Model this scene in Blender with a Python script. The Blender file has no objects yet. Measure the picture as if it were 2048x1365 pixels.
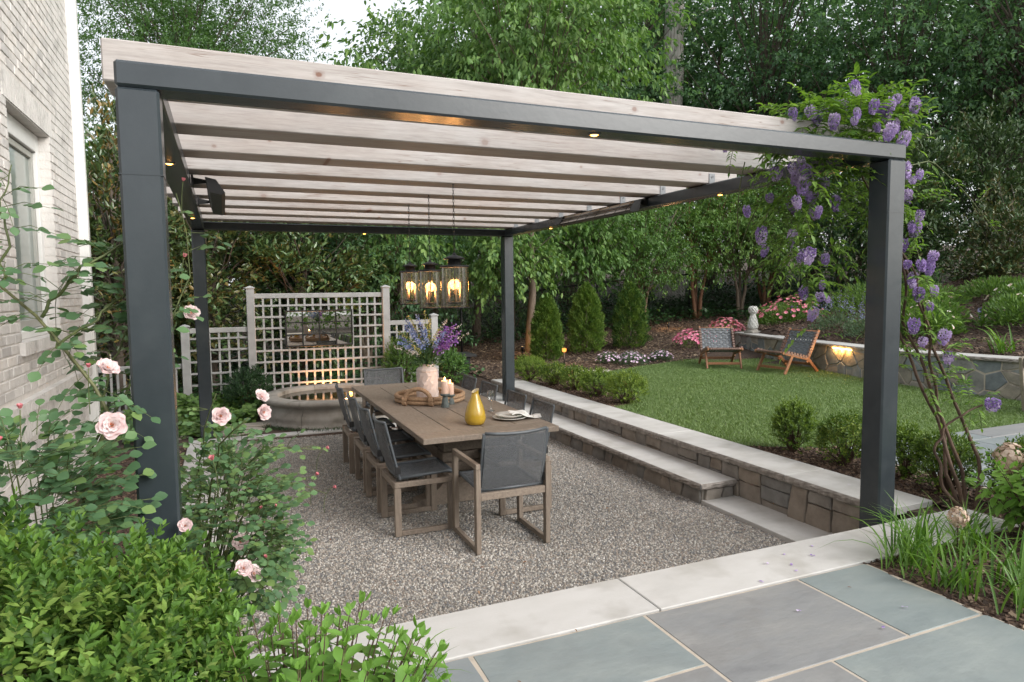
import bpy, bmesh, math, random
import numpy as np
from mathutils import Vector, Matrix, noise

scene = bpy.context.scene
R = math.radians
random.seed(7)
rng = np.random.default_rng(11)

# ------------------------------------------------------------------ camera
def make_camera():
    cam = bpy.data.cameras.new('camera')
    ob = bpy.data.objects.new('camera', cam)
    scene.collection.objects.link(ob)
    cam.sensor_width = 36.0
    cam.lens = 1344.71 / 2048 * 36
    cam.clip_start = 0.05
    cam.clip_end = 400
    yaw, pitch, roll = R(-23.0362), R(-4.3801), R(-0.6169)
    f = Vector((-math.sin(yaw) * math.cos(pitch), math.cos(yaw) * math.cos(pitch), math.sin(pitch)))
    rt = Vector((math.cos(yaw), math.sin(yaw), 0))
    up = rt.cross(f)
    r2 = rt * math.cos(roll) + up * math.sin(roll)
    u2 = up * math.cos(roll) - rt * math.sin(roll)
    m = Matrix((r2, u2, -f)).transposed().to_4x4()
    m.translation = Vector((0.3518, -2.9706, 1.8574))
    ob.matrix_world = m
    scene.camera = ob
make_camera()
CAM = np.array([0.3518, -2.9706, 1.8574])

# ------------------------------------------------------------------ sky and sun
SUN_EL, SUN_AZ = 32.0, 143.0          # degrees, azimuth measured clockwise from +Y (the sun stands behind the camera)
world = bpy.data.worlds.new('World')
scene.world = world
world.use_nodes = True
wn, wl = world.node_tree.nodes, world.node_tree.links
wn.clear()
sky = wn.new('ShaderNodeTexSky')
sky.sky_type = 'NISHITA'
sky.sun_disc = False
sky.sun_elevation = R(SUN_EL)
sky.sun_rotation = R(SUN_AZ)
sky.air_density = 1.0
sky.dust_density = 4.0
sky.ozone_density = 1.0
hs = wn.new('ShaderNodeHueSaturation')      # thin overcast: the blue is washed out evenly over the whole sky
hs.inputs['Saturation'].default_value = 0.45
bg = wn.new('ShaderNodeBackground')
bg.inputs['Strength'].default_value = 0.15
wo = wn.new('ShaderNodeOutputWorld')
wl.new(sky.outputs[0], hs.inputs['Color'])
cloud = wn.new('ShaderNodeMix')                # an even layer of bright cloud over the whole sky
cloud.data_type = 'RGBA'
cloud.inputs[0].default_value = 0.60
cloud.inputs[7].default_value = (4.3, 4.4, 4.5, 1)
wl.new(hs.outputs[0], cloud.inputs[6])
wl.new(cloud.outputs[2], bg.inputs['Color'])
wl.new(bg.outputs[0], wo.inputs['Surface'])

sun_d = bpy.data.lights.new('sun', 'SUN')
sun_d.energy = 1.5
sun_d.angle = R(40)
sun_d.color = (1.0, 0.98, 0.95)
sun = bpy.data.objects.new('sun', sun_d)
scene.collection.objects.link(sun)
az, el = R(SUN_AZ), R(SUN_EL)
sdir = Vector((math.sin(az) * math.cos(el), math.cos(az) * math.cos(el), math.sin(el)))
sun.rotation_euler = sdir.to_track_quat('Z', 'Y').to_euler()

vs = scene.view_settings
vs.view_transform = 'Standard'
vs.look = 'None'
vs.gamma = 1
vs.use_curve_mapping = False
vs.exposure = 1.05
cy = scene.cycles
cy.max_bounces = 6
cy.diffuse_bounces = 3
cy.glossy_bounces = 3
cy.transmission_bounces = 4
cy.transparent_max_bounces = 12
cy.caustics_reflective = False
cy.caustics_refractive = False
cy.sample_clamp_indirect = 6.0
cy.use_denoising = True
scene.render.film_transparent = False

# ------------------------------------------------------------------ mesh helpers
def new_obj(name, me, parent=None, kind=None):
    o = bpy.data.objects.new(name, me)
    scene.collection.objects.link(o)
    if parent is not None:
        o.parent = parent
        q = parent.get('base')
        if q is not None and parent.parent is None:
            o.matrix_parent_inverse = Matrix.Translation((-q[0], -q[1], -q[2]))
    if kind:
        o['kind'] = kind
    return o

def thing(name, label, cat, base=None, group=None):
    o = bpy.data.objects.new(name, None)
    scene.collection.objects.link(o)
    o.empty_display_size = 0.1
    o['label'] = label
    o['category'] = cat
    if group:
        o['group'] = group
    if base is not None:
        o.location = base
        o['base'] = [float(v) for v in base]
    return o

def tag(o, label, cat, group=None):
    o['label'] = label
    o['category'] = cat
    if group:
        o['group'] = group
    return o

def copy_thing(root, loc, rotz=0.0, label=None, scale=1.0):
    r = root.copy()
    scene.collection.objects.link(r)
    r.location = loc
    r.rotation_euler = (0, 0, rotz)
    r.scale = (scale, scale, scale)
    if label:
        r['label'] = label
    def rec(src, dst):
        for ch in src.children:
            c = ch.copy()
            scene.collection.objects.link(c)
            c.parent = dst
            rec(ch, c)
    rec(root, r)
    return r

def np_mesh(name, V, F, rnd=None, smooth=False):
    V = np.asarray(V, dtype=np.float32)
    F = np.asarray(F, dtype=np.int32)
    me = bpy.data.meshes.new(name)
    n, k = F.shape
    me.vertices.add(len(V))
    me.vertices.foreach_set('co', V.ravel())
    me.loops.add(n * k)
    me.loops.foreach_set('vertex_index', F.ravel())
    me.polygons.add(n)
    me.polygons.foreach_set('loop_start', np.arange(n, dtype=np.int32) * k)
    if smooth:
        me.polygons.foreach_set('use_smooth', np.ones(n, dtype=bool))
    me.update(calc_edges=True)
    if rnd is not None:
        a = me.attributes.new('rnd', 'FLOAT', 'FACE')
        a.data.foreach_set('value', np.asarray(rnd, dtype=np.float32))
    return me

class MB:
    """Collects simple solids and builds them as one mesh object."""
    def __init__(self):
        self.v, self.f, self.s = [], [], []
    def add(self, vs, fs, smooth=False, M=None):
        o = len(self.v)
        if M is not None:
            vs = [M @ Vector(p) for p in vs]
        self.v += [tuple(p) for p in vs]
        self.f += [tuple(i + o for i in f) for f in fs]
        self.s += [smooth] * len(fs)
        return self
    def box(self, x0, x1, y0, y1, z0, z1, M=None, c=0.0):
        if c <= 0:
            vs = [(x0, y0, z0), (x1, y0, z0), (x1, y1, z0), (x0, y1, z0), (x0, y0, z1), (x1, y0, z1), (x1, y1, z1), (x0, y1, z1)]
            fs = [(0, 3, 2, 1), (4, 5, 6, 7), (0, 1, 5, 4), (1, 2, 6, 5), (2, 3, 7, 6), (3, 0, 4, 7)]
            return self.add(vs, fs, False, M)
        vs, idx = [], {}
        X, Y, Z = (x0, x1), (y0, y1), (z0, z1)
        sx = (1, -1)
        for i in (0, 1):
            for j in (0, 1):
                for k in (0, 1):
                    px, py, pz = X[i], Y[j], Z[k]
                    dx, dy, dz = sx[i] * c, sx[j] * c, sx[k] * c
                    for a, p in (('x', (px, py + dy, pz + dz)), ('y', (px + dx, py, pz + dz)), ('z', (px + dx, py + dy, pz))):
                        idx[(i, j, k, a)] = len(vs)
                        vs.append(p)
        fs = []
        g = lambda i, j, k, a: idx[(i, j, k, a)]
        for s in (0, 1):
            q = [(0, 0), (1, 0), (1, 1), (0, 1)]
            if s == 0:
                q = q[::-1]
            fs.append(tuple(g(s, a, b, 'x') for a, b in q))
            fs.append(tuple(g(b, s, a, 'y') for a, b in q))
            fs.append(tuple(g(a, b, s, 'z') for a, b in q))
        for a in (0, 1):
            for b in (0, 1):
                fs.append((g(0, a, b, 'y'), g(1, a, b, 'y'), g(1, a, b, 'z'), g(0, a, b, 'z')))
                fs.append((g(a, 0, b, 'x'), g(a, 1, b, 'x'), g(a, 1, b, 'z'), g(a, 0, b, 'z')))
                fs.append((g(a, b, 0, 'x'), g(a, b, 1, 'x'), g(a, b, 1, 'y'), g(a, b, 0, 'y')))
                for k in (0, 1):
                    pass
        for i in (0, 1):
            for j in (0, 1):
                for k in (0, 1):
                    fs.append((g(i, j, k, 'x'), g(i, j, k, 'y'), g(i, j, k, 'z')))
        return self.add(vs, fs, False, M)
    def beam(self, a, b, w, h, up=(0, 0, 1), c=0.0):
        """a rectangular bar from point a to point b, w across and h along 'up'"""
        a, b = Vector(a), Vector(b)
        d = b - a
        L = d.length
        d.normalize()
        s = d.cross(Vector(up))
        s.normalize()
        u = s.cross(d)
        M = Matrix((d, s, u)).transposed().to_4x4()
        M.translation = a
        return self.box(0, L, -w / 2, w / 2, -h / 2, h / 2, M, c)
    def tube(self, pts, rad, n=8, cap=True, smooth=True):
        pts = [Vector(p) for p in pts]
        if not hasattr(rad, '__len__'):
            rad = [rad] * len(pts)
        vs, fs = [], []
        t0 = (pts[1] - pts[0]).normalized()
        ref = Vector((0, 0, 1)) if abs(t0.z) < 0.9 else Vector((1, 0, 0))
        s = t0.cross(ref).normalized()
        for i, p in enumerate(pts):
            t = (pts[min(i + 1, len(pts) - 1)] - pts[max(i - 1, 0)])
            if t.length < 1e-9:
                t = Vector((0, 0, 1))
            t.normalize()
            s = (s - t * s.dot(t))
            if s.length < 1e-6:
                s = t.orthogonal()
            s.normalize()
            b = t.cross(s)
            for k in range(n):
                a = 2 * math.pi * k / n
                vs.append(p + (s * math.cos(a) + b * math.sin(a)) * rad[i])
        m = len(pts)
        for i in range(m - 1):
            for k in range(n):
                k2 = (k + 1) % n
                fs.append((i * n + k, i * n + k2, (i + 1) * n + k2, (i + 1) * n + k))
        if cap:
            fs.append(tuple(range(n))[::-1])
            fs.append(tuple((m - 1) * n + k for k in range(n)))
        return self.add(vs, fs, smooth)
    def lathe(self, prof, n=32, c=(0, 0, 0), a0=0.0, a1=2 * math.pi, smooth=True, M=None, close=False):
        full = abs(a1 - a0 - 2 * math.pi) < 1e-6
        vs, fs = [], []
        na = n if full else n + 1
        for r, z in prof:
            for k in range(na):
                a = a0 + (a1 - a0) * k / n
                vs.append((c[0] + r * math.cos(a), c[1] + r * math.sin(a), c[2] + z))
        m = len(prof)
        for i in range(m - 1 if not close else m):
            i2 = (i + 1) % m
            for k in range(n):
                k2 = (k + 1) % na
                fs.append((i * na + k, i * na + k2, i2 * na + k2, i2 * na + k))
        self.add(vs, fs, smooth, M)
        if close and not full:
            self.add([vs[i * na] for i in range(m)], [tuple(range(m))], False, M)
            self.add([vs[i * na + na - 1] for i in range(m)], [tuple(range(m))[::-1]], False, M)
        return self
    def prism(self, poly, z0, z1, M=None, c=0.0):
        n = len(poly)
        if c > 0:
            cx = sum(p[0] for p in poly) / n
            cyy = sum(p[1] for p in poly) / n
            ins = []
            for p in poly:
                d = math.hypot(p[0] - cx, p[1] - cyy) + 1e-9
                k = max(0.0, 1 - c / d)
                ins.append((cx + (p[0] - cx) * k, cyy + (p[1] - cyy) * k))
            vs = [(p[0], p[1], z0) for p in poly] + [(p[0], p[1], z1 - c) for p in poly] + [(p[0], p[1], z1) for p in ins]
            fs = [tuple(range(n))[::-1], tuple(range(2 * n, 3 * n))]
            for r in (0, 1):
                for i in range(n):
                    j = (i + 1) % n
                    fs.append((r * n + i, r * n + j, (r + 1) * n + j, (r + 1) * n + i))
            return self.add(vs, fs, False, M)
        vs = [(p[0], p[1], z0) for p in poly] + [(p[0], p[1], z1) for p in poly]
        fs = [tuple(range(n))[::-1], tuple(range(n, 2 * n))]
        for i in range(n):
            j = (i + 1) % n
            fs.append((i, j, n + j, n + i))
        return self.add(vs, fs, False, M)
    def mesh(self, name, mat=None):
        me = bpy.data.meshes.new(name)
        me.from_pydata(self.v, [], self.f)
        me.polygons.foreach_set('use_smooth', self.s)
        bm = bmesh.new()
        bm.from_mesh(me)
        bmesh.ops.recalc_face_normals(bm, faces=bm.faces)
        bm.to_mesh(me)
        bm.free()
        me.update()
        if mat:
            me.materials.append(mat)
        return me
    def build(self, name, mat, parent=None, kind=None):
        return new_obj(name, self.mesh(name, mat), parent, kind)

# ------------------------------------------------------------------ materials
def nt_new(name):
    m = bpy.data.materials.new(name)
    m.use_nodes = True
    nt = m.node_tree
    nt.nodes.clear()
    out = nt.nodes.new('ShaderNodeOutputMaterial')
    return m, nt, out

def ramp(nt, stops, interp='LINEAR'):
    r = nt.nodes.new('ShaderNodeValToRGB')
    r.color_ramp.interpolation = interp
    e = r.color_ramp.elements
    e[0].position, e[0].color = stops[0][0], (*stops[0][1], 1)
    e[1].position, e[1].color = stops[-1][0], (*stops[-1][1], 1)
    for p, c in stops[1:-1]:
        x = e.new(p)
        x.color = (*c, 1)
    return r

def pos_node(nt, scale=(1, 1, 1)):
    g = nt.nodes.new('ShaderNodeNewGeometry')
    mp = nt.nodes.new('ShaderNodeMapping')
    mp.inputs['Scale'].default_value = scale
    nt.links.new(g.outputs['Position'], mp.inputs['Vector'])
    return mp.outputs[0]

def noise_node(nt, vec, scale, detail=4, rough=0.6):
    n = nt.nodes.new('ShaderNodeTexNoise')
    n.inputs['Scale'].default_value = scale
    n.inputs['Detail'].default_value = detail
    n.inputs['Roughness'].default_value = rough
    nt.links.new(vec, n.inputs['Vector'])
    return n.outputs['Fac']

def mixc(nt, fac, a, b, mode='MIX'):
    m = nt.nodes.new('ShaderNodeMix')
    m.data_type = 'RGBA'
    m.blend_type = mode
    for s, v in ((m.inputs[0], fac), (m.inputs[6], a), (m.inputs[7], b)):
        if isinstance(v, bpy.types.NodeSocket):
            nt.links.new(v, s)
        elif isinstance(v, (int, float)):
            s.default_value = v
        else:
            s.default_value = (*v, 1)
    return m.outputs[2]

def mathn(nt, op, a, b=0.0):
    m = nt.nodes.new('ShaderNodeMath')
    m.operation = op
    for s, v in ((m.inputs[0], a), (m.inputs[1], b)):
        if isinstance(v, bpy.types.NodeSocket):
            nt.links.new(v, s)
        else:
            s.default_value = v
    return m.outputs[0]

def surf(name, stops, scale=8.0, stretch=(1, 1, 1), rough=0.6, bump=0.15, bump_scale=60, objvar=0.0, spec=0.5, metal=0.0, detail=6,
         spots=None, coat=0.0, bump_stretch=None, hueobj=None):
    """a procedural surface: noise through a colour ramp, fine relief, and a small difference from object to object"""
    m, nt, out = nt_new(name)
    b = nt.nodes.new('ShaderNodeBsdfPrincipled')
    vec = pos_node(nt, stretch)
    f = noise_node(nt, vec, scale, detail)
    r = ramp(nt, stops)
    nt.links.new(f, r.inputs[0])
    col = r.outputs[0]
    if spots:
        sc, lo, hi, c = spots
        v2 = pos_node(nt, (1, 1, 1))
        f2 = noise_node(nt, v2, sc, 3)
        rr = ramp(nt, [(lo, (0, 0, 0)), (hi, (1, 1, 1))])
        nt.links.new(f2, rr.inputs[0])
        col = mixc(nt, rr.outputs[0], col, c)
    if objvar > 0 or hueobj:
        oi = nt.nodes.new('ShaderNodeObjectInfo')
        if hueobj:
            hr = ramp(nt, hueobj)
            nt.links.new(oi.outputs['Random'], hr.inputs[0])
            col = mixc(nt, 1.0, col, hr.outputs[0], 'MULTIPLY')
        if objvar > 0:
            k = mathn(nt, 'MULTIPLY_ADD', oi.outputs['Random'], 2 * objvar)
            nt.nodes[-1].inputs[2].default_value = 1 - objvar
            hsv = nt.nodes.new('ShaderNodeHueSaturation')
            nt.links.new(k, hsv.inputs['Value'])
            nt.links.new(col, hsv.inputs['Color'])
            col = hsv.outputs[0]
    nt.links.new(col, b.inputs['Base Color'])
    b.inputs['Roughness'].default_value = rough
    b.inputs['Metallic'].default_value = metal
    b.inputs['Specular IOR Level'].default_value = spec
    if coat:
        b.inputs['Coat Weight'].default_value = coat
    if bump > 0:
        v3 = pos_node(nt, bump_stretch or stretch)
        f3 = noise_node(nt, v3, bump_scale, 5)
        bp = nt.nodes.new('ShaderNodeBump')
        bp.inputs['Strength'].default_value = bump
        bp.inputs['Distance'].default_value = 0.01
        nt.links.new(f3, bp.inputs['Height'])
        nt.links.new(bp.outputs[0], b.inputs['Normal'])
    nt.links.new(b.outputs[0], out.inputs[0])
    return m

def plain(name, c, rough=0.5, var=0.12, scale=12, bump=0.08, **k):
    lo = tuple(v * (1 - var) for v in c)
    hi = tuple(min(1, v * (1 + var)) for v in c)
    return surf(name, [(0.3, lo), (0.7, hi)], scale=scale, rough=rough, bump=bump, **k)

def leaf_mat(name, cols, rough=0.5, trans=0.3, tcol=None, spec=0.4):
    """foliage: each leaf takes its own colour from a small range, lets some light through"""
    m, nt, out = nt_new(name)
    at = nt.nodes.new('ShaderNodeAttribute')
    at.attribute_name = 'rnd'
    oi = nt.nodes.new('ShaderNodeObjectInfo')
    s = mathn(nt, 'ADD', at.outputs['Fac'], oi.outputs['Random'])
    f = mathn(nt, 'FRACT', s)
    n = len(cols)
    r = ramp(nt, [(i / max(1, n - 1), c) for i, c in enumerate(cols)])
    nt.links.new(f, r.inputs[0])
    b = nt.nodes.new('ShaderNodeBsdfPrincipled')
    nt.links.new(r.outputs[0], b.inputs['Base Color'])
    b.inputs['Roughness'].default_value = rough
    b.inputs['Specular IOR Level'].default_value = spec
    if trans <= 0:
        nt.links.new(b.outputs[0], out.inputs[0])
        return m
    t = nt.nodes.new('ShaderNodeBsdfTranslucent')
    tc = mixc(nt, 1.0, r.outputs[0], tcol or (1.35, 1.45, 0.55), 'MULTIPLY')
    nt.links.new(tc, t.inputs['Color'])
    mx = nt.nodes.new('ShaderNodeMixShader')
    mx.inputs[0].default_value = trans
    nt.links.new(b.outputs[0], mx.inputs[1])
    nt.links.new(t.outputs[0], mx.inputs[2])
    nt.links.new(mx.outputs[0], out.inputs[0])
    return m

def glow(name, c, strength):
    m, nt, out = nt_new(name)
    e = nt.nodes.new('ShaderNodeEmission')
    e.inputs[0].default_value = (*c, 1)
    e.inputs[1].default_value = strength
    nt.links.new(e.outputs[0], out.inputs[0])
    return m

def glass_mat(name, tint, refl=0.12, rough=0.03):
    m, nt, out = nt_new(name)
    t = nt.nodes.new('ShaderNodeBsdfTransparent')
    t.inputs[0].default_value = (*tint, 1)
    g = nt.nodes.new('ShaderNodeBsdfGlossy')
    g.inputs['Roughness'].default_value = rough
    lw = nt.nodes.new('ShaderNodeLayerWeight')
    lw.inputs['Blend'].default_value = 0.35
    f = mathn(nt, 'MULTIPLY_ADD', lw.outputs['Facing'], 0.45)
    nt.nodes[-1].inputs[2].default_value = refl * 0.4
    mx = nt.nodes.new('ShaderNodeMixShader')
    nt.links.new(f, mx.inputs[0])
    nt.links.new(t.outputs[0], mx.inputs[1])
    nt.links.new(g.outputs[0], mx.inputs[2])
    nt.links.new(mx.outputs[0], out.inputs[0])
    return m

M = {}
M['steel'] = surf('painted_steel', [(0.3, (0.026, 0.034, 0.040)), (0.7, (0.034, 0.043, 0.050))], scale=5, rough=0.27, bump=0.05, bump_scale=30, spec=0.6, spots=(2.6, 0.52, 0.80, (0.052, 0.062, 0.068)))
M['black'] = plain('black_metal', (0.018, 0.018, 0.019), rough=0.45, spec=0.4)
M['zinc'] = plain('grey_bracket_metal', (0.16, 0.17, 0.18), rough=0.45, metal=0.3)
def sling_mat():
    m = plain('charcoal_sling_fabric', (0.12, 0.128, 0.138), rough=0.65, bump=0.2, bump_scale=400, scale=30)
    nt = m.node_tree
    out = [n for n in nt.nodes if n.type == 'OUTPUT_MATERIAL'][0]
    pb = [n for n in nt.nodes if n.type == 'BSDF_PRINCIPLED'][0]
    tr = nt.nodes.new('ShaderNodeBsdfTransparent')
    mx = nt.nodes.new('ShaderNodeMixShader')
    mx.inputs[0].default_value = 0.36          # an open woven mesh: one sees a little through it
    nt.links.new(pb.outputs[0], mx.inputs[1])
    nt.links.new(tr.outputs[0], mx.inputs[2])
    nt.links.new(mx.outputs[0], out.inputs[0])
    return m
M['mesh_sling'] = sling_mat()
M['sling_frame'] = plain('charcoal_chair_metal', (0.085, 0.097, 0.108), rough=0.45, spec=0.5)
M['teak_grey'] = surf('grey_brown_wood', [(0.25, (0.165, 0.130, 0.102)), (0.5, (0.225, 0.180, 0.142)), (0.75, (0.28, 0.23, 0.185))], scale=10, stretch=(6, 1, 6), rough=0.6, bump=0.2, bump_scale=40, objvar=0.10)
M['teak_leg'] = surf('grey_brown_wood_upright', [(0.25, (0.165, 0.130, 0.102)), (0.5, (0.225, 0.180, 0.142)), (0.75, (0.28, 0.23, 0.185))], scale=12, stretch=(5, 5, 0.8), rough=0.6, bump=0.2, bump_scale=40, objvar=0.10)
M['teak_warm'] = surf('orange_brown_wood', [(0.25, (0.20, 0.088, 0.042)), (0.75, (0.34, 0.16, 0.082))], scale=14, stretch=(3, 3, 1), rough=0.45, bump=0.1)
M['limestone'] = surf('pale_limestone', [(0.25, (0.40, 0.39, 0.375)), (0.5, (0.485, 0.475, 0.46)), (0.8, (0.55, 0.54, 0.53))], scale=1.6, stretch=(1, 2.2, 1), rough=0.75, bump=0.12, bump_scale=50, objvar=0.04,
                      spots=(3.1, 0.50, 0.74, (0.36, 0.345, 0.32)))
M['rockface'] = surf('rough_stone_edge', [(0.3, (0.15, 0.13, 0.112)), (0.7, (0.34, 0.31, 0.28))], scale=18, rough=0.9, bump=0.7, bump_scale=30)
M['concrete'] = surf('cast_stone', [(0.25, (0.20, 0.185, 0.165)), (0.5, (0.29, 0.27, 0.24)), (0.75, (0.36, 0.34, 0.31))], scale=4, rough=0.8, bump=0.25, bump_scale=60, spots=(3, 0.55, 0.75, (0.13, 0.115, 0.09)))
M['statue'] = surf('pale_carved_stone', [(0.3, (0.40, 0.40, 0.37)), (0.7, (0.62, 0.62, 0.59))], scale=14, rough=0.85, bump=0.2, bump_scale=60)
M['mortar'] = plain('pale_mortar', (0.44, 0.385, 0.32), rough=0.9, bump=0.3)
M['mortar_grey'] = plain('grey_mortar', (0.25, 0.225, 0.195), rough=0.9, bump=0.3)
M['trim'] = plain('white_painted_wood', (0.70, 0.70, 0.68), rough=0.5, var=0.04)
M['sash'] = plain('grey_painted_wood', (0.36, 0.36, 0.33), rough=0.5, var=0.05)
M['trellis'] = surf('weathered_white_paint', [(0.3, (0.33, 0.325, 0.32)), (0.7, (0.45, 0.445, 0.435))], scale=6, rough=0.7, bump=0.1, objvar=0.05)
M['brick'] = surf('whitewashed_brick', [(0.28, (0.40, 0.38, 0.355)), (0.45, (0.58, 0.555, 0.53)), (0.75, (0.68, 0.66, 0.635))], scale=9, rough=0.85, bump=0.45, bump_scale=70,
                  hueobj=[(0.0, (0.72, 0.72, 0.73)), (0.22, (0.92, 0.92, 0.92)), (0.6, (1.0, 1.0, 1.0)), (1.0, (1.06, 1.04, 1.02))])
M['brick_rest'] = surf('whitewashed_brick_field', [(0.30, (0.38, 0.365, 0.345)), (0.42, (0.56, 0.54, 0.515)), (0.6, (0.63, 0.605, 0.58)), (0.75, (0.68, 0.66, 0.635))], scale=5.5, rough=0.85, bump=0.45, bump_scale=70)
M['brick_mortar'] = plain('whitewashed_mortar', (0.58, 0.55, 0.52), rough=0.9, bump=0.4)
M['bark'] = surf('grey_brown_bark', [(0.3, (0.055, 0.042, 0.032)), (0.7, (0.15, 0.12, 0.095))], scale=10, stretch=(4, 4, 0.7), rough=0.9, bump=0.8, bump_scale=16)
M['bark_pale'] = surf('pale_furrowed_bark', [(0.36, (0.15, 0.135, 0.12)), (0.50, (0.44, 0.41, 0.38)), (0.75, (0.56, 0.53, 0.50))], scale=7, stretch=(3.2, 3.2, 0.35), rough=0.9, bump=1.0, bump_scale=7, bump_stretch=(3.2, 3.2, 0.35))
M['bark_tan'] = surf('tan_smooth_bark', [(0.3, (0.11, 0.082, 0.06)), (0.7, (0.21, 0.165, 0.125))], scale=8, stretch=(4, 4, 0.6), rough=0.8, bump=0.5, bump_scale=20)
M['bark_red'] = surf('reddish_bark', [(0.3, (0.15, 0.065, 0.035)), (0.7, (0.28, 0.15, 0.085))], scale=8, stretch=(4, 4, 0.6), rough=0.7, bump=0.4, bump_scale=20)
M['stem'] = plain('green_stem', (0.085, 0.11, 0.035), rough=0.6, var=0.3)
M['stem_brown'] = plain('brown_stem', (0.10, 0.062, 0.042), rough=0.8, var=0.35, bump=0.4)
M['earth'] = surf('dark_mulch_soil', [(0.3, (0.022, 0.013, 0.009)), (0.5, (0.055, 0.034, 0.024)), (0.75, (0.11, 0.074, 0.052))], scale=28, rough=0.95, bump=1.0, bump_scale=45)

# cedar rafters: grain runs along x, knots and checks
def cedar():
    m, nt, out = nt_new('weathered_cedar')
    b = nt.nodes.new('ShaderNodeBsdfPrincipled')
    oi = nt.nodes.new('ShaderNodeObjectInfo')
    g = nt.nodes.new('ShaderNodeNewGeometry')
    off = nt.nodes.new('ShaderNodeVectorMath')
    off.operation = 'MULTIPLY_ADD'
    nt.links.new(oi.outputs['Random'], off.inputs[0])
    off.inputs[1].default_value = (37, 0, 11)
    nt.links.new(g.outputs['Position'], off.inputs[2])
    def mp(sc):
        q = nt.nodes.new('ShaderNodeMapping')
        q.inputs['Scale'].default_value = sc
        nt.links.new(off.outputs[0], q.inputs['Vector'])
        return q.outputs[0]
    f = noise_node(nt, mp((1.6, 22, 22)), 3.0, 8, 0.7)
    r = ramp(nt, [(0.25, (0.290, 0.272, 0.264)), (0.5, (0.408, 0.394, 0.389)), (0.75, (0.50, 0.488, 0.486))])
    nt.links.new(f, r.inputs[0])
    big = noise_node(nt, mp((0.9, 3, 3)), 1.5, 3)
    rb = ramp(nt, [(0.35, (0.86, 0.81, 0.78)), (0.65, (1.0, 1.0, 1.0))])
    nt.links.new(big, rb.inputs[0])
    col = mixc(nt, 1.0, r.outputs[0], rb.outputs[0], 'MULTIPLY')
    vo = nt.nodes.new('ShaderNodeTexVoronoi')
    vo.inputs['Scale'].default_value = 2.6
    vo.voronoi_dimensions = '2D'
    sx = nt.nodes.new('ShaderNodeSeparateXYZ')
    nt.links.new(mp((0.80, 0.0, 1.0)), sx.inputs[0])
    cx = nt.nodes.new('ShaderNodeCombineXYZ')
    nt.links.new(sx.outputs[0], cx.inputs[0])
    nt.links.new(sx.outputs[2], cx.inputs[1])
    nt.links.new(cx.outputs[0], vo.inputs['Vector'])
    kr = ramp(nt, [(0.030, (0.95, 0.95, 0.95)), (0.046, (0.35, 0.35, 0.35)), (0.085, (0, 0, 0))])
    sep = nt.nodes.new('ShaderNodeSeparateColor')
    nt.links.new(vo.outputs['Color'], sep.inputs[0])
    ksz = mathn(nt, 'MULTIPLY_ADD', sep.outputs[1], 1.6)
    nt.nodes[-1].inputs[2].default_value = 0.7
    wob = mathn(nt, 'MULTIPLY_ADD', noise_node(nt, mp((1, 1, 1)), 40, 3), 1.0)
    nt.nodes[-1].inputs[2].default_value = 0.5
    nt.links.new(mathn(nt, 'MULTIPLY', mathn(nt, 'MULTIPLY', vo.outputs['Distance'], ksz), wob), kr.inputs[0])
    gate = mathn(nt, 'GREATER_THAN', sep.outputs[0], 0.22)
    kf = mathn(nt, 'MULTIPLY', kr.outputs[0], gate)
    kf = mathn(nt, 'MULTIPLY', kf, mathn(nt, 'MULTIPLY_ADD', sep.outputs[2], 0.6))
    nt.nodes[-2].inputs[2].default_value = 0.35
    bv = ramp(nt, [(0.0, (0.86, 0.84, 0.83)), (0.5, (1.0, 0.99, 0.98)), (1.0, (1.10, 1.08, 1.06))])
    nt.links.new(oi.outputs['Random'], bv.inputs[0])
    col = mixc(nt, 1.0, col, bv.outputs[0], 'MULTIPLY')
    col = mixc(nt, kf, col, (0.17, 0.075, 0.045))
    ck = noise_node(nt, mp((0.35, 14, 14)), 2.2, 2)
    cr = ramp(nt, [(0.488, (0, 0, 0)), (0.5, (1, 1, 1)), (0.512, (0, 0, 0))])
    nt.links.new(ck, cr.inputs[0])
    cg = noise_node(nt, mp((0.5, 2, 2)), 2.0, 2)
    cgr = ramp(nt, [(0.46, (0, 0, 0)), (0.56, (0.8, 0.8, 0.8))])
    nt.links.new(cg, cgr.inputs[0])
    cf = mathn(nt, 'MULTIPLY', cr.outputs[0], cgr.outputs[0])
    col = mixc(nt, cf, col, (0.17, 0.11, 0.08))
    nt.links.new(col, b.inputs['Base Color'])
    b.inputs['Roughness'].default_value = 0.75
    bp = nt.nodes.new('ShaderNodeBump')
    bp.inputs['Strength'].default_value = 0.12
    bp.inputs['Distance'].default_value = 0.01
    nt.links.new(f, bp.inputs['Height'])
    nt.links.new(bp.outputs[0], b.inputs['Normal'])
    nt.links.new(b.outputs[0], out.inputs[0])
    return m
M['cedar'] = cedar()

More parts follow.
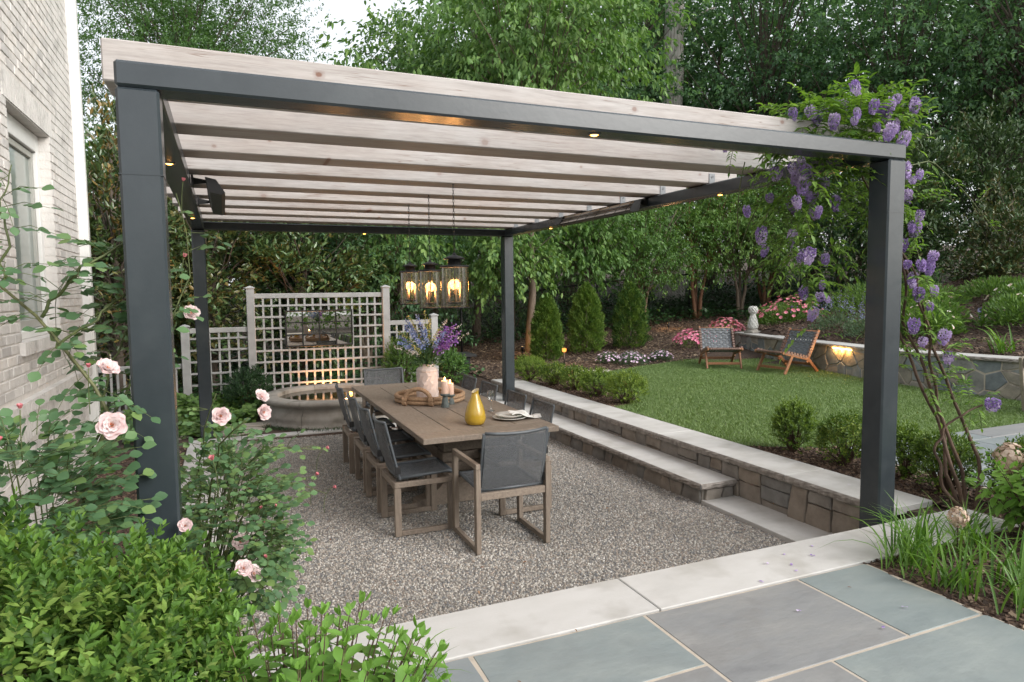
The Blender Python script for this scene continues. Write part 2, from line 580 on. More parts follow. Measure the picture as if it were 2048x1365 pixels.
# bluestone flags and fieldstones: each stone its own tone
M['bluestone'] = surf('bluestone', [(0.25, (0.16, 0.180, 0.190)), (0.42, (0.205, 0.226, 0.234)), (0.58, (0.23, 0.247, 0.250)), (0.75, (0.28, 0.294, 0.292))], scale=2.4, stretch=(1, 1.8, 1), rough=0.62, bump=0.42, bump_scale=9, detail=10,
                      hueobj=[(0.0, (0.86, 0.88, 0.94)), (0.3, (0.97, 1.0, 1.0)), (0.6, (0.98, 1.04, 1.01)), (1.0, (1.08, 1.07, 1.04))],
                      spots=(4.2, 0.54, 0.70, (0.20, 0.216, 0.222)))
M['bluestone_grey'] = surf('grey_bluestone', [(0.25, (0.165, 0.168, 0.175)), (0.45, (0.215, 0.22, 0.224)), (0.6, (0.235, 0.236, 0.234)), (0.75, (0.285, 0.28, 0.272))], scale=2.2, stretch=(1, 2.5, 1), rough=0.62, bump=0.45, bump_scale=7, detail=10,
                      spots=(4.5, 0.53, 0.68, (0.205, 0.205, 0.204)))
M['fieldstone'] = surf('fieldstone', [(0.25, (0.125, 0.13, 0.133)), (0.5, (0.215, 0.218, 0.216)), (0.78, (0.33, 0.325, 0.31))], scale=6, rough=0.85, bump=1.0, bump_scale=15,
                       hueobj=[(0.0, (0.62, 0.72, 0.80)), (0.35, (0.90, 0.97, 1.0)), (0.6, (1.02, 1.0, 0.96)), (0.85, (1.22, 1.06, 0.86)), (1.0, (1.15, 1.13, 1.08))])
M['fieldstone_brown'] = surf('brown_fieldstone', [(0.25, (0.15, 0.132, 0.115)), (0.5, (0.225, 0.205, 0.182)), (0.78, (0.31, 0.285, 0.255))], scale=7, rough=0.85, bump=1.0, bump_scale=15,
                       hueobj=[(0.0, (0.80, 0.86, 0.92)), (0.4, (1.0, 1.0, 1.0)), (0.7, (1.08, 1.0, 0.92)), (1.0, (1.10, 1.07, 1.03))])
# foliage
M['boxwood'] = leaf_mat('boxwood_leaf', [(0.045, 0.100, 0.020), (0.085, 0.175, 0.032), (0.135, 0.250, 0.045), (0.185, 0.315, 0.060), (0.25, 0.38, 0.085), (0.15, 0.21, 0.045)], rough=0.5, trans=0.28, spec=0.28)
M['boxwood_small'] = leaf_mat('small_boxwood_leaf', [(0.055, 0.11, 0.02), (0.10, 0.175, 0.026), (0.16, 0.245, 0.036), (0.24, 0.31, 0.055)], rough=0.5, trans=0.25)
M['rose_leaf'] = leaf_mat('rose_leaf', [(0.060, 0.125, 0.058), (0.090, 0.175, 0.080), (0.120, 0.215, 0.092), (0.155, 0.24, 0.075)], rough=0.46, trans=0.22, spec=0.3)
M['hydrangea_leaf'] = leaf_mat('bright_shrub_leaf', [(0.12, 0.24, 0.045), (0.16, 0.31, 0.06), (0.20, 0.37, 0.075), (0.25, 0.41, 0.09)], rough=0.45, trans=0.32)
M['wisteria_leaf'] = leaf_mat('wisteria_leaf', [(0.07, 0.15, 0.03), (0.11, 0.21, 0.04), (0.16, 0.28, 0.055), (0.21, 0.34, 0.08)], rough=0.5, trans=0.35)
M['maple_leaf'] = leaf_mat('light_green_tree_leaf', [(0.075, 0.15, 0.045), (0.105, 0.205, 0.058), (0.14, 0.255, 0.07), (0.20, 0.31, 0.085)], rough=0.5, trans=0.32, tcol=(1.2, 1.35, 0.7))
M['oak_leaf'] = leaf_mat('mid_green_tree_leaf', [(0.06, 0.125, 0.045), (0.085, 0.17, 0.055), (0.11, 0.205, 0.06)], rough=0.5, trans=0.35)
M['dark_leaf'] = leaf_mat('dark_green_tree_leaf', [(0.060, 0.128, 0.070), (0.095, 0.185, 0.095), (0.135, 0.245, 0.115), (0.175, 0.29, 0.14)], rough=0.5, trans=0.48, tcol=(1.45, 1.5, 0.9))
M['magnolia_leaf'] = leaf_mat('glossy_magnolia_leaf', [(0.045, 0.09, 0.036), (0.07, 0.125, 0.045), (0.10, 0.16, 0.055), (0.075, 0.135, 0.046), (0.15, 0.125, 0.045), (0.055, 0.11, 0.04), (0.08, 0.14, 0.05)], rough=0.28, trans=0.08, spec=0.6)
M['magnolia_bronze'] = leaf_mat('bronze_magnolia_leaf', [(0.04, 0.075, 0.026), (0.06, 0.105, 0.03), (0.055, 0.10, 0.034), (0.17, 0.125, 0.035), (0.25, 0.165, 0.05), (0.07, 0.10, 0.03), (0.05, 0.09, 0.03), (0.08, 0.12, 0.035)], rough=0.3, trans=0.10, spec=0.6)
M['crape_leaf'] = leaf_mat('crape_myrtle_leaf', [(0.06, 0.135, 0.036), (0.095, 0.19, 0.048), (0.135, 0.245, 0.06), (0.19, 0.30, 0.075)], rough=0.42, trans=0.3)
M['cedar_leaf'] = leaf_mat('arborvitae_leaf', [(0.035, 0.085, 0.018), (0.065, 0.14, 0.022), (0.12, 0.21, 0.032), (0.16, 0.25, 0.045)], rough=0.6, trans=0.15)
M['ivy_leaf'] = leaf_mat('ivy_leaf', [(0.022, 0.06, 0.022), (0.035, 0.085, 0.03), (0.05, 0.11, 0.035)], rough=0.4, trans=0.12)
M['shrub_leaf'] = leaf_mat('garden_shrub_leaf', [(0.075, 0.15, 0.036), (0.115, 0.21, 0.048), (0.165, 0.275, 0.066)], rough=0.5, trans=0.28)
M['blue_leaf'] = leaf_mat('grey_green_leaf', [(0.085, 0.14, 0.085), (0.12, 0.19, 0.11), (0.15, 0.22, 0.12)], rough=0.6, trans=0.2)
M['blade'] = leaf_mat('strap_leaf', [(0.065, 0.145, 0.025), (0.09, 0.195, 0.03), (0.13, 0.255, 0.045), (0.18, 0.30, 0.06)], rough=0.4, trans=0.3)
M['turf'] = leaf_mat('turf_blade', [(0.10, 0.172, 0.052), (0.13, 0.208, 0.067), (0.16, 0.243, 0.082), (0.20, 0.272, 0.108)], rough=0.55, trans=0.2)
def petal(name, cols, trans=0.3):
    return leaf_mat(name, cols, rough=0.6, trans=trans, tcol=(1.1, 1.0, 1.0), spec=0.2)
M['rose_pink'] = petal('pale_pink_petal', [(0.72, 0.54, 0.54), (0.80, 0.67, 0.66), (0.84, 0.75, 0.74)])
M['rose_heart'] = petal('apricot_petal', [(0.72, 0.30, 0.18), (0.78, 0.42, 0.28)])
M['bud_pink'] = petal('deep_pink_petal', [(0.70, 0.22, 0.26), (0.78, 0.34, 0.36)])
M['wisteria_flower'] = petal('violet_petal', [(0.26, 0.17, 0.44), (0.40, 0.29, 0.60), (0.54, 0.43, 0.70), (0.70, 0.62, 0.80)])
M['azalea_flower'] = petal('bright_pink_petal', [(0.72, 0.16, 0.30), (0.82, 0.28, 0.42), (0.86, 0.42, 0.52)])
M['azalea_coral'] = petal('coral_pink_petal', [(0.74, 0.22, 0.30), (0.84, 0.38, 0.44)])
M['dianthus_flower'] = petal('pale_lilac_petal', [(0.70, 0.48, 0.70), (0.80, 0.62, 0.78), (0.86, 0.76, 0.84)])
M['catmint_flower'] = petal('lavender_blue_petal', [(0.22, 0.22, 0.48), (0.30, 0.31, 0.58), (0.42, 0.42, 0.66)])
M['peony_flower'] = petal('cream_petal', [(0.80, 0.62, 0.48), (0.84, 0.74, 0.66), (0.86, 0.84, 0.80)])
M['delphinium'] = petal('sky_blue_petal', [(0.22, 0.32, 0.66), (0.34, 0.44, 0.74), (0.48, 0.56, 0.80)])
M['purple_stock'] = petal('purple_petal', [(0.22, 0.08, 0.42), (0.34, 0.16, 0.55), (0.52, 0.34, 0.66)])
M['yellow_green'] = petal('yellow_green_petal', [(0.42, 0.42, 0.10), (0.56, 0.55, 0.18), (0.68, 0.66, 0.36)])
M['white_flower'] = petal('white_petal', [(0.74, 0.72, 0.68), (0.82, 0.80, 0.78)])
M['dry_flower'] = petal('dry_tan_petal', [(0.46, 0.33, 0.24), (0.58, 0.44, 0.34), (0.70, 0.57, 0.47)], trans=0.15)
M['dry_leaf'] = petal('dry_orange_leaf', [(0.50, 0.26, 0.07), (0.60, 0.40, 0.22)], trans=0.2)
# ================================================================== terrain
def sstep(a, b, x):
    t = np.clip((x - a) / (b - a), 0, 1)
    return t * t * (3 - 2 * t)

WALL_CURVE = [(10.75, 8.75), (10.45, 7.8), (10.22, 6.8), (10.02, 5.8), (9.87, 4.9), (9.82, 4.0), (9.92, 3.1), (10.12, 2.3), (10.45, 1.4), (10.95, 0.5)]
def wall_x(y):
    ys = [p[1] for p in WALL_CURVE][::-1]
    xs = [p[0] for p in WALL_CURVE][::-1]
    return np.interp(y, ys, xs)

def lawn_z(x, y):
    return 0.352 + np.clip((np.asarray(y) - 4.6) * 0.022, -0.09, 0.09) * np.clip((np.asarray(x) - 5.5) / 4.5, 0, 1)

def terrain(x, y):
    x = np.asarray(x, float)
    y = np.asarray(y, float)
    s = 0.8 * x + 0.6 * y
    hill = 0.36 + 0.085 * np.clip(s - 11.3, 0, 60)
    side = sstep(10.5, 7.0, y)
    behind = sstep(0.05, 0.35, x - wall_x(y)) * side
    hill = hill + behind * (0.42 + 0.115 * np.clip(x - 10.2, 0, 12))
    flat = lawn_z(x, y) - 0.03
    inlawn = (1 - sstep(11.0, 11.6, s)) * (1 - behind)
    z = hill * (1 - inlawn) + flat * inlawn
    low = 0.02 + 0.045 * np.clip(y - 7.5, 0, 30)          # fountain court and behind the trellis
    k = sstep(3.2, 5.2, x) * sstep(6.9, 7.6, y) + (y <= 6.9) * (x > 4.55)
    k = np.clip(k, 0, 1)
    z = low * (1 - k) + z * k
    front = (y < -0.24)
    z = np.where(front, 0.325, z)
    z = np.where((x < -0.15) & (y < 1.2), 0.02 + 0.30 * sstep(1.2, -0.2, y), z)
    z = np.where((x > -0.14) & (x < 4.5) & (y > -0.24) & (y < 6.0), -0.045, z)
    return z

def grid_mesh(name, xs, ys, zf):
    X, Y = np.meshgrid(xs, ys)
    Z = zf(X, Y)
    V = np.stack([X, Y, Z], -1).reshape(-1, 3)
    nx, ny = len(xs), len(ys)
    i, j = np.meshgrid(np.arange(nx - 1), np.arange(ny - 1))
    a = (j * nx + i).ravel()
    F = np.stack([a, a + 1, a + nx + 1, a + nx], -1)
    return np_mesh(name, V, F, smooth=True)

gx = np.unique(np.concatenate([np.linspace(-40, -3, 20), np.linspace(-3, 14, 120), np.linspace(14, 30, 60), np.linspace(30, 90, 25), [-0.15, -0.14, 4.5, 4.55, 4.62]]))
gy = np.unique(np.concatenate([np.linspace(-25, -4, 16), np.linspace(-4, 14, 130), np.linspace(14, 30, 50), np.linspace(30, 100, 25), [-0.25, -0.23, 6.0, 6.05]]))
ground = new_obj('ground', grid_mesh('ground', gx, gy, terrain), None, 'structure')
ground.data.materials.append(M['earth'])

# ------------------------------------------------------------------ scattering by geometry nodes (gravel, bark chips)
def scatter(o, density, prim, size, mat, smin, smax, seed=0, stretch=None):
    ng = bpy.data.node_groups.new(o.name + '_scatter', 'GeometryNodeTree')
    ng.interface.new_socket('Geometry', in_out='INPUT', socket_type='NodeSocketGeometry')
    ng.interface.new_socket('Geometry', in_out='OUTPUT', socket_type='NodeSocketGeometry')
    N, L = ng.nodes, ng.links
    gi, go = N.new('NodeGroupInput'), N.new('NodeGroupOutput')
    d = N.new('GeometryNodeDistributePointsOnFaces')
    d.inputs['Density'].default_value = density
    d.inputs['Seed'].default_value = seed
    if prim == 'ico':
        p = N.new('GeometryNodeMeshIcoSphere')
        p.inputs['Radius'].default_value = 1.0
        p.inputs['Subdivisions'].default_value = 1
    else:
        p = N.new('GeometryNodeMeshCube')
        p.inputs['Size'].default_value = (2, 2, 2)
    t = N.new('GeometryNodeTransform')
    t.inputs['Scale'].default_value = size
    sm = N.new('GeometryNodeSetMaterial')
    sm.inputs['Material'].default_value = mat
    L.new(p.outputs['Mesh'], t.inputs['Geometry'])
    L.new(t.outputs[0], sm.inputs['Geometry'])
    ip = N.new('GeometryNodeInstanceOnPoints')
    rv = N.new('FunctionNodeRandomValue')
    rv.data_type = 'FLOAT_VECTOR'
    tilt = 6.28 if prim == 'ico' else 0.5
    rv.inputs['Min'].default_value = (-tilt, -tilt, 0)
    rv.inputs['Max'].default_value = (tilt, tilt, 6.28)
    rs = N.new('FunctionNodeRandomValue')
    rs.data_type = 'FLOAT'
    rs.inputs[2].default_value = smin
    rs.inputs[3].default_value = smax
    L.new(gi.outputs[0], d.inputs['Mesh'])
    L.new(d.outputs['Points'], ip.inputs['Points'])
    L.new(sm.outputs[0], ip.inputs['Instance'])
    L.new(rv.outputs[0], ip.inputs['Rotation'])
    L.new(rs.outputs[1], ip.inputs['Scale'])
    j = N.new('GeometryNodeJoinGeometry')
    L.new(gi.outputs[0], j.inputs[0])
    L.new(ip.outputs[0], j.inputs[0])
    L.new(j.outputs[0], go.inputs[0])
    md = o.modifiers.new('scatter', 'NODES')
    md.node_group = ng

def spot_light(name, loc, energy, color, angle, parent):
    l = bpy.data.lights.new(name, 'SPOT')
    l.energy = energy
    l.color = color
    l.spot_size = R(angle)
    l.spot_blend = 0.6
    l.shadow_soft_size = 0.02
    o = bpy.data.objects.new(name, l)
    scene.collection.objects.link(o)
    o.location = loc
    o.parent = parent
    q = parent.get('base')
    o.matrix_parent_inverse = Matrix.Translation((-q[0], -q[1], -q[2]))
    return o

def inst_ramp(name, stops, rough=0.75):
    m, nt, out = nt_new(name)
    b = nt.nodes.new('ShaderNodeBsdfPrincipled')
    oi = nt.nodes.new('ShaderNodeObjectInfo')
    r = ramp(nt, stops)
    nt.links.new(oi.outputs['Random'], r.inputs[0])
    f = noise_node(nt, pos_node(nt), 1.1, 3)
    rb = ramp(nt, [(0.3, (0.82, 0.82, 0.81)), (0.7, (1.08, 1.08, 1.07))])
    nt.links.new(f, rb.inputs[0])
    c = mixc(nt, 1.0, r.outputs[0], rb.outputs[0], 'MULTIPLY')
    nt.links.new(c, b.inputs['Base Color'])
    b.inputs['Roughness'].default_value = rough
    nt.links.new(b.outputs[0], out.inputs[0])
    return m
M['pebble'] = inst_ramp('pebble_mix', [(0.0, (0.13, 0.132, 0.138)), (0.16, (0.20, 0.20, 0.202)), (0.32, (0.27, 0.258, 0.24)), (0.48, (0.36, 0.33, 0.295)), (0.62, (0.29, 0.235, 0.195)),
                                       (0.75, (0.42, 0.39, 0.35)), (0.92, (0.47, 0.445, 0.41)), (1.0, (0.58, 0.56, 0.53))])
M['chip'] = inst_ramp('bark_chip_mix', [(0.0, (0.028, 0.016, 0.011)), (0.4, (0.062, 0.036, 0.025)), (0.7, (0.105, 0.064, 0.044)), (0.92, (0.17, 0.115, 0.08)), (1.0, (0.27, 0.20, 0.14))], 0.9)
M['litter'] = inst_ramp('leaf_litter_mix', [(0.0, (0.03, 0.018, 0.012)), (0.45, (0.075, 0.046, 0.032)), (0.8, (0.14, 0.098, 0.066)), (1.0, (0.28, 0.21, 0.14))], 0.9)
M['gravel_base'] = surf('gravel_base', [(0.3, (0.10, 0.092, 0.085)), (0.7, (0.26, 0.235, 0.21))], scale=90, rough=0.9, bump=0.6, bump_scale=90)

def sheet(name, xs, ys, zf, mat, kind):
    o = new_obj(name, grid_mesh(name, xs, ys, zf), None, kind)
    o.data.materials.append(mat)
    return o

# gravel court
gz = lambda x, y: 0.004 * np.sin(x * 3.1 + y) + 0.004 * np.sin(y * 2.3 - x * 1.7) - 0.012
gravel = sheet('gravel', np.linspace(0.27, 4.06, 30), np.linspace(-0.08, 5.98, 40), gz, M['gravel_base'], 'stuff')
scatter(gravel, 6600, 'ico', (0.0094, 0.0074, 0.0057), M['pebble'], 0.5, 1.3)

# ------------------------------------------------------------------ paving slabs with rough front edges
def jag_edge(mb, p0, p1, z0, z1, outv, amp=0.012, step=0.045):
    """a split-face stone edge: a strip of uneven facets from p0 to p1"""
    p0, p1, outv = Vector((*p0, 0)), Vector((*p1, 0)), Vector((*outv, 0))
    L = (p1 - p0).length
    n = max(2, int(L / step))
    rows = 4
    vs = []
    for r in range(rows + 1):
        for i in range(n + 1):
            p = p0.lerp(p1, i / n)
            z = z0 + (z1 - z0) * r / rows
            a = 0.0 if r == rows else (random.uniform(0.1, 1.0) * amp + (0.006 if 0 < r < rows else 0))
            if r == rows:
                a = random.uniform(-0.3, 0.35) * amp * 0.5
            p = p + outv * a
            vs.append((p.x, p.y, z + (random.uniform(-0.004, 0.004) if 0 < r < rows else 0)))
    fs = []
    for r in range(rows):
        for i in range(n):
            a = r * (n + 1) + i
            fs.append((a, a + 1, a + n + 2, a + n + 1))
    mb.add(vs, fs, False)
    return mb

def slab(name, parent, x0, x1, y0, y1, z0, z1, mat, edges=(), kind=None, c=0.004):
    s = MB().box(x0, x1, y0, y1, z0, z1, c=c).build(name, mat, parent, kind)
    if edges:
        e = MB()
        k = 0.001
        if 'x0' in edges: jag_edge(e, (x0 - k, y1), (x0 - k, y0), z0, z1 - 0.002, (-1, 0))
        if 'x1' in edges: jag_edge(e, (x1 + k, y0), (x1 + k, y1), z0, z1 - 0.002, (1, 0))
        if 'y0' in edges: jag_edge(e, (x0, y0 - k), (x1, y0 - k), z0, z1 - 0.002, (0, -1))
        e.build('rough_edge', M['rockface'], s)
    return s

ZC = 0.36
# near terrace: mortar bed, bluestone flags, limestone border
terrace = MB().box(-0.6, 3.49, -6.5, -0.455, 0.2, ZC - 0.003).build('terrace', M['mortar'], None, 'structure')
flag_rects = [(-0.25, 1.212, -0.905, -0.462, 'a'), (1.226, 2.058, -0.898, -0.462, 'a'), (2.072, 2.985, -1.075, -0.462, 'g'), (2.999, 3.47, -1.075, -0.462, 'a'),
              (2.54, 3.48, -1.95, -1.090, 'a'), (1.30, 2.526, -1.62, -1.090, 'g2'), (1.226, 2.058, -1.075, -0.913, 'g'), (0.2, 1.286, -1.7, -0.92, 'a'),
              (-0.25, 0.186, -1.7, -0.92, 'g'), (1.30, 2.526, -2.5, -1.634, 'a'), (2.54, 3.48, -2.9, -1.964, 'g'), (0.2, 1.286, -2.7, -1.714, 'g'),
              (-0.6, 0.186, -2.7, -1.714, 'a'), (0.2, 2.526, -3.6, -2.714, 'a'), (2.54, 3.48, -3.9, -2.914, 'a'), (-0.6, 1.2, -4.6, -3.614, 'g'), (1.214, 3.48, -4.9, -3.914, 'a')]
flag_rects = [r for r in flag_rects]
for (x0, x1, y0, y1, t) in flag_rects:
    j = lambda: random.uniform(-0.003, 0.003)
    poly = []
    n = 7
    if x0 >= 2.99 and y1 > -2:      # flags along the planting bed have a cut, uneven outer side
        poly = [(x0, y0), (x1 - 0.01, y0), (x1 + 0.012, y0 + (y1 - y0) * 0.3), (x1 - 0.012, y0 + (y1 - y0) * 0.6), (x1 + 0.01, y0 + (y1 - y0) * 0.85), (x1, y1), (x0, y1)]
    else:
        poly = [(x0 + j(), y0 + j()), ((x0 + x1) / 2, y0 + j()), (x1 + j(), y0 + j()), (x1 + j(), (y0 + y1) / 2), (x1 + j(), y1 + j()), ((x0 + x1) / 2, y1 + j()), (x0 + j(), y1 + j()), (x0 + j(), (y0 + y1) / 2)]
    MB().prism(poly, ZC - 0.03, ZC + random.uniform(-0.001, 0.0015), c=0.004).build('flagstone', M['bluestone'] if t == 'a' else M['bluestone_grey'], terrace)
border = MB().box(-0.02, 4.43, -0.44, -0.11, -0.05, ZC - 0.055).build('border_footing', M['mortar_grey'], None, 'structure')
for a, b in ((-0.02, 0.70), (0.706, 2.160), (2.166, 3.90), (3.906, 4.86)):
    slab('limestone_slab', border, a, b, -0.446, -0.076, ZC - 0.05, ZC + 0.004, M['limestone'])
# low limestone borders on the far and house sides of the gravel
kerb = MB().box(-0.12, 4.0, 6.02, 6.16, -0.06, 0.0).box(-0.12, 0.24, 0.3, 6.0, -0.06, 0.0).build('border_bed', M['mortar_grey'], None, 'structure')
for a, b in ((-0.13, 1.15), (1.156, 2.6), (2.606, 4.04)):
    slab('limestone_slab', kerb, a, b, 5.985, 6.175, -0.04, 0.028, M['limestone'])
for a, b in ((0.3, 1.7), (1.706, 3.1), (3.106, 4.6), (4.606, 5.978)):
    slab('limestone_slab', kerb, -0.13, 0.265, a, b, -0.04, 0.024, M['limestone'])
# sunken tread at the foot of the wall
low_tread = MB().box(4.05, 4.44, -0.06, 7.0, -0.06, -0.006).build('tread_bed', M['mortar_grey'], None, 'structure')
slab('limestone_slab', low_tread, 4.06, 4.44, -0.07, 1.62, -0.02, 0.03, M['limestone'])

# ------------------------------------------------------------------ stone walls
def clip(poly, px, py, nx, ny):
    out = []
    for i in range(len(poly)):
        a, b = poly[i], poly[(i + 1) % len(poly)]
        da = (a[0] - px) * nx + (a[1] - py) * ny
        db = (b[0] - px) * nx + (b[1] - py) * ny
        if da <= 0:
            out.append(a)
        if (da < 0 < db) or (db < 0 < da):
            t = da / (da - db)
            out.append((a[0] + (b[0] - a[0]) * t, a[1] + (b[1] - a[1]) * t))
    return out

def stone_cells(w, h, size, aspect=1.7, joint=0.012, seed=0, jitter=0.38):
    """cells of an uneven fieldstone wall of width w and height h"""
    rg = random.Random(seed)
    sy = size / math.sqrt(aspect)
    sx = size * math.sqrt(aspect)
    ny = max(1, round(h / sy))
    jitter = jitter * 0.8
    pts = []
    for j in range(ny):
        nx = max(1, round(w / sx))
        for i in range(nx):
            pts.append(((i + 0.5 + (0.5 * (j % 2)) + rg.uniform(-jitter, jitter)) * w / nx, (j + 0.5 + rg.uniform(-jitter, jitter)) * h / ny))
    cells = []
    for k, p in enumerate(pts):
        poly = [(0, 0), (w, 0), (w, h), (0, h)]
        for q in pts:
            if q is p or abs(q[0] - p[0]) > 3.2 * sx:
                continue
            # distances measured with the height stretched, so stones lie on their long side
            dx, dy = q[0] - p[0], (q[1] - p[1]) * aspect * aspect
            m = ((p[0] + q[0]) / 2, (p[1] + q[1]) / 2)
            l = math.hypot(dx, dy)
            poly = clip(poly, m[0] - dx / l * joint / 2, m[1] - dy / l * joint / 2, dx, dy)
            if len(poly) < 3:
                break
        if len(poly) >= 3:
            A = 0.5 * abs(sum(poly[i][0] * poly[(i + 1) % len(poly)][1] - poly[(i + 1) % len(poly)][0] * poly[i][1] for i in range(len(poly))))
            if A > 0.0012:
                cells.append(poly)
    return cells

def face_stones(parent, origin, udir, ndir, w, h, size, mat, seed, aspect=1.7, joint=0.012, curve=None, jitter=0.38):
    for poly in stone_cells(w, h, size, aspect, joint, seed, jitter):
        cu = sum(p[0] for p in poly) / len(poly)
        if curve:
            org, ud, nd = curve(cu)
            loc = [(p[0] - cu, p[1]) for p in poly]
        else:
            org, ud, nd = Vector(origin), Vector(udir), Vector(ndir)
            loc = poly
        Mx = Matrix((ud, Vector((0, 0, 1)), nd)).transposed().to_4x4()
        Mx.translation = org
        d = random.uniform(0.010, 0.042)
        MB().prism(loc, -0.03, d, Mx, c=random.uniform(0.007, 0.016)).build('stone', mat, parent)

def ashlar(parent, origin, udir, ndir, w, h, mat, seed, wmin=0.12, wmax=0.34, joint=0.007):
    """roughly squared stones: some the full height of the wall, others two or three laid on each other"""
    rg = random.Random(seed)
    Mx = Matrix((Vector(udir), Vector((0, 0, 1)), Vector(ndir))).transposed().to_4x4()
    Mx.translation = Vector(origin)
    u = 0.0
    slope = 0.0
    while u < w - 0.02:
        ww = min(rg.uniform(wmin, wmax), w - u)
        if w - u - ww < 0.06:
            ww = w - u
        s2 = rg.uniform(-0.055, 0.055) if u + ww < w - 0.01 else 0
        n = rg.choice([1, 2, 2, 3]) if h > 0.22 else rg.choice([1, 1, 2]) if ww > 0.2 else 1
        cuts = [0.0] + sorted(rg.uniform(0.28, 0.72) * h if n == 2 else h * (k + rg.uniform(-.2, .2)) / n for k in range(1, n)) + [h]
        for a, b in zip(cuts[:-1], cuts[1:]):
            t = rg.uniform(-0.012, 0.012)
            fl = lambda v: u + slope * (v / h - 0.5)
            fr = lambda v: u + ww + s2 * (v / h - 0.5)
            g = joint / 2
            m = lambda: rg.uniform(-0.010, 0.006)
            poly = [(fl(a) + g, a + g), ((fl(a) + fr(a)) / 2, a + g + m()), (fr(a) - g, a + g), (fr((a + b) / 2) - g + m(), (a + b) / 2), (fr(b) - g - 0.004, b - g - 0.003), ((fl(b) + fr(b)) / 2, b - g + m()), (fl(b) + g + 0.004, b - g - 0.002), (fl((a + b) / 2) + g + m(), (a + b) / 2)]
            MB().prism(poly, -0.03, rg.uniform(0.008, 0.034), Mx, c=rg.uniform(0.005, 0.011)).build('stone', mat, parent)
        u += ww
        slope = s2

# seat wall along the gravel
sw = thing('stone_wall', 'low straight stone wall with pale limestone cap between gravel and lawn', 'wall', (4.6, 3.5, 0))
MB().box(4.44, 4.80, 0.16, 7.40, -0.06, ZC - 0.055).build('core', M['mortar_grey'], sw)
ashlar(sw, (4.44, 7.40, -0.02), (0, -1, 0), (-1, 0, 0), 7.22, 0.325, M['fieldstone_brown'], 3)
caps = [0.10, 1.02, 2.72, 4.40, 6.05, 7.44]
for a, b in zip(caps[:-1], caps[1:]):
    slab('cap_stone', sw, 4.40, 4.83, a + 0.003, b - 0.003, ZC - 0.055, ZC + random.uniform(0, 0.002), M['limestone'], edges=('x0',))
# the step in front of it
st = thing('stone_step', 'long stone step with limestone tread below the low wall', 'step', (4.22, 4.0, 0))
MB().box(4.07, 4.395, 1.62, 7.2, -0.06, 0.125).build('core', M['mortar_grey'], st)
ashlar(st, (4.07, 7.2, -0.03), (0, -1, 0), (-1, 0, 0), 5.57, 0.155, M['fieldstone_brown'], 5, 0.10, 0.30)
ashlar(st, (4.09, 1.62, -0.03), (1, 0, 0), (0, -1, 0), 0.30, 0.155, M['fieldstone_brown'], 6, 0.10, 0.2)
for a, b in ((1.585, 3.05), (3.05, 4.75), (4.75, 7.22)):
    slab('tread_stone', st, 4.03, 4.41, a + 0.002, b - 0.002, 0.128, 0.181, M['limestone'], edges=('x0', 'y0') if a < 2 else ('x0',))

# curved retaining wall at the back of the lawn
rw = thing('retaining_wall', 'curved grey fieldstone retaining wall with limestone cap behind the lawn', 'wall', (10.0, 4.5, 0.36))
cpts = [Vector((p[0], p[1], 0)) for p in WALL_CURVE]
def smooth_curve(pts, n):
    res = []
    m = len(pts)
    for i in range(m - 1):
        p0, p1, p2, p3 = pts[max(i - 1, 0)], pts[i], pts[i + 1], pts[min(i + 2, m - 1)]
        for k in range(n):
            t = k / n
            res.append(0.5 * ((2 * p1) + (p2 - p0) * t + (2 * p0 - 5 * p1 + 4 * p2 - p3) * t * t + (3 * p1 - p0 - 3 * p2 + p3) * t ** 3))
    res.append(pts[-1])
    return res
CW = smooth_curve(cpts, 8)
cl = [0.0]
for a, b in zip(CW[:-1], CW[1:]):
    cl.append(cl[-1] + (b - a).length)
WL = cl[-1]
def on_curve(u):
    u = min(max(u, 0.0), WL - 1e-6)
    i = max(k for k in range(len(cl) - 1) if cl[k] <= u)
    t = (u - cl[i]) / (cl[i + 1] - cl[i])
    p = CW[i].lerp(CW[i + 1], t)
    d = (CW[i + 1] - CW[i]).normalized()
    n = Vector((d.y, -d.x, 0))          # towards the lawn is -x
    if n.x > 0:
        n = -n
    return p, d, n
ZW = 0.865
def wcurve(u):
    p, d, n = on_curve(u)
    return Vector((p.x, p.y, 0.22)), d, n
core = MB()
vs, fs = [], []
for i, p in enumerate(CW):
    _, d, n = on_curve(cl[i])
    for off in (0.009, -0.34):
        for z in (0.1, ZW - 0.05):
            q = p + n * off
            vs.append((q.x, q.y, z))
for i in range(len(CW) - 1):
    a, b = i * 4, i * 4 + 4
    fs += [(a, a + 1, b + 1, b), (a + 1, a + 3, b + 3, b + 1), (a + 3, a + 2, b + 2, b + 3)]
fs += [(0, 2, 3, 1), (len(vs) - 4, len(vs) - 3, len(vs) - 1, len(vs) - 2)]
core.add(vs, fs)
core.build('core', M['mortar'], rw)
face_stones(rw, None, None, None, WL, ZW - 0.05 - 0.22, 0.235, M['fieldstone'], 17, aspect=1.15, joint=0.012, curve=wcurve, jitter=0.72)
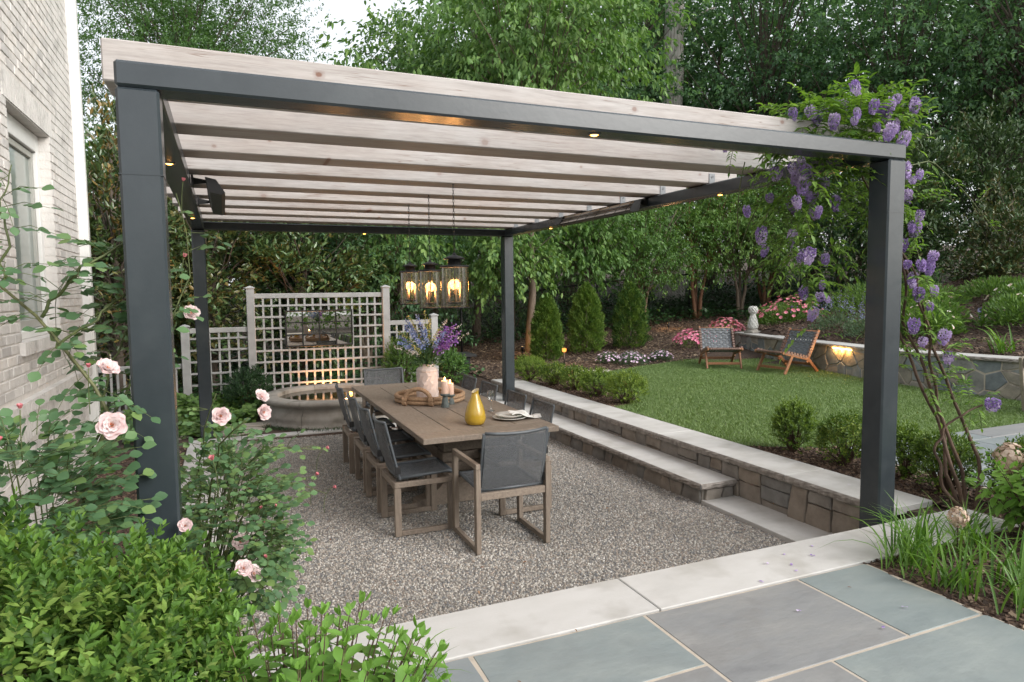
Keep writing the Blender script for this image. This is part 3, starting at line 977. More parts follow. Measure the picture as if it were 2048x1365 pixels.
# end return
p_, d_, n_ = on_curve(0)
face_stones(rw, (p_.x, p_.y, 0.22), (-n_.x, -n_.y, 0), (-d_.x, -d_.y, 0), 0.34, ZW - 0.27, 0.25, M['fieldstone'], 15, aspect=1.2)
u = -0.04
while u < WL - 0.05:
    u2 = min(u + random.uniform(1.15, 1.5), WL)
    k = 9
    fr, bk = [], []
    for i in range(k):
        uu = u + 0.003 + (u2 - u - 0.006) * i / (k - 1)
        p, d, n = on_curve(uu)
        if uu < 0:
            p = p + d * uu
        fr.append(p + n * 0.04)
        bk.append(p - n * 0.36)
    poly = [(q.x, q.y) for q in fr] + [(q.x, q.y) for q in bk[::-1]]
    cp = MB().prism(poly, ZW - 0.05, ZW, c=0.004).build('cap_stone', M['limestone'], rw)
    e = MB()
    for i in range(k - 1):
        _, d, n = on_curve(u + (u2 - u) * (i + 0.5) / (k - 1))
        jag_edge(e, (fr[i].x + n.x * .001, fr[i].y + n.y * .001), (fr[i + 1].x + n.x * .001, fr[i + 1].y + n.y * .001), ZW - 0.05, ZW - 0.002, (n.x, n.y))
    e.build('rough_edge', M['rockface'], cp)
    u = u2
# strip light under the cap
def point_light(name, loc, energy, color, radius, parent=None):
    l = bpy.data.lights.new(name, 'POINT')
    l.energy = energy
    l.color = color
    l.shadow_soft_size = radius
    o = bpy.data.objects.new(name, l)
    scene.collection.objects.link(o)
    o.location = loc
    if parent is not None:
        o.parent = parent
        q = parent.get('base')
        if q is not None and parent.parent is None:
            o.matrix_parent_inverse = Matrix.Translation((-q[0], -q[1], -q[2]))
    return o
M['amber'] = glow('amber_lamp', (1.0, 0.48, 0.10), 14)
M['warm_bulb'] = glow('warm_bulb', (1.0, 0.44, 0.11), 4)
M['orange_lens'] = glow('orange_lens', (1.0, 0.42, 0.08), 7)
M['flame'] = glow('candle_flame', (1.0, 0.50, 0.12), 26)
uL = 3.62
p, d, n = on_curve(uL)
q = p + n * 0.030
Mx = Matrix((d, n, Vector((0, 0, 1)))).transposed().to_4x4()
Mx.translation = Vector((q.x, q.y, ZW - 0.062))
MB().box(-0.22, 0.22, -0.006, 0.006, -0.010, 0.008, Mx).build('strip_light', M['amber'], rw)
for k in (-0.15, 0.0, 0.15):
    pl = p + d * k + n * 0.075
    point_light('strip_lamp', (pl.x, pl.y, ZW - 0.09), 1.3, (1.0, 0.50, 0.14), 0.02, rw)

# ------------------------------------------------------------------ lawn
def lawn_edge_far(x):       # the curved back edge of the grass
    return np.interp(x, [4.84, 5.25, 5.45, 5.75, 6.3, 7.3, 8.5, 9.6, 10.6], [4.30, 4.42, 5.1, 6.6, 7.28, 7.62, 7.95, 8.3, 8.8])
def lawn_edge_near(x):
    return np.interp(x, [4.84, 5.05, 5.3, 5.6, 12], [1.98, 1.82, 1.66, 1.55, 1.50])
xs = np.linspace(4.838, 10.7, 60)
V, F = [], []
ny = 40
for i, x in enumerate(xs):
    y0, y1 = float(lawn_edge_near(x)), float(lawn_edge_far(x))
    for k in range(ny):
        y = y0 + (y1 - y0) * k / (ny - 1)
        V.append((min(x, float(wall_x(y)) - 0.02), y, float(lawn_z(x, y))))
for i in range(len(xs) - 1):
    for k in range(ny - 1):
        a = i * ny + k
        F.append((a, a + ny, a + ny + 1, a + 1))
M['turf_base'] = surf('turf_base', [(0.3, (0.065, 0.105, 0.032)), (0.7, (0.115, 0.165, 0.055))], scale=60, rough=0.9, bump=0.5, bump_scale=160)
lawn = new_obj('lawn', np_mesh('lawn', V, F, smooth=True), None, 'structure')
lawn.data.materials.append(M['turf_base'])
n = 230000
x = rng.uniform(4.845, 10.6, n)
y = rng.uniform(1.5, 8.6, n)
ok = (y > lawn_edge_near(x)) & (y < lawn_edge_far(x)) & (x < wall_x(y) - 0.02)
keep = rng.random(n) < np.clip(1.25 - np.hypot(x - CAM[0], y - CAM[1]) / 22, 0.55, 1)
ok &= keep
x, y = x[ok], y[ok]
n = len(x)
h = rng.uniform(0.016, 0.034, n)
a = rng.uniform(0, 6.283, n)
w = rng.uniform(0.0035, 0.0065, n)
lx, ly = rng.normal(0, 0.55, n) * h, rng.normal(0, 0.55, n) * h
z = lawn_z(x, y)
B = np.stack([x, y, z], -1)
S = np.stack([np.cos(a) * w, np.sin(a) * w, 0 * w], -1)
T = B + np.stack([lx, ly, h], -1)
V = np.stack([B - S, B + S, T], 1).reshape(-1, 3)
F = np.arange(3 * n).reshape(-1, 3)
patch = np.array([0.5 + 0.5 * noise.noise((float(p) * 0.9, float(q) * 0.9, 3.0)) for p, q in zip(x[::1], y[::1])])
grass = new_obj('turf_grass', np_mesh('turf_grass', V, F, rnd=np.clip(0.15 + 0.35 * patch + 0.45 * rng.random(n) ** 1.3, 0, 0.98)), None, 'stuff')
grass.data.materials.append(M['turf'])

# ------------------------------------------------------------------ far terrace by the lawn (bluestone)
ft = MB().box(5.47, 12.0, -0.3, 1.49, 0.2, ZC - 0.006).build('far_terrace', M['mortar'], None, 'structure')
yrows = [(1.18, 1.485), (0.52, 1.17), (-0.25, 0.51)]
for r, (y0, y1) in enumerate(yrows):
    x = 5.5
    k = 0
    while x < 11.6:
        w_ = [1.05, 1.5, 1.2][(k + r) % 3] if r else 1.65
        w_ = w_ * random.uniform(0.85, 1.15)
        MB().box(x, x + w_ - 0.012, y0, y1 - 0.005, ZC - 0.02, ZC + random.uniform(-0.001, 0.0015), c=0.004).build('flagstone', random.choice([M['bluestone'], M['bluestone'], M['bluestone_grey']]), ft)
        x += w_
        k += 1

# ------------------------------------------------------------------ mulch beds with bark chips
def bed(name, poly_fn, xs, ys, density, zoff=0.012, mat=None, chip=None, size=(0.024, 0.008, 0.004)):
    X, Y = np.meshgrid(xs, ys)
    Z = terrain(X, Y) + zoff
    V = np.stack([X, Y, Z], -1).reshape(-1, 3)
    nx, ny = len(xs), len(ys)
    F = []
    for j in range(ny - 1):
        for i in range(nx - 1):
            cx, cyy = (xs[i] + xs[i + 1]) / 2, (ys[j] + ys[j + 1]) / 2
            if poly_fn(cx, cyy):
                a = j * nx + i
                F.append((a, a + 1, a + nx + 1, a + nx))
    o = new_obj(name, np_mesh(name, V, F, smooth=True), None, 'stuff')
    o.data.materials.append(mat or M['earth'])
    scatter(o, density, 'cube', size, chip or M['chip'], 0.4, 1.3, seed=len(name))
    return o
bed('bark_mulch', lambda x, y: y < lawn_edge_near(x) + 0.02 or y > lawn_edge_far(x) - 0.03, np.linspace(4.835, 5.85, 14), np.linspace(-0.2, 7.3, 60), 2600, 0.022)
bed('bark_mulch', lambda x, y: x > 3.49 or y > -0.2, np.concatenate([np.linspace(3.49, 5.47, 20)]), np.concatenate([np.linspace(-2.6, -0.45, 24)]), 2600, 0.026)
bed('bark_mulch', lambda x, y: y < -0.2, np.linspace(4.86, 5.9, 10), np.linspace(-0.45, -0.22, 4), 2600, 0.027)
bed('bark_mulch', lambda x, y: y > lawn_edge_far(x) - 0.03 and x < 16 and (x < 10.75 or y > 8.7 or x > wall_x(y) + 0.36), np.linspace(4.6, 18, 110), np.linspace(6.4, 15, 80), 420, 0.014, chip=M['litter'], size=(0.034, 0.014, 0.004))
bed('bark_mulch', lambda x, y: x > wall_x(y) + 0.36, np.linspace(9.9, 22, 100), np.linspace(-1, 8.9, 80), 330, 0.016, size=(0.036, 0.013, 0.005))
bed('bark_mulch', lambda x, y: True, np.linspace(-0.99, -0.16, 10), np.linspace(-1.5, 5.8, 60), 900, 0.012)

# stepping flags by the fountain and at the corner of the lawn
def flag_blob(name, label, cx, cy_, rx, ry, z, h, seed, mat, cat='stepping stone', group=None):
    rg = random.Random(seed)
    poly = []
    for k in range(11):
        a = 2 * math.pi * k / 11
        r = rg.uniform(0.82, 1.08)
        poly.append((cx + rx * r * math.cos(a), cy_ + ry * r * math.sin(a)))
    o = MB().prism(poly, z - 0.03, z + h, c=0.010).build(name, mat, None)
    tag(o, label, cat, group)
M['tan_flag'] = surf('tan_flagstone', [(0.3, (0.27, 0.24, 0.20)), (0.7, (0.40, 0.37, 0.32))], scale=3, rough=0.8, bump=0.3, bump_scale=25)
flag_blob('stepping_stone', 'flat tan stepping stone at the mulch edge, nearer the path light', 6.02, 8.02, 0.42, 0.27, 0.34, 0.055, 4, M['tan_flag'], group='stepping stones at the corner of the lawn')
flag_blob('stepping_stone', 'flat tan stepping stone touching the lawn edge', 6.28, 7.42, 0.46, 0.20, 0.35, 0.045, 9, M['tan_flag'], group='stepping stones at the corner of the lawn')
for i, (a, b, c_, d_, lab) in enumerate([(0.42, 6.45, 0.33, 0.16, 'grey paving flag beside the foot of the far left post'), (0.70, 6.80, 0.26, 0.14, 'grey paving flag close to the fountain base'),
                                         (0.22, 6.86, 0.20, 0.14, 'small grey paving flag behind the pergola post'), (-0.35, 6.5, 0.3, 0.2, 'grey paving flag between the house corner and the far left post')]):
    flag_blob('paving_flag', lab, a, b, c_, d_, 0.03, 0.03, 20 + i, M['tan_flag'], cat='paving flag', group='flags around the fountain')

# ================================================================== house
HX = -1.0
hs_ = thing('brick_house', 'whitewashed brick house wall with a white window and corner trim', 'house', (HX, 3.0, 0.0))
Y0, Y1, ZT = -2.0, 5.16, 6.6
WY0, WY1, WZ0, WZ1 = 2.84, 4.10, 1.52, 3.22
mw = MB()
mw.box(HX - 0.32, HX - 0.006, Y0, WY0, 0, ZT)
mw.box(HX - 0.32, HX - 0.006, WY1, Y1, 0, ZT)
mw.box(HX - 0.32, HX - 0.006, WY0, WY1, 0, WZ0 - 0.002)
mw.box(HX - 0.32, HX - 0.006, WY0, WY1, WZ1 + 0.002, ZT)
mw.box(-9, HX - 0.33, Y0, Y1 + 0.05, 0, ZT)
mw.build('wall', M['brick_mortar'], hs_)
BL, BH, CR = 0.203, 0.064, 0.075
bricks = []
zrow = 0.02
row = 0
while zrow < ZT - 0.08:
    yb = Y0 - (0.106 if row % 2 else 0)
    while yb < Y1:
        a, b = max(yb, Y0), min(yb + BL, Y1)
        segs = [(a, b)]
        zc = zrow + BH / 2
        if WZ0 - 0.10 < zc < WZ1 + 0.21:
            pad = 0.10 if zc > WZ1 else (0.06 if zc < WZ0 else 0.0)
            lo, hi = WY0 - pad, WY1 + pad
            segs = []
            if a < lo: segs.append((a, min(b, lo - 0.004)))
            if b > hi: segs.append((max(a, hi + 0.004), b))
        if 0.80 < zc < 1.12:
            segs = []
        for s in segs:
            if s[1] - s[0] > 0.02:
                bricks.append((s[0], s[1], zrow, zrow + BH))
        yb += BL + 0.010
    zrow += CR
    row += 1
# soldier courses: over the window, the sill and the water table
sold = []
y = WY0 - 0.095
while y < WY1 + 0.08:
    sold.append((y, y + 0.056, WZ1 + 0.012, WZ1 + 0.205, 0.004))
    y += 0.066
y = Y0
while y < Y1 - 0.03:
    sold.append((y, y + 0.056, 0.815, 1.012, 0.012))
    sold.append((y, y + 0.056, 1.020, 1.105, 0.05))
    y += 0.066
y = WY0 - 0.05
while y < WY1 + 0.03:
    sold.append((y, y + 0.056, WZ0 - 0.10, WZ0 - 0.004, 0.03))
    y += 0.066
allb = [(b[0], b[1], b[2], b[3], random.uniform(-0.002, 0.002)) for b in bricks] + sold
f_ = np.array([math.sin(R(23.0362)), math.cos(R(23.0362))])
def bscore(b):
    yb, zb = (b[0] + b[1]) / 2, (b[2] + b[3]) / 2
    d = np.array([HX - CAM[0], yb - CAM[1]])
    fw = d @ f_
    rt = d[0] * f_[1] - d[1] * f_[0]
    if fw < 0.5 or abs(rt / fw) > 0.77 or abs((zb - CAM[2]) / fw + 0.07) > 0.53 or zb < 0.55:
        return -1
    return (b[1] - b[0]) * (b[3] - b[2]) / (fw * fw) + (10 if (b[1] - b[0]) > 0.1 and fw < 6.4 else 0) / fw
order = sorted(range(len(allb)), key=lambda i: -bscore(allb[i]))
def brick_box(mb, b):
    return mb.box(HX - 0.06, HX + b[4], b[0], b[1], b[2], b[3], c=0.004)
bm_cache = {}
for i in order[:292]:
    b = allb[i]
    key = (round(b[1] - b[0], 3), round(b[3] - b[2], 3), round(b[4], 3))
    if key not in bm_cache:
        bm_cache[key] = MB().box(-0.06, 0, 0, b[1] - b[0], 0, b[3] - b[2], c=0.004).mesh('brick', M['brick'])
    o = new_obj('brick', bm_cache[key], hs_)
    o.location = (HX + b[4], b[0], b[2])
rest = MB()
for i in order[292:]:
    b = allb[i]
    rest.box(HX - 0.03, HX + b[4], b[0], b[1], b[2], b[3])
rest.build('brick_courses', M['brick_rest'], hs_, 'stuff')
# jamb bricks in the reveal
k = 0
z = WZ0 + 0.005
while z < WZ1 - 0.05:
    MB().box(HX - 0.10, HX - 0.001, WY1 + 0.0, WY1 + 0.003, z, z + BH).build('brick', M['brick'], hs_) if False else None
    z += CR
# window
wf = MB()
xo, xi = HX - 0.085, HX - 0.16
wf.box(xi, xo, WY0 + 0.002, WY0 + 0.09, WZ0, WZ1 - 0.002, c=0.004)
wf.box(xi, xo, WY1 - 0.09, WY1 - 0.002, WZ0, WZ1 - 0.002, c=0.004)
wf.box(xi, xo, WY0 + 0.092, WY1 - 0.092, WZ1 - 0.15, WZ1 - 0.002, c=0.004)
wf.box(xi, xo + 0.02, WY0 + 0.092, WY1 - 0.092, WZ0, WZ0 + 0.06, c=0.004)
win = wf.build('window', M['trim'], hs_)
sa = MB()
a, b, z0, z1 = WY0 + 0.10, WY1 - 0.10, WZ0 + 0.065, WZ1 - 0.16
sa.box(xi, xo - 0.025, a, a + 0.055, z0, z1, c=0.003).box(xi, xo - 0.025, b - 0.055, b, z0, z1, c=0.003)
sa.box(xi, xo - 0.025, a + 0.056, b - 0.056, z1 - 0.05, z1, c=0.003).box(xi, xo - 0.025, a + 0.056, b - 0.056, z0, z0 + 0.07, c=0.003)
sa.build('sash', M['sash'], win)
m, nt, out = nt_new('window_glass')
b_ = nt.nodes.new('ShaderNodeBsdfPrincipled')
b_.inputs['Base Color'].default_value = (0.22, 0.26, 0.24, 1)
b_.inputs['Roughness'].default_value = 0.06
b_.inputs['Specular IOR Level'].default_value = 0.9
nt.links.new(b_.outputs[0], out.inputs[0])
M['window_glass'] = m
MB().box(xi + 0.02, xi + 0.028, a + 0.05, b - 0.05, z0 + 0.06, z1 - 0.045).build('pane', M['window_glass'], win)
rv = MB()
# brick reveal on the far jamb
z = WZ0 + 0.004
while z < WZ1 - 0.06:
    rv.box(HX - 0.098, HX - 0.008, WY1 - 0.002, WY1 + 0.02, z, z + BH)
    z += CR
rv.build('reveal_bricks', M['brick_rest'], hs_, 'stuff')
MB().box(HX - 0.07, HX + 0.062, Y1 + 0.003, Y1 + 0.155, 0.0, ZT, c=0.006).box(HX + 0.0, HX + 0.080, Y1 + 0.03, Y1 + 0.13, 0.0, ZT, c=0.01).build('corner_trim', M['trim'], hs_)

# ================================================================== pergola
pg = thing('pergola', 'dark grey steel pergola with pale cedar rafters over the dining table', 'pergola', (0, 0, 0))
PW, LX, LY, H, BT = 0.15, 4.315, 6.40, 2.739, 0.0975
for (x, y) in ((0, 0), (LX - PW, 0), (0, LY - PW), (LX - PW, LY - PW)):
    MB().box(x, x + PW, y, y + PW, -0.05, H - BT - 0.002, c=0.010).build('post', M['steel'], pg)
MB().box(0, LX, 0.0, PW, H - BT, H, c=0.010).build('beam', M['steel'], pg)
MB().box(0, LX, LY - PW, LY, H - BT, H, c=0.010).build('beam', M['steel'], pg)
MB().box(0.003, PW, PW + 0.001, LY - PW - 0.001, H - BT, H - 0.002, c=0.008).build('beam', M['steel'], pg)
MB().box(LX - PW, LX - 0.003, PW + 0.001, LY - PW - 0.001, H - BT, H - 0.002, c=0.008).build('beam', M['steel'], pg)
# weld seams round the tops of the near posts
for x in (0, LX - PW):
    MB().box(x - 0.002, x + PW + 0.002, -0.002, PW + 0.002, H - BT - 0.33, H - BT - 0.327).build('weld_seam', M['steel'], pg)
RT, RHT, RS, RY0 = 0.255, 0.175, 0.705, 0.34
ZR = H + 0.007
for k in range(9):
    y0 = RY0 + RS * k
    rf = MB().box(-0.09 + random.uniform(-.01, .01), 4.53 + random.uniform(-.015, .015), y0, y0 + RT, ZR, ZR + RHT, c=0.006).build('rafter', M['cedar'], pg)
    for bx in (PW * 0.5, LX - PW * 0.5):
        bk = MB()
        bk.box(bx - 0.03, bx + 0.03, y0 - 0.006, y0 - 0.001, ZR - 0.006, ZR + 0.085)
        bk.box(bx - 0.03, bx + 0.03, y0 + RT + 0.001, y0 + RT + 0.006, ZR - 0.006, ZR + 0.085)
        br = bk.build('bracket', M['zinc'], pg)
        MB().lathe([(0.0, -0.006), (0.008, -0.005), (0.010, 0.0), (0.010, 0.002)], 8, M=Matrix.Translation((bx, y0 - 0.007, ZR + 0.055)) @ Matrix.Rotation(R(90), 4, 'X')).build('bolt', M['zinc'], br)
# recessed lights under the beams
for (x, y, e) in ((2.114, 0.075, 5.0), (LX - 0.075, 1.64, 2.6), (LX - 0.075, 4.86, 2.6), (2.135, LY - 0.075, 2.6), (0.075, 4.86, 2.6), (0.075, 1.64, 2.6)):
    rl = MB().lathe([(0.034, 0.0), (0.034, -0.004), (0.024, -0.006), (0.022, 0.0)], 20, (x, y, H - BT - 0.001)).build('recessed_light', M['zinc'], pg)
    MB().lathe([(0.0, -0.010), (0.012, -0.009), (0.021, -0.004)], 16, (x, y, H - BT - 0.001)).build('lens', M['orange_lens'], rl)
    spot_light('downlight', (x, y, H - BT - 0.02), e * 1.3, (1.0, 0.55, 0.20), 125, pg)
# ================================================================== dining table
tb = thing('dining_table', 'long grey brown wooden dining table on trestle legs in the gravel court', 'table', (2.237, 3.39, 0))
TX0, TX1, TY0, TY1, TZ = 1.670, 2.804, 1.840, 4.945, 0.75
bw = (TX1 - TX0) / 4
for i in range(4):
    MB().box(TX0 + i * bw + 0.003, TX0 + (i + 1) * bw - 0.003, TY0 + 0.232, TY1 - 0.252, TZ - 0.045, TZ, c=0.004).build('board', M['teak_grey'], tb)
for a, b in ((TY0, TY0 + 0.229), (TY1 - 0.249, TY1)):
    MB().box(TX0, TX1, a, b, TZ - 0.045, TZ, c=0.004).build('end_board', M['teak_grey'], tb)
MB().box(TX0 + 0.16, TX1 - 0.16, TY0 + 0.35, TY1 - 0.35, TZ - 0.10, TZ - 0.047).build('apron', M['teak_grey'], tb)
for yc in (2.62, 4.16):
    cxm = 2.237
    for k in range(5):
        hw = 0.21 - 0.012 * (k % 2)
        MB().box(cxm - hw, cxm + hw, yc - 0.085, yc + 0.085, 0.19 + k * 0.09, 0.19 + k * 0.09 + 0.083, c=0.006).build('pedestal_block', M['teak_grey'], tb)
    prof = [(-0.44, 0.0), (-0.44, 0.05), (-0.34, 0.07), (-0.26, 0.13), (-0.20, 0.185), (0.20, 0.185), (0.26, 0.13), (0.34, 0.07), (0.44, 0.05), (0.44, 0.0)]
    Mx = Matrix(((1, 0, 0), (0, 0, 1), (0, 1, 0))).to_4x4()
    Mx.translation = (cxm, yc - 0.075, 0)
    MB().prism(prof, 0, 0.15, Mx).build('foot', M['teak_grey'], tb)
MB().box(2.237 - 0.05, 2.237 + 0.05, 2.71, 4.07, 0.22, 0.34, c=0.006).build('stretcher', M['teak_grey'], tb)

# ================================================================== dining chairs
def sling(mb, p0, p1, width, sag, thick, nx=8, ny=6, curve_top=0.0):
    """a thin cloth panel stretched between two edges p0 (front/bottom) and p1 (rear/top) across y"""
    vs, fs = [], []
    p0, p1 = Vector(p0), Vector(p1)
    d = (p1 - p0)
    nrm = Vector((-d.z, 0, d.x)).normalized()
    for s in (0, 1):
        for j in range(ny + 1):
            for i in range(nx + 1):
                t = j / ny
                w = i / nx * 2 - 1
                k = sag * math.sin(math.pi * t) * 0.6 + sag * (1 - w * w) * (0.4 + 0.6 * t)
                p = p0 + d * t + Vector((0, w * width / 2, 0)) - nrm * k
                p = p + nrm * (thick * (s - 0.5))
                p.z += curve_top * t * (w * w - 1) * -1 * -1
                vs.append(p)
    m = (nx + 1) * (ny + 1)
    for s in (0, 1):
        for j in range(ny):
            for i in range(nx):
                a = s * m + j * (nx + 1) + i
                q = (a, a + 1, a + nx + 2, a + nx + 1)
                fs.append(q if s else q[::-1])
    rim = [i for i in range(nx + 1)] + [(j + 1) * (nx + 1) - 1 for j in range(1, ny + 1)] + [ny * (nx + 1) + i for i in range(nx - 1, -1, -1)] + [j * (nx + 1) for j in range(ny - 1, 0, -1)]
    mb.add(vs, fs, True)
    rv, rf = [], []
    for a, b in zip(rim, rim[1:] + rim[:1]):
        i = len(rv)
        rv += [vs[a], vs[b], vs[b + m], vs[a + m]]
        rf.append((i, i + 1, i + 2, i + 3))
    return mb.add(rv, rf, False)

def dining_chair(label, arms):
    """faces +x; the origin is on the ground under the middle of the seat"""
    t = thing('dining_armchair' if arms else 'dining_chair', label, 'chair', None, 'dining armchairs at the table ends' if arms else 'armless dining chairs along the table')
    W = 0.575 if arms else 0.515
    D0, D1 = (-0.27, 0.27) if arms else (-0.235, 0.235)
    lw, ld = 0.036, 0.050
    top = 0.645 if arms else 0.415
    for s in (-1, 1):
        y = s * (W / 2 - lw / 2)
        MB().box(D0, D0 + ld, y - lw / 2, y + lw / 2, 0, top - 0.041, c=0.003).build('leg', M['teak_leg'], t)
        MB().box(D1 - ld, D1, y - lw / 2, y + lw / 2, 0, top - 0.041, c=0.003).build('leg', M['teak_leg'], t)
        MB().box(D0, D1, y - lw / 2, y + lw / 2, top - 0.040, top, c=0.004).build('armrest' if arms else 'side_rail', M['teak_grey'], t)
        MB().box(D0 + ld + 0.001, D1 - ld - 0.001, y - lw / 2 + 0.002, y + lw / 2 - 0.002, 0.003, 0.040, c=0.003).build('runner', M['teak_grey'], t)
    iw = W - 2 * lw - 0.004
    zr = 0.40 if arms else 0.375
    MB().box(D0 + 0.006, D0 + 0.041, -iw / 2, iw / 2, zr - 0.02, zr + 0.03, c=0.003).build('cross_rail', M['teak_grey'], t)
    MB().box(D1 - 0.041, D1 - 0.006, -iw / 2, iw / 2, zr - 0.02, zr + 0.03, c=0.003).build('cross_rail', M['teak_grey'], t)
    sw_ = iw - 0.03
    zs = 0.455
    s_ = MB()
    sling(s_, (D1 - 0.02, 0, zs), (D0 + 0.05, 0, zs - 0.02), sw_, -0.010, 0.006)
    s_.build('seat', M['mesh_sling'], t)
    fr = MB()
    for s in (-1, 1):
        fr.tube([(D1 + 0.005, s * sw_ / 2, zs - 0.012), (D1 - 0.03, s * sw_ / 2, zs), (D0 + 0.05, s * sw_ / 2, zs - 0.02)], 0.013, 8)
    fr.tube([(D1 + 0.005, -sw_ / 2, zs - 0.012), (D1 + 0.005, sw_ / 2, zs - 0.012)], 0.013, 8)
    fr.build('seat_frame', M['sling_frame'], t)
    lean = 0.105
    b0, b1 = Vector((D0 + 0.055, 0, zs - 0.03)), Vector((D0 + 0.055 - lean, 0, 0.865))
    bp_ = MB()
    sling(bp_, b0, b1, sw_, -0.030, 0.005)
    bk = bp_.build('backrest', M['mesh_sling'], t)
    bf = MB()
    for s in (-1, 1):
        bf.beam(b0 + Vector((0, s * (sw_ / 2 + 0.006), 0)), b1 + Vector((0, s * (sw_ / 2 + 0.006), 0.006)), 0.024, 0.016, up=(1, 0, 0.2), c=0.004)
    n_ = 7
    for zz, pp in ((0.0, b1), ):
        pts = []
        for i in range(n_):
            w = i / (n_ - 1) * 2 - 1
            pts.append(pp + Vector((0.0 - 0.030 * (1 - w * w), w * sw_ / 2, 0.006 - 0.012 * (1 - w * w))))
        bf.tube(pts, 0.011, 8)
    bf.tube([b0 + Vector((-0.004, -sw_ / 2, 0.02)), b0 + Vector((-0.022, 0, 0.02)), b0 + Vector((-0.004, sw_ / 2, 0.02))], 0.011, 8)
    bf.build('back_frame', M['sling_frame'], t)
    for s in (-1, 1):
        hg = MB()
        y = s * (sw_ / 2 + 0.012)
        hg.box(D0 + 0.015, D0 + 0.058, y - 0.007, y + 0.007, 0.47, 0.53, c=0.003)
        hg.build('hinge_plate', M['black'], t)
    return t

sx = 1.70
c0 = dining_chair('dark sling chair on the left side, nearest the yellow jug and camera', False)
c0.location = (sx, 2.185, 0)
left = [(2.80, 'dark sling chair on the left side, second back from the yellow jug'), (3.42, 'dark sling chair on the left side, third back from the near end'),
        (4.13, 'dark sling chair on the left side, farthest back beside the fountain')]
for y, lab in left:
    copy_thing(c0, (sx + random.uniform(-.01, .01), y, 0), random.uniform(-.03, .03), lab)
right = [(2.30, 'dark sling chair on the wall side, nearest the white plate'), (2.88, 'dark sling chair on the wall side, beside the wine glass'),
         (3.60, 'dark sling chair on the wall side, third from the near end'), (4.22, 'dark sling chair on the wall side, farthest back behind the flower vase')]
for y, lab in right:
    copy_thing(c0, (2.60, y, 0), math.pi + random.uniform(-.03, .03), lab)
a0_ = dining_chair('dark sling armchair at the near head of the table, its back to the camera', True)
a0_.location = (2.195, 1.625, 0)
a0_.rotation_euler = (0, 0, R(90.0))
copy_thing(a0_, (2.17, 5.18, 0), R(-90), 'dark sling armchair at the far head of the table, before the fountain')

# ================================================================== things on the table
vz = TZ + 0.022
vx, vy = 2.185, 3.52
# rope tray
tray = thing('rope_tray', 'round tan rope tray with two arched handles under the flower vase', 'tray', (2.22, 3.56, TZ))
def rope_mat():
    return surf('twisted_rope', [(0.3, (0.26, 0.155, 0.085)), (0.7, (0.48, 0.32, 0.20))], scale=60, rough=0.8, bump=0.5, bump_scale=140)
M['rope'] = rope_mat()
tcx, tcy, tr_ = 2.22, 3.56, 0.335
def ring(mb, r, z, rad, n=48, m=10, a0=0, a1=2 * math.pi, tilt=None):
    vs, fs = [], []
    full = abs(a1 - a0 - 2 * math.pi) < 1e-6
    for i in range(n if full else n + 1):
        a = a0 + (a1 - a0) * i / n
        for k in range(m):
            b = 2 * math.pi * k / m
            rr = rad * (1 + 0.06 * math.sin(i * 2.2 + k * 1.2))
            vs.append((tcx + (r + rr * math.cos(b)) * math.cos(a), tcy + (r + rr * math.cos(b)) * math.sin(a), z + rr * math.sin(b)))
    for i in range(n):
        i2 = (i + 1) % n if full else i + 1
        for k in range(m):
            fs.append((i * m + k, i2 * m + k, i2 * m + (k + 1) % m, i * m + (k + 1) % m))
    return mb.add(vs, fs, True)
for z in (TZ + 0.024, TZ + 0.062):
    ring(MB(), tr_, z, 0.022).build('rope_ring', M['rope'], tray)
MB().lathe([(0, 0.006), (tr_ - 0.01, 0.006), (tr_ - 0.01, 0.018), (0, 0.018)], 40, (tcx, tcy, TZ)).build('base', M['rope'], tray)
for ang in (R(235), R(55)):
    cx_, cy_ = tcx + tr_ * math.cos(ang), tcy + tr_ * math.sin(ang)
    tx, ty = -math.sin(ang), math.cos(ang)
    pts = []
    for i in range(13):
        b = math.pi * i / 12
        pts.append((cx_ + tx * 0.135 * math.cos(b) + 0.02 * math.cos(ang), cy_ + ty * 0.135 * math.cos(b) + 0.02 * math.sin(ang), TZ + 0.04 + 0.125 * math.sin(b)))
    hd = MB().tube(pts, 0.021, 10).build('handle', M['rope'], tray)
    for e in (pts[0], pts[-1]):
        wmb = MB()
        for k in range(5):
            z = TZ + 0.005 + 0.0
            off = (k - 2) * 0.008
            loop = []
            for q in range(9):
                b = 2 * math.pi * q / 8
                loop.append((e[0] + tx * off + math.cos(ang) * 0.032 * math.cos(b), e[1] + ty * off + math.sin(ang) * 0.032 * math.cos(b), TZ + 0.046 + 0.045 * math.sin(b)))
            wmb.tube(loop, 0.005, 5)
        wmb.build('lashing', M['rope'], hd)

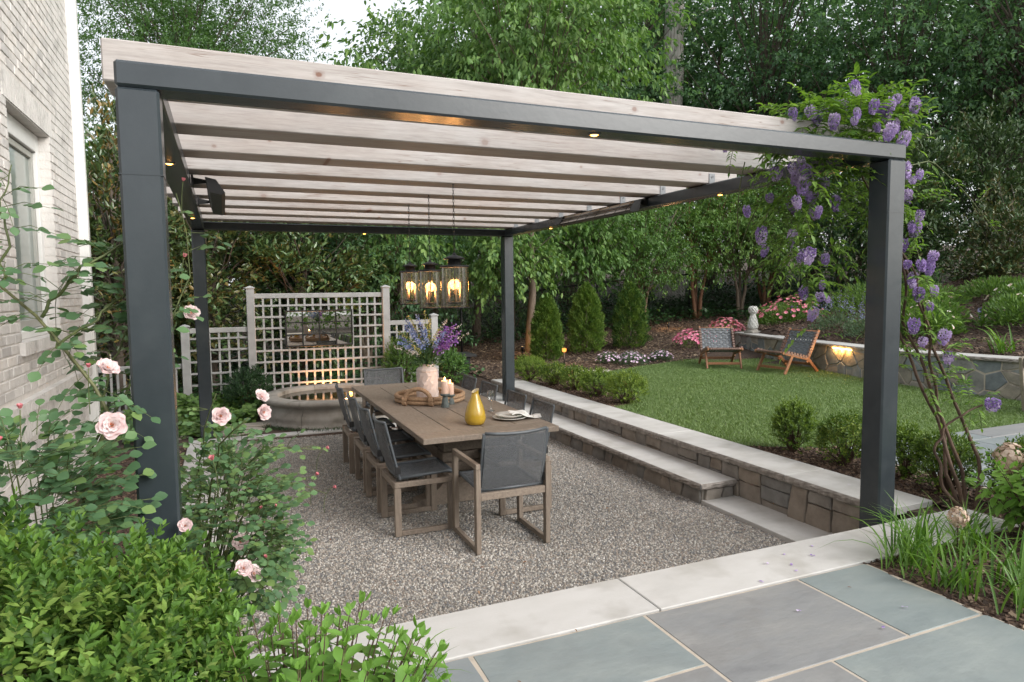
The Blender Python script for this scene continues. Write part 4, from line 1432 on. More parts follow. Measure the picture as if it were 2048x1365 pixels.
# faceted white vase
vase = thing('flower_vase', 'pale pink white ceramic vase with rows of long facets on the rope tray', 'vase', (vx, vy, vz))
M['vase'] = plain('matt_pale_ceramic', (0.66, 0.575, 0.55), rough=0.55, var=0.04, bump=0.05)
vs, fs = [], []
nseg = 16
rows = [(0.100, 0.0), (0.106, 0.012)]
zr = 0.012
rad = 0.108
prof = [(0.096, 0.0, 0), (0.105, 0.008, 0)]
for k in range(3):
    z0 = 0.014 + k * 0.088
    prof += [(rad - 0.001, z0, k % 2), (rad, z0 + 0.055, (k % 2) + 0.5), (rad - 0.003, z0 + 0.087, (k % 2) + 0.0)]
prof += [(0.109, 0.285, 0), (0.108, 0.300, 0), (0.082, 0.325, 0), (0.076, 0.332, 0), (0.076, 0.350, 0), (0.079, 0.355, 0), (0.070, 0.355, 0), (0.068, 0.30, 0)]
for r, z, sh in prof:
    for k in range(nseg):
        a = 2 * math.pi * (k + sh) / nseg
        rr = r + (0.0045 if 0.3 < sh < 1.6 and sh % 1 else 0.0) * (1 if k % 2 else -1)
        vs.append((vx + rr * math.cos(a), vy + rr * math.sin(a), vz + z))
for i in range(len(prof) - 1):
    for k in range(nseg):
        k2 = (k + 1) % nseg
        a, b, c_, d_ = i * nseg + k, i * nseg + k2, (i + 1) * nseg + k2, (i + 1) * nseg + k
        fs += [(a, b, c_), (a, c_, d_)]
MB().add(vs, fs, False).build('body', M['vase'], vase)

# candles on their holders
M['holder'] = plain('grey_green_patina', (0.105, 0.125, 0.12), rough=0.7, var=0.3, scale=40)
M['wax'] = surf('candle_wax', [(0.3, (0.78, 0.52, 0.40)), (0.7, (0.84, 0.60, 0.48))], scale=5, rough=0.4, bump=0)
for (x, y, hh, ch, lab1, lab2, nm) in ((2.235, 3.095, 0.130, 0.125, 'grey patinated cone candle holder, taller and nearer of the two beside the tray', 'cream pillar candle burning on the taller candle holder', 0),
                                      (2.335, 3.245, 0.095, 0.110, 'grey patinated cone candle holder, lower one partly behind the other', 'cream pillar candle burning on the lower candle holder', 1)):
    h_ = thing('candle_holder', lab1, 'candle holder', (x, y, TZ), 'candle holders on the table')
    MB().lathe([(0, 0), (0.040, 0.0), (0.041, 0.005), (0.034, 0.04), (0.024, hh - 0.032), (0.022, hh - 0.026)], 24, (x, y, TZ)).build('stem', M['holder'], h_)
    MB().lathe([(0.021, hh - 0.026), (0.040, hh - 0.019), (0.047, hh - 0.010), (0.047, hh - 0.004), (0.042, hh), (0.0, hh - 0.003)], 24, (x, y, TZ)).build('dish', M['holder'], h_)
    z = TZ + hh
    c_ = thing('candle', lab2, 'candle', (x, y, z), 'pillar candles on the table')
    MB().lathe([(0, 0), (0.034, 0.0), (0.035, 0.004), (0.0345, ch - 0.004), (0.032, ch), (0.026, ch - 0.004), (0.010, ch - 0.008), (0, ch - 0.008)], 28, (x, y, z)).build('wax', M['wax'], c_)
    MB().tube([(x, y, z + ch - 0.01), (x, y, z + ch + 0.008)], 0.0013, 6).build('wick', M['black'], c_)
    MB().lathe([(0.0, 0.0), (0.0045, 0.004), (0.0062, 0.011), (0.0045, 0.020), (0.0015, 0.029), (0.0, 0.032)], 12, (x, y, z + ch + 0.002)).build('flame', M['flame'], c_)
    point_light('candle_lamp', (x, y, z + ch + 0.020), 0.35, (1.0, 0.52, 0.18), 0.012, c_)

# yellow jug
yj = thing('yellow_jug', 'glossy mustard yellow teardrop jug on the table', 'vase', (2.215, 2.205, TZ))
M['yellow'] = surf('mustard_glaze', [(0.3, (0.44, 0.27, 0.022)), (0.7, (0.55, 0.36, 0.04))], scale=6, rough=0.16, bump=0.05, bump_scale=20, coat=0.5)
M['yellow_in'] = plain('cream_glaze', (0.62, 0.52, 0.34), rough=0.3)
pr_ = [(0.0, 0.0), (0.055, 0.0), (0.074, 0.008), (0.086, 0.035), (0.088, 0.06), (0.083, 0.10), (0.069, 0.15), (0.052, 0.195), (0.038, 0.228), (0.030, 0.252), (0.028, 0.268), (0.030, 0.280)]
vs, fs = [], []
n = 36
for r, z in pr_:
    for k in range(n):
        a = 2 * math.pi * k / n
        t = z / 0.28
        off = 0.020 * max(0, t - 0.45) * 1.6
        lip = 0.016 * (max(0, t - 0.9) / 0.1) * math.cos(a - 0.3)
        vs.append((2.215 + r * math.cos(a) - off * 0.6 * -0.35, 2.205 + r * math.sin(a) + off * 0.2, TZ + z + lip))
for i in range(len(pr_) - 1):
    for k in range(n):
        k2 = (k + 1) % n
        fs.append((i * n + k, i * n + k2, (i + 1) * n + k2, (i + 1) * n + k))
MB().add(vs, fs, True).build('body', M['yellow'], yj)
inn, fi = [], []
top = vs[-n:]
cxx = sum(v[0] for v in top) / n
cyy = sum(v[1] for v in top) / n
for kk, dz in ((0.90, 0.0), (0.75, -0.03), (0.8, -0.06)):
    for v in top:
        inn.append((cxx + (v[0] - cxx) * kk, cyy + (v[1] - cyy) * kk, v[2] + dz))
ring_ = top + inn
for i in range(3):
    for k in range(n):
        k2 = (k + 1) % n
        fi.append((i * n + k, i * n + k2, (i + 1) * n + k2, (i + 1) * n + k))
MB().add(ring_, fi, True).build('rim', M['yellow_in'], yj)

# wine glass, plates, napkin
M['glass'] = glass_mat('clear_glass', (0.93, 0.95, 0.95), 0.5)
wg = thing('wine_glass', 'clear stemmed wine glass standing behind the yellow jug', 'wine glass', (2.555, 2.72, TZ))
MB().lathe([(0, 0.002), (0.033, 0.001), (0.034, 0.003), (0.008, 0.007), (0.0035, 0.014), (0.0032, 0.08)], 24, (2.555, 2.72, TZ)).build('stem', M['glass'], wg)
MB().lathe([(0.0032, 0.08), (0.012, 0.086), (0.026, 0.100), (0.034, 0.122), (0.034, 0.145), (0.029, 0.190)], 28, (2.555, 2.72, TZ)).build('bowl', M['glass'], wg)
M['plate'] = plain('white_porcelain', (0.74, 0.71, 0.66), rough=0.22, var=0.03, bump=0.0)
px_, py_ = 2.565, 2.30
for nm, r, z, lab in (('dinner_plate', 0.150, TZ, 'larger white dinner plate under the small plate and napkin'), ('side_plate', 0.128, TZ + 0.021, 'smaller white plate stacked on the dinner plate under the napkin')):
    o = MB().lathe([(0, 0.002), (r * 0.6, 0.0), (r * 0.64, 0.004), (r * 0.95, 0.017), (r, 0.020), (r * 0.99, 0.023), (r * 0.66, 0.009), (0, 0.008)], 40, (px_, py_, z)).build(nm, M['plate'], None)
    tag(o, lab, 'plate', 'stacked plates at the near right place')
# napkin, a soft folded cloth printed with small sprigs
def napkin_mat():
    m, nt, out = nt_new('sprigged_linen')
    b = nt.nodes.new('ShaderNodeBsdfPrincipled')
    v = pos_node(nt, (1, 1, 1))
    vo = nt.nodes.new('ShaderNodeTexVoronoi')
    vo.inputs['Scale'].default_value = 38
    nt.links.new(v, vo.inputs['Vector'])
    r = ramp(nt, [(0.20, (1, 1, 1)), (0.34, (0, 0, 0))])
    nt.links.new(vo.outputs['Distance'], r.inputs[0])
    n_ = noise_node(nt, v, 16, 2)
    g = ramp(nt, [(0.48, (0, 0, 0)), (0.56, (1, 1, 1))])
    nt.links.new(n_, g.inputs[0])
    f = mathn(nt, 'MULTIPLY', r.outputs[0], g.outputs[0])
    cr = ramp(nt, [(0.3, (0.42, 0.40, 0.20)), (0.5, (0.52, 0.40, 0.34)), (0.75, (0.40, 0.44, 0.48))])
    sp = nt.nodes.new('ShaderNodeSeparateColor')
    nt.links.new(vo.outputs['Color'], sp.inputs[0])
    nt.links.new(sp.outputs[0], cr.inputs[0])
    c = mixc(nt, f, (0.76, 0.75, 0.72), cr.outputs[0])
    nt.links.new(c, b.inputs['Base Color'])
    b.inputs['Roughness'].default_value = 0.85
    nt.links.new(b.outputs[0], out.inputs[0])
    return m
M['napkin'] = napkin_mat()
vs, fs = [], []
nx, ny = 22, 14
for s in (0, 1):
    for j in range(ny + 1):
        for i in range(nx + 1):
            u_, v_ = i / nx, j / ny
            x = 2.535 + 0.285 * u_ + 0.03 * v_
            y = 2.175 + 0.175 * v_ + 0.05 * u_ * (0.4 - v_) + 0.012 * math.sin(u_ * 9)
            dd = math.hypot(x - px_, y - py_)
            base = TZ + (0.047 if dd < 0.125 else max(0.004, 0.047 - (dd - 0.125) * 0.75))
            z = base + 0.006 + 0.007 * math.sin(u_ * 13 + v_ * 2.0) * (0.4 + u_) + 0.006 * math.sin(v_ * 8 + u_ * 4)
            z = max(z, TZ + 0.005)
            vs.append((x, y, z + (0.004 if s else 0)))
m = (nx + 1) * (ny + 1)
for s in (0, 1):
    for j in range(ny):
        for i in range(nx):
            a = s * m + j * (nx + 1) + i
            q = (a, a + 1, a + nx + 2, a + nx + 1)
            fs.append(q if s else q[::-1])
rim = [i for i in range(nx + 1)] + [(j + 1) * (nx + 1) - 1 for j in range(1, ny + 1)] + [ny * (nx + 1) + i for i in range(nx - 1, -1, -1)] + [j * (nx + 1) for j in range(ny - 1, 0, -1)]
for a, b in zip(rim, rim[1:] + rim[:1]):
    fs.append((a, b, b + m, a + m))
o = MB().add(vs, fs, True).build('napkin', M['napkin'], None)
tag(o, 'white napkin with small printed sprigs folded across the plates', 'napkin')

# ================================================================== lanterns over the table
M['smoke_glass'] = glass_mat('smoked_glass', (0.88, 0.78, 0.64), 0.22, 0.12)
M['candle_tube'] = plain('ivory_candle_sleeve', (0.55, 0.42, 0.30), rough=0.5)
lan = [(2.150, RY0 + 3 * RS + 0.03, 0.240, 2.055, 0.350, 'largest hanging glass lantern, nearest the camera and rightmost of the three'),
       (2.140, RY0 + 4 * RS + 0.03, 0.212, 2.040, 0.352, 'middle hanging glass lantern of the three over the table'),
       (2.130, RY0 + 5 * RS + 0.03, 0.212, 2.050, 0.336, 'farthest hanging glass lantern, leftmost of the three over the table')]
for (x, y, dia, ztop, gh, lab) in lan:
    t = thing('hanging_lantern', lab, 'lantern', (x, y, ztop - gh), 'lanterns hanging from the rafters')
    r = dia / 2
    MB().lathe([(r - 0.002, -gh + 0.006), (r - 0.002, -0.002)], 40, (x, y, ztop)).build('glass_shade', M['smoke_glass'], t)
    MB().lathe([(r - 0.008, -gh), (r + 0.002, -gh), (r + 0.002, -gh + 0.010), (r - 0.008, -gh + 0.010)], 40, (x, y, ztop), close=True).build('bottom_ring', M['black'], t)
    MB().lathe([(r * 0.30, 0.010), (r * 0.98, 0.010), (r + 0.006, 0.004), (r + 0.006, -0.006), (r - 0.010, -0.006), (r * 0.30, 0.004)], 40, (x, y, ztop), close=True).build('top_plate', M['black'], t)
    k = 0.085 * dia / 0.24
    MB().lathe([(r * 0.48, 0.010), (r * 0.48, k * 0.72), (r * 0.74, k * 0.74), (r * 0.76, k * 0.82), (r * 0.45, k * 1.02), (r * 0.16, k * 1.16), (r * 0.10, k * 1.35), (0.004, k * 1.42)], 32, (x, y, ztop)).build('cap', M['black'], t)
    MB().tube([(x, y, ztop), (x, y, ztop - gh * 0.86)], 0.004, 8).build('centre_rod', M['black'], t)
    MB().lathe([(0, -gh * 0.90), (r * 0.56, -gh * 0.90), (r * 0.60, -gh * 0.86), (r * 0.60, -gh * 0.845), (r * 0.52, -gh * 0.855), (0, -gh * 0.855)], 24, (x, y, ztop)).build('candle_plate', M['black'], t)
    for q in range(3):
        a = q * math.pi * 2 / 3 + 0.25 + x * 40
        cx_, cy_ = x + r * 0.46 * math.cos(a), y + r * 0.46 * math.sin(a)
        MB().tube([(cx_, cy_, ztop - gh * 0.855), (cx_, cy_, ztop - gh * 0.53)], 0.009, 10).build('candle_sleeve', M['candle_tube'], t)
        MB().lathe([(0.004, 0.0), (0.008, 0.010), (0.0085, 0.018), (0.0055, 0.034), (0.002, 0.054), (0.0, 0.056)], 12, (cx_, cy_, ztop - gh * 0.53)).build('bulb', M['warm_bulb'], t)
    point_light('lantern_lamp', (x, y, ztop - gh * 0.42), 4.0, (1.0, 0.52, 0.20), 0.05, t)
    ch = MB()
    z = ztop + k * 1.40
    q = 0
    while z < ZR - 0.005:
        pts = []
        for i in range(9):
            a = 2 * math.pi * i / 8
            w_, l_ = 0.0075 * math.cos(a), 0.016 * math.sin(a)
            pts.append((x + (w_ if q % 2 else 0), y + (0 if q % 2 else w_), z + 0.014 + l_))
        ch.tube(pts, 0.0021, 5)
        z += 0.0245
        q += 1
    ch.build('chain', M['black'], t)

# ================================================================== patio heaters
M['reflector'] = surf('brushed_reflector', [(0.3, (0.46, 0.42, 0.37)), (0.7, (0.64, 0.60, 0.54))], scale=4, stretch=(30, 0.6, 30), rough=0.45, metal=0.0, bump=0.05)
M['element'] = plain('dark_heating_tube', (0.10, 0.085, 0.07), rough=0.4)
def heater(label, x, side):
    """a long infrared heater hung on a side beam; side +1 opens towards -x"""
    y0, y1 = 2.55, 4.02
    t = thing('infrared_heater', label, 'heater', (x, (y0 + y1) / 2, 2.60), 'infrared heaters on the side beams')
    s = side
    # housing section in (x, z): open face slants down towards the table
    def P(a, b): return (x - s * a, b)
    sec = [P(0.02, 2.712), P(0.095, 2.695), P(0.155, 2.600), P(0.130, 2.585), P(0.050, 2.600)]
    vs = [(p[0], y, p[1]) for y in (y0, y1) for p in sec]
    n = len(sec)
    fs = []
    for i in range(n):
        j = (i + 1) % n
        if i == 1:
            continue
        fs.append((i, j, n + j, n + i))
    hb = MB().add(vs, fs)
    for y in (y0, y1):
        hb.add([(p[0], y + (0.006 if y == y0 else -0.006) * k, p[1]) for k in (0, 1) for p in sec], [tuple(range(n))[::-1], tuple(range(n, 2 * n))])
    hb.build('housing', M['black'], t)
    ins = MB()
    a, b = Vector((x - s * 0.095, 0, 2.688)), Vector((x - s * 0.150, 0, 2.604))
    mid = (a + b) / 2 + Vector((s * 0.030, 0, 0.014))
    pts = [a, a.lerp(mid, 0.55) + Vector((s * 0.006, 0, 0.0)), mid, b.lerp(mid, 0.55) + Vector((s * 0.006, 0, 0)), b]
    vs = [(p.x, y, p.z) for y in (y0 + 0.012, y1 - 0.012) for p in pts]
    m_ = len(pts)
    ins.add(vs, [(i, i + 1, m_ + i + 1, m_ + i) for i in range(m_ - 1)])
    ins.build('reflector', M['reflector'], t)
    c_ = (a + b) / 2 + Vector((s * 0.006, 0, 0.002))
    MB().tube([(c_.x, y0 + 0.02, c_.z), (c_.x, y1 - 0.02, c_.z)], 0.008, 8).build('heating_element', M['element'], t)
    g = MB()
    for k in (0.3, 0.7):
        q = a.lerp(b, k) + Vector((-s * 0.006, 0, -0.004))
        g.tube([(q.x, y0 + 0.01, q.z), (q.x, y1 - 0.01, q.z)], 0.003, 5)
    for i in range(8):
        y = y0 + 0.05 + (y1 - y0 - 0.1) * i / 7
        g.tube([(a.x - s * .004, y, a.z - .003), (b.x - s * .004, y + 0.03, b.z - .003)], 0.0022, 5)
    g.build('guard', M['black'], t)
    for y in (y0 + 0.10, y1 - 0.14):
        MB().prism([(0, 0.0), (0.0, 0.055), (0.11, 0.035), (0.11, 0.015)], -0.010, 0.010, Matrix(((-s, 0, 0, x + s * 0.075), (0, 0, 1, y), (0, 1, 0, 2.665), (0, 0, 0, 1)))).build('arm', M['black'], t)
        MB().box(min(x + s * 0.06, x + s * 0.075), max(x + s * 0.06, x + s * 0.075), y - 0.05, y + 0.05, 2.655, 2.73).build('mounting_plate', M['black'], t)
heater('long black infrared heater with bright reflector on the right side beam', LX - PW - 0.080, 1)
heater('black infrared heater on brackets at the left side beam, seen end on', PW + 0.080, -1)

# ================================================================== fountain
fc = (1.73, 7.06, 0.0)
fo = thing('fountain', 'round cast stone fountain basin with still water before the trellis', 'fountain', fc)
Rf = 0.96
outer = [(Rf - 0.03, 0.0), (Rf - 0.03, 0.055), (Rf - 0.065, 0.075), (Rf - 0.045, 0.12), (Rf - 0.055, 0.17), (Rf - 0.09, 0.22), (Rf - 0.105, 0.26), (Rf - 0.085, 0.295), (Rf - 0.02, 0.318), (Rf, 0.335), (Rf + 0.008, 0.36), (Rf - 0.002, 0.385), (Rf - 0.02, 0.393),
         (Rf - 0.20, 0.393), (Rf - 0.215, 0.385), (Rf - 0.22, 0.33), (Rf - 0.20, 0.05)]
ns = 8
for k in range(ns):
    a0 = 2 * math.pi * (k + 0.26) / ns
    a1 = 2 * math.pi * (k + 1.26) / ns - 0.009
    MB().lathe(outer, 10, fc, a0, a1, close=True).build('basin_segment', M['concrete'], fo)
m, nt, out = nt_new('still_water')
b_ = nt.nodes.new('ShaderNodeBsdfPrincipled')
b_.inputs['Base Color'].default_value = (0.030, 0.026, 0.016, 1)
b_.inputs['Roughness'].default_value = 0.04
b_.inputs['Specular IOR Level'].default_value = 0.6
nz = noise_node(nt, pos_node(nt), 7, 3)
bp_ = nt.nodes.new('ShaderNodeBump')
bp_.inputs['Strength'].default_value = 0.12
bp_.inputs['Distance'].default_value = 0.02
nt.links.new(nz, bp_.inputs['Height'])
nt.links.new(bp_.outputs[0], b_.inputs['Normal'])
nt.links.new(b_.outputs[0], out.inputs[0])
M['water'] = m
MB().lathe([(0, 0.335), (Rf - 0.21, 0.335)], 40, fc).build('water', M['water'], fo)
M['sump'] = plain('basin_floor', (0.10, 0.09, 0.07))
MB().lathe([(0, 0.02), (Rf - 0.21, 0.02)], 24, fc).build('basin_floor', M['sump'], fo)
fl = (fc[0] + 0.28, fc[1] + 0.02, 0.352)
MB().lathe([(0, 0.018), (0.020, 0.016), (0.032, 0.006), (0.034, -0.02)], 16, fl).build('basin_light', M['warm_bulb'], fo)
point_light('fountain_lamp', (fl[0] - 0.05, fl[1] + 0.10, 0.44), 3.0, (1.0, 0.46, 0.14), 0.03, fo)
ul = spot_light('uplight', (1.78, 8.115, 0.10), 70.0, (1.0, 0.42, 0.12), 120, fo)
ul.rotation_euler = (R(180), 0, 0)
MB().lathe([(0, 0.0), (0.03, 0.0), (0.03, 0.03), (0.0, 0.03)], 12, (1.78, 8.115, 0.04)).build('uplight_housing', M['black'], fo)

# ================================================================== trellis fence
TY = 8.2
def trellis(label, xa, xb, ztop, zbot, posts, nvert, rows, capz=0.06):
    t = thing('trellis_panel', label, 'trellis', ((xa + xb) / 2, TY, 0.05), 'trellis panels behind the fountain')
    MB().box(xa, xb, TY - 0.02, TY + 0.02, ztop - 0.075, ztop, c=0.004).build('top_rail', M['trellis'], t)
    for i in range(nvert):
        x = xa + (xb - xa) * (i + 1) / (nvert + 1)
        MB().box(x - 0.015, x + 0.015, TY - 0.010, TY + 0.010, zbot - 0.13, ztop - 0.076).build('slat', M['trellis'], t)
    for z in rows:
        MB().box(xa, xb, TY - 0.0225, TY - 0.0105, z - 0.015, z + 0.015).build('slat', M['trellis'], t)
    for (x, z1) in posts:
        p = MB().box(x - 0.058, x + 0.058, TY - 0.058, TY + 0.058, 0, z1, c=0.005).build('post', M['trellis'], t)
        cm = MB().box(x - 0.070, x + 0.070, TY - 0.070, TY + 0.070, z1 + 0.001, z1 + 0.022, c=0.004)
        cm.add([(x - 0.066, TY - 0.066, z1 + 0.023), (x + 0.066, TY - 0.066, z1 + 0.023), (x + 0.066, TY + 0.066, z1 + 0.023), (x - 0.066, TY + 0.066, z1 + 0.023), (x, TY, z1 + 0.05)], [(0, 1, 4), (1, 2, 4), (2, 3, 4), (3, 0, 4), (3, 2, 1, 0)])
        cm.build('post_cap', M['trellis'], p)
    return t
xL, xR = 0.71, 2.815
trellis('tall white lattice trellis panel with a mirror behind the fountain', xL + 0.058, xR - 0.058, 1.835, 0.42, [(xL, 1.91), (xR, 1.91)], 15, [0.41 + 0.1765 * i for i in range(8)])
trellis('lower white lattice trellis panel to the left of the tall one', -0.16, xL - 0.059, 1.325, 0.40, [(-0.22, 1.34)], 5, [0.46 + 0.1765 * i for i in range(5)])
trellis('lower white lattice trellis panel to the right of the tall one', xR + 0.059, 3.58, 1.36, 0.40, [(3.64, 1.42)], 5, [0.46 + 0.1765 * i for i in range(5)])
trellis('lowest white trellis panel between the house corner and the lattice', -1.55, -0.28, 0.80, 0.10, [(-1.6, 0.85)], 14, [0.14])

# mirror
mi = thing('mirror', 'black framed window style mirror hung on the tall trellis', 'mirror', (1.72, TY - 0.04, 1.28))
m, nt, out = nt_new('mirror_silver')
b_ = nt.nodes.new('ShaderNodeBsdfPrincipled')
b_.inputs['Base Color'].default_value = (0.62, 0.62, 0.60, 1)
b_.inputs['Metallic'].default_value = 1.0
b_.inputs['Roughness'].default_value = 0.015
nt.links.new(b_.outputs[0], out.inputs[0])
M['mirror'] = m
mx0, mx1, mz0, mz1 = 1.205, 2.255, 0.985, 1.565
yf, yb = TY - 0.055, TY - 0.026
fm = MB()
fm.box(mx0, mx1, yf, yb, mz1 - 0.022, mz1, c=0.003).box(mx0, mx1, yf, yb, mz0, mz0 + 0.022, c=0.003)
fm.box(mx0, mx0 + 0.022, yf, yb, mz0 + 0.023, mz1 - 0.023, c=0.003).box(mx1 - 0.022, mx1, yf, yb, mz0 + 0.023, mz1 - 0.023, c=0.003)
fm.build('frame', M['black'], mi)
for i in range(1, 4):
    x = mx0 + (mx1 - mx0) * i / 4
    MB().box(x - 0.007, x + 0.007, yf + 0.004, yb - 0.010, mz0 + 0.0235, mz1 - 0.0235).build('glazing_bar', M['black'], mi)
for i in range(1, 3):
    z = mz0 + (mz1 - mz0) * i / 3
    MB().box(mx0 + 0.0235, mx1 - 0.0235, yf + 0.006, yb - 0.012, z - 0.007, z + 0.007).build('glazing_bar', M['black'], mi)
for i in range(4):
    for k in range(3):
        xa, xb = mx0 + 0.022 + (mx1 - mx0 - 0.044) * i / 4 + 0.003, mx0 + 0.022 + (mx1 - mx0 - 0.044) * (i + 1) / 4 - 0.003
        za, zb = mz0 + 0.022 + (mz1 - mz0 - 0.044) * k / 3 + 0.003, mz0 + 0.022 + (mz1 - mz0 - 0.044) * (k + 1) / 3 - 0.003
        a = random.uniform(-0.004, 0.004)
        y = yb - 0.008
        MB().add([(xa, y - a, za), (xb, y + a, za), (xb, y + a, zb), (xa, y - a, zb), (xa, y + 0.004, za), (xb, y + 0.004, za), (xb, y + 0.004, zb), (xa, y + 0.004, zb)],
                 [(0, 1, 2, 3), (7, 6, 5, 4), (0, 4, 5, 1), (1, 5, 6, 2), (2, 6, 7, 3), (3, 7, 4, 0)]).build('mirror_pane', M['mirror'], mi)

# ================================================================== woven lounge chairs on the lawn
M['strap'] = plain('charcoal_woven_strap', (0.115, 0.125, 0.135), rough=0.5, bump=0.1, objvar=0.0)
M['strap_brown'] = plain('brown_leather_wrap', (0.16, 0.10, 0.08), rough=0.6)
def lounge(label):
    """faces +x, origin on the ground"""
    t = thing('lounge_chair', label, 'lounge chair', None, 'woven lounge chairs on the lawn')
    W = 0.60
    S0, S1 = Vector((0.36, 0, 0.37)), Vector((-0.22, 0, 0.235))        # seat from front to back
    B1 = Vector((-0.46, 0, 0.70))
    for s in (-1, 1):
        y = s * W / 2
        o_ = Vector((0, y, 0))
        MB().beam(S0 + Vector((0.03, y, 0.0)), S1 + o_, 0.030, 0.050, c=0.006).build('seat_rail', M['teak_warm'], t)
        MB().beam(S1 + o_ + Vector((0.03, 0, -0.06)), B1 + o_ + Vector((-0.02, 0, 0.03)), 0.030, 0.050, up=(1, 0, 0.3), c=0.006).build('back_rail', M['teak_warm'], t)
        MB().beam(Vector((0.16, y, 0.31)), Vector((0.33, y, 0.0)), 0.030, 0.055, up=(1, 0, 0), c=0.006).build('leg', M['teak_warm'], t)
        MB().beam(S1 + o_ + Vector((-0.01, 0, 0.0)), Vector((-0.47, y, 0.0)), 0.030, 0.060, up=(1, 0, 0), c=0.006).build('leg', M['teak_warm'], t)
    MB().beam(Vector((0.285, -W / 2 + 0.016, 0.10)), Vector((0.285, W / 2 - 0.016, 0.10)), 0.022, 0.045, c=0.004).build('stretcher', M['teak_warm'], t)
    MB().beam(Vector((-0.33, -W / 2 + 0.016, 0.14)), Vector((-0.33, W / 2 - 0.016, 0.14)), 0.022, 0.045, c=0.004).build('stretcher', M['teak_warm'], t)
    MB().tube([S0 + Vector((0.01, -W / 2 + 0.016, 0)), S0 + Vector((0.01, W / 2 - 0.016, 0))], 0.018, 8).build('front_bar', M['teak_warm'], t)
    MB().tube([B1 + Vector((0, -W / 2 + 0.016, 0)), B1 + Vector((0, W / 2 - 0.016, 0))], 0.016, 8).build('top_bar', M['teak_warm'], t)
    def weave(a, b, name, n_long, n_cross):
        d = b - a
        L = d.length
        dn = d.normalized()
        nr = Vector((-dn.z, 0, dn.x))
        if nr.z < 0: nr = -nr
        mb = MB()
        wdt = W - 0.05
        pitch = wdt / n_long
        for i in range(n_long):
            y = -wdt / 2 + pitch * (i + 0.5)
            hw = pitch * 0.39
            vs, fs = [], []
            K = n_cross * 2
            for k in range(K + 1):
                h = 0.0045 * (1 if ((k // 1) % 2 == 0) == (i % 2 == 0) else -1)
                sag = -0.030 * math.sin(math.pi * k / K)
                p = a + dn * (L * k / K) + nr * (h + sag)
                vs += [p + Vector((0, y - hw, 0)), p + Vector((0, y + hw, 0))]
            for k in range(K):
                fs.append((2 * k, 2 * k + 1, 2 * k + 3, 2 * k + 2))
            mb.add(vs, fs)
        st_ = L / n_cross
        for k in range(n_cross):
            c_ = (k + 0.5) * st_
            hw = st_ * 0.36
            vs, fs = [], []
            for i in range(2 * n_long + 1):
                y = -wdt / 2 - 0.012 + (wdt + 0.024) * i / (2 * n_long)
                h = 0.0045 * (-1 if ((i // 2) % 2 == 0) == (k % 2 == 0) else 1)
                sag = -0.030 * math.sin(math.pi * c_ / L)
                p = a + dn * c_ + nr * (h + sag) + Vector((0, y, 0))
                vs += [p - dn * hw, p + dn * hw]
            for i in range(2 * n_long):
                fs.append((2 * i, 2 * i + 1, 2 * i + 3, 2 * i + 2))
            mb.add(vs, fs)
        o = mb.build(name, M['strap'], t)
        wr = MB()
        for s in (-1, 1):
            for k in range(n_cross):
                c_ = (k + 0.5) * st_
                p = a + dn * c_ + Vector((0, s * W / 2, 0))
                wr.beam(p - dn * st_ * 0.36, p + dn * st_ * 0.36, 0.036, 0.056, up=nr)
        wr.build('edge_wraps', M['strap_brown'], o)
        return o
    weave(S1 + Vector((0.02, 0, 0.035)), S0 + Vector((0, 0, 0.022)), 'woven_seat', 10, 8)
    weave(S1 + Vector((0.0, 0, 0.05)), B1 + Vector((0.015, 0, 0.0)), 'woven_back', 10, 9)
    # rolled front lip
    lp = MB()
    for i in range(14):
        y = -0.26 + 0.52 * (i + 0.5) / 14
        pts = []
        for k in range(5):
            a_ = math.pi * (0.55 - k / 4 * 1.1)
            pts.append(S0 + Vector((0.012 + 0.024 * math.cos(a_), y, 0.024 * math.sin(a_))))
        vs, fs = [], []
        for p in pts:
            vs += [p + Vector((0, -0.014, 0)), p + Vector((0, 0.014, 0))]
        for k in range(4):
            fs.append((2 * k, 2 * k + 1, 2 * k + 3, 2 * k + 2))
        lp.add(vs, fs)
    lp.build('front_wraps', M['strap_brown'], t)
    return t
l1 = lounge('woven charcoal lounge chair with wooden frame facing the camera, beside the pink azaleas')
l1.location = (8.73, 6.90, 0.385)
l1.rotation_euler = (0, 0, math.atan2(-0.88, -0.47))
copy_thing(l1, (9.28, 5.90, 0.375), math.pi + 0.06, 'woven charcoal lounge chair turned sideways before the lit stone wall')
# a third garden seat only shows its rear corner at the edge of the lawn
gc = thing('garden_chair', 'corner of a weathered pale wooden garden chair at the right picture edge', 'garden chair', (9.85, 1.35, 0.30))
M['grey_wood'] = plain('weathered_pale_wood', (0.28, 0.24, 0.19), rough=0.75, var=0.2)
gx0, gy0 = 9.30, 2.05
MB().beam((gx0, gy0, 0.30), (gx0 - 0.12, gy0 - 0.0, 0.98), 0.04, 0.09, up=(1, 0, 0), c=0.005).build('leg', M['grey_wood'], gc)
MB().beam((gx0 + 0.03, gy0 - 0.62, 0.30), (gx0 - 0.09, gy0 - 0.62, 0.98), 0.04, 0.09, up=(1, 0, 0), c=0.005).build('leg', M['grey_wood'], gc)
MB().box(gx0 - 0.07, gx0 + 0.5, gy0 - 0.6, gy0 - 0.03, 0.62, 0.66, c=0.005).build('seat', M['grey_wood'], gc)
MB().box(gx0 - 0.13, gx0 - 0.09, gy0 - 0.6, gy0 - 0.02, 0.86, 0.97, c=0.005).build('top_rail', M['grey_wood'], gc)
MB().box(gx0 + 0.44, gx0 + 0.49, gy0 - 0.59, gy0 - 0.54, 0.29, 0.619, c=0.005).build('leg', M['grey_wood'], gc)
MB().box(gx0 + 0.44, gx0 + 0.49, gy0 - 0.09, gy0 - 0.04, 0.29, 0.619, c=0.005).build('leg', M['grey_wood'], gc)

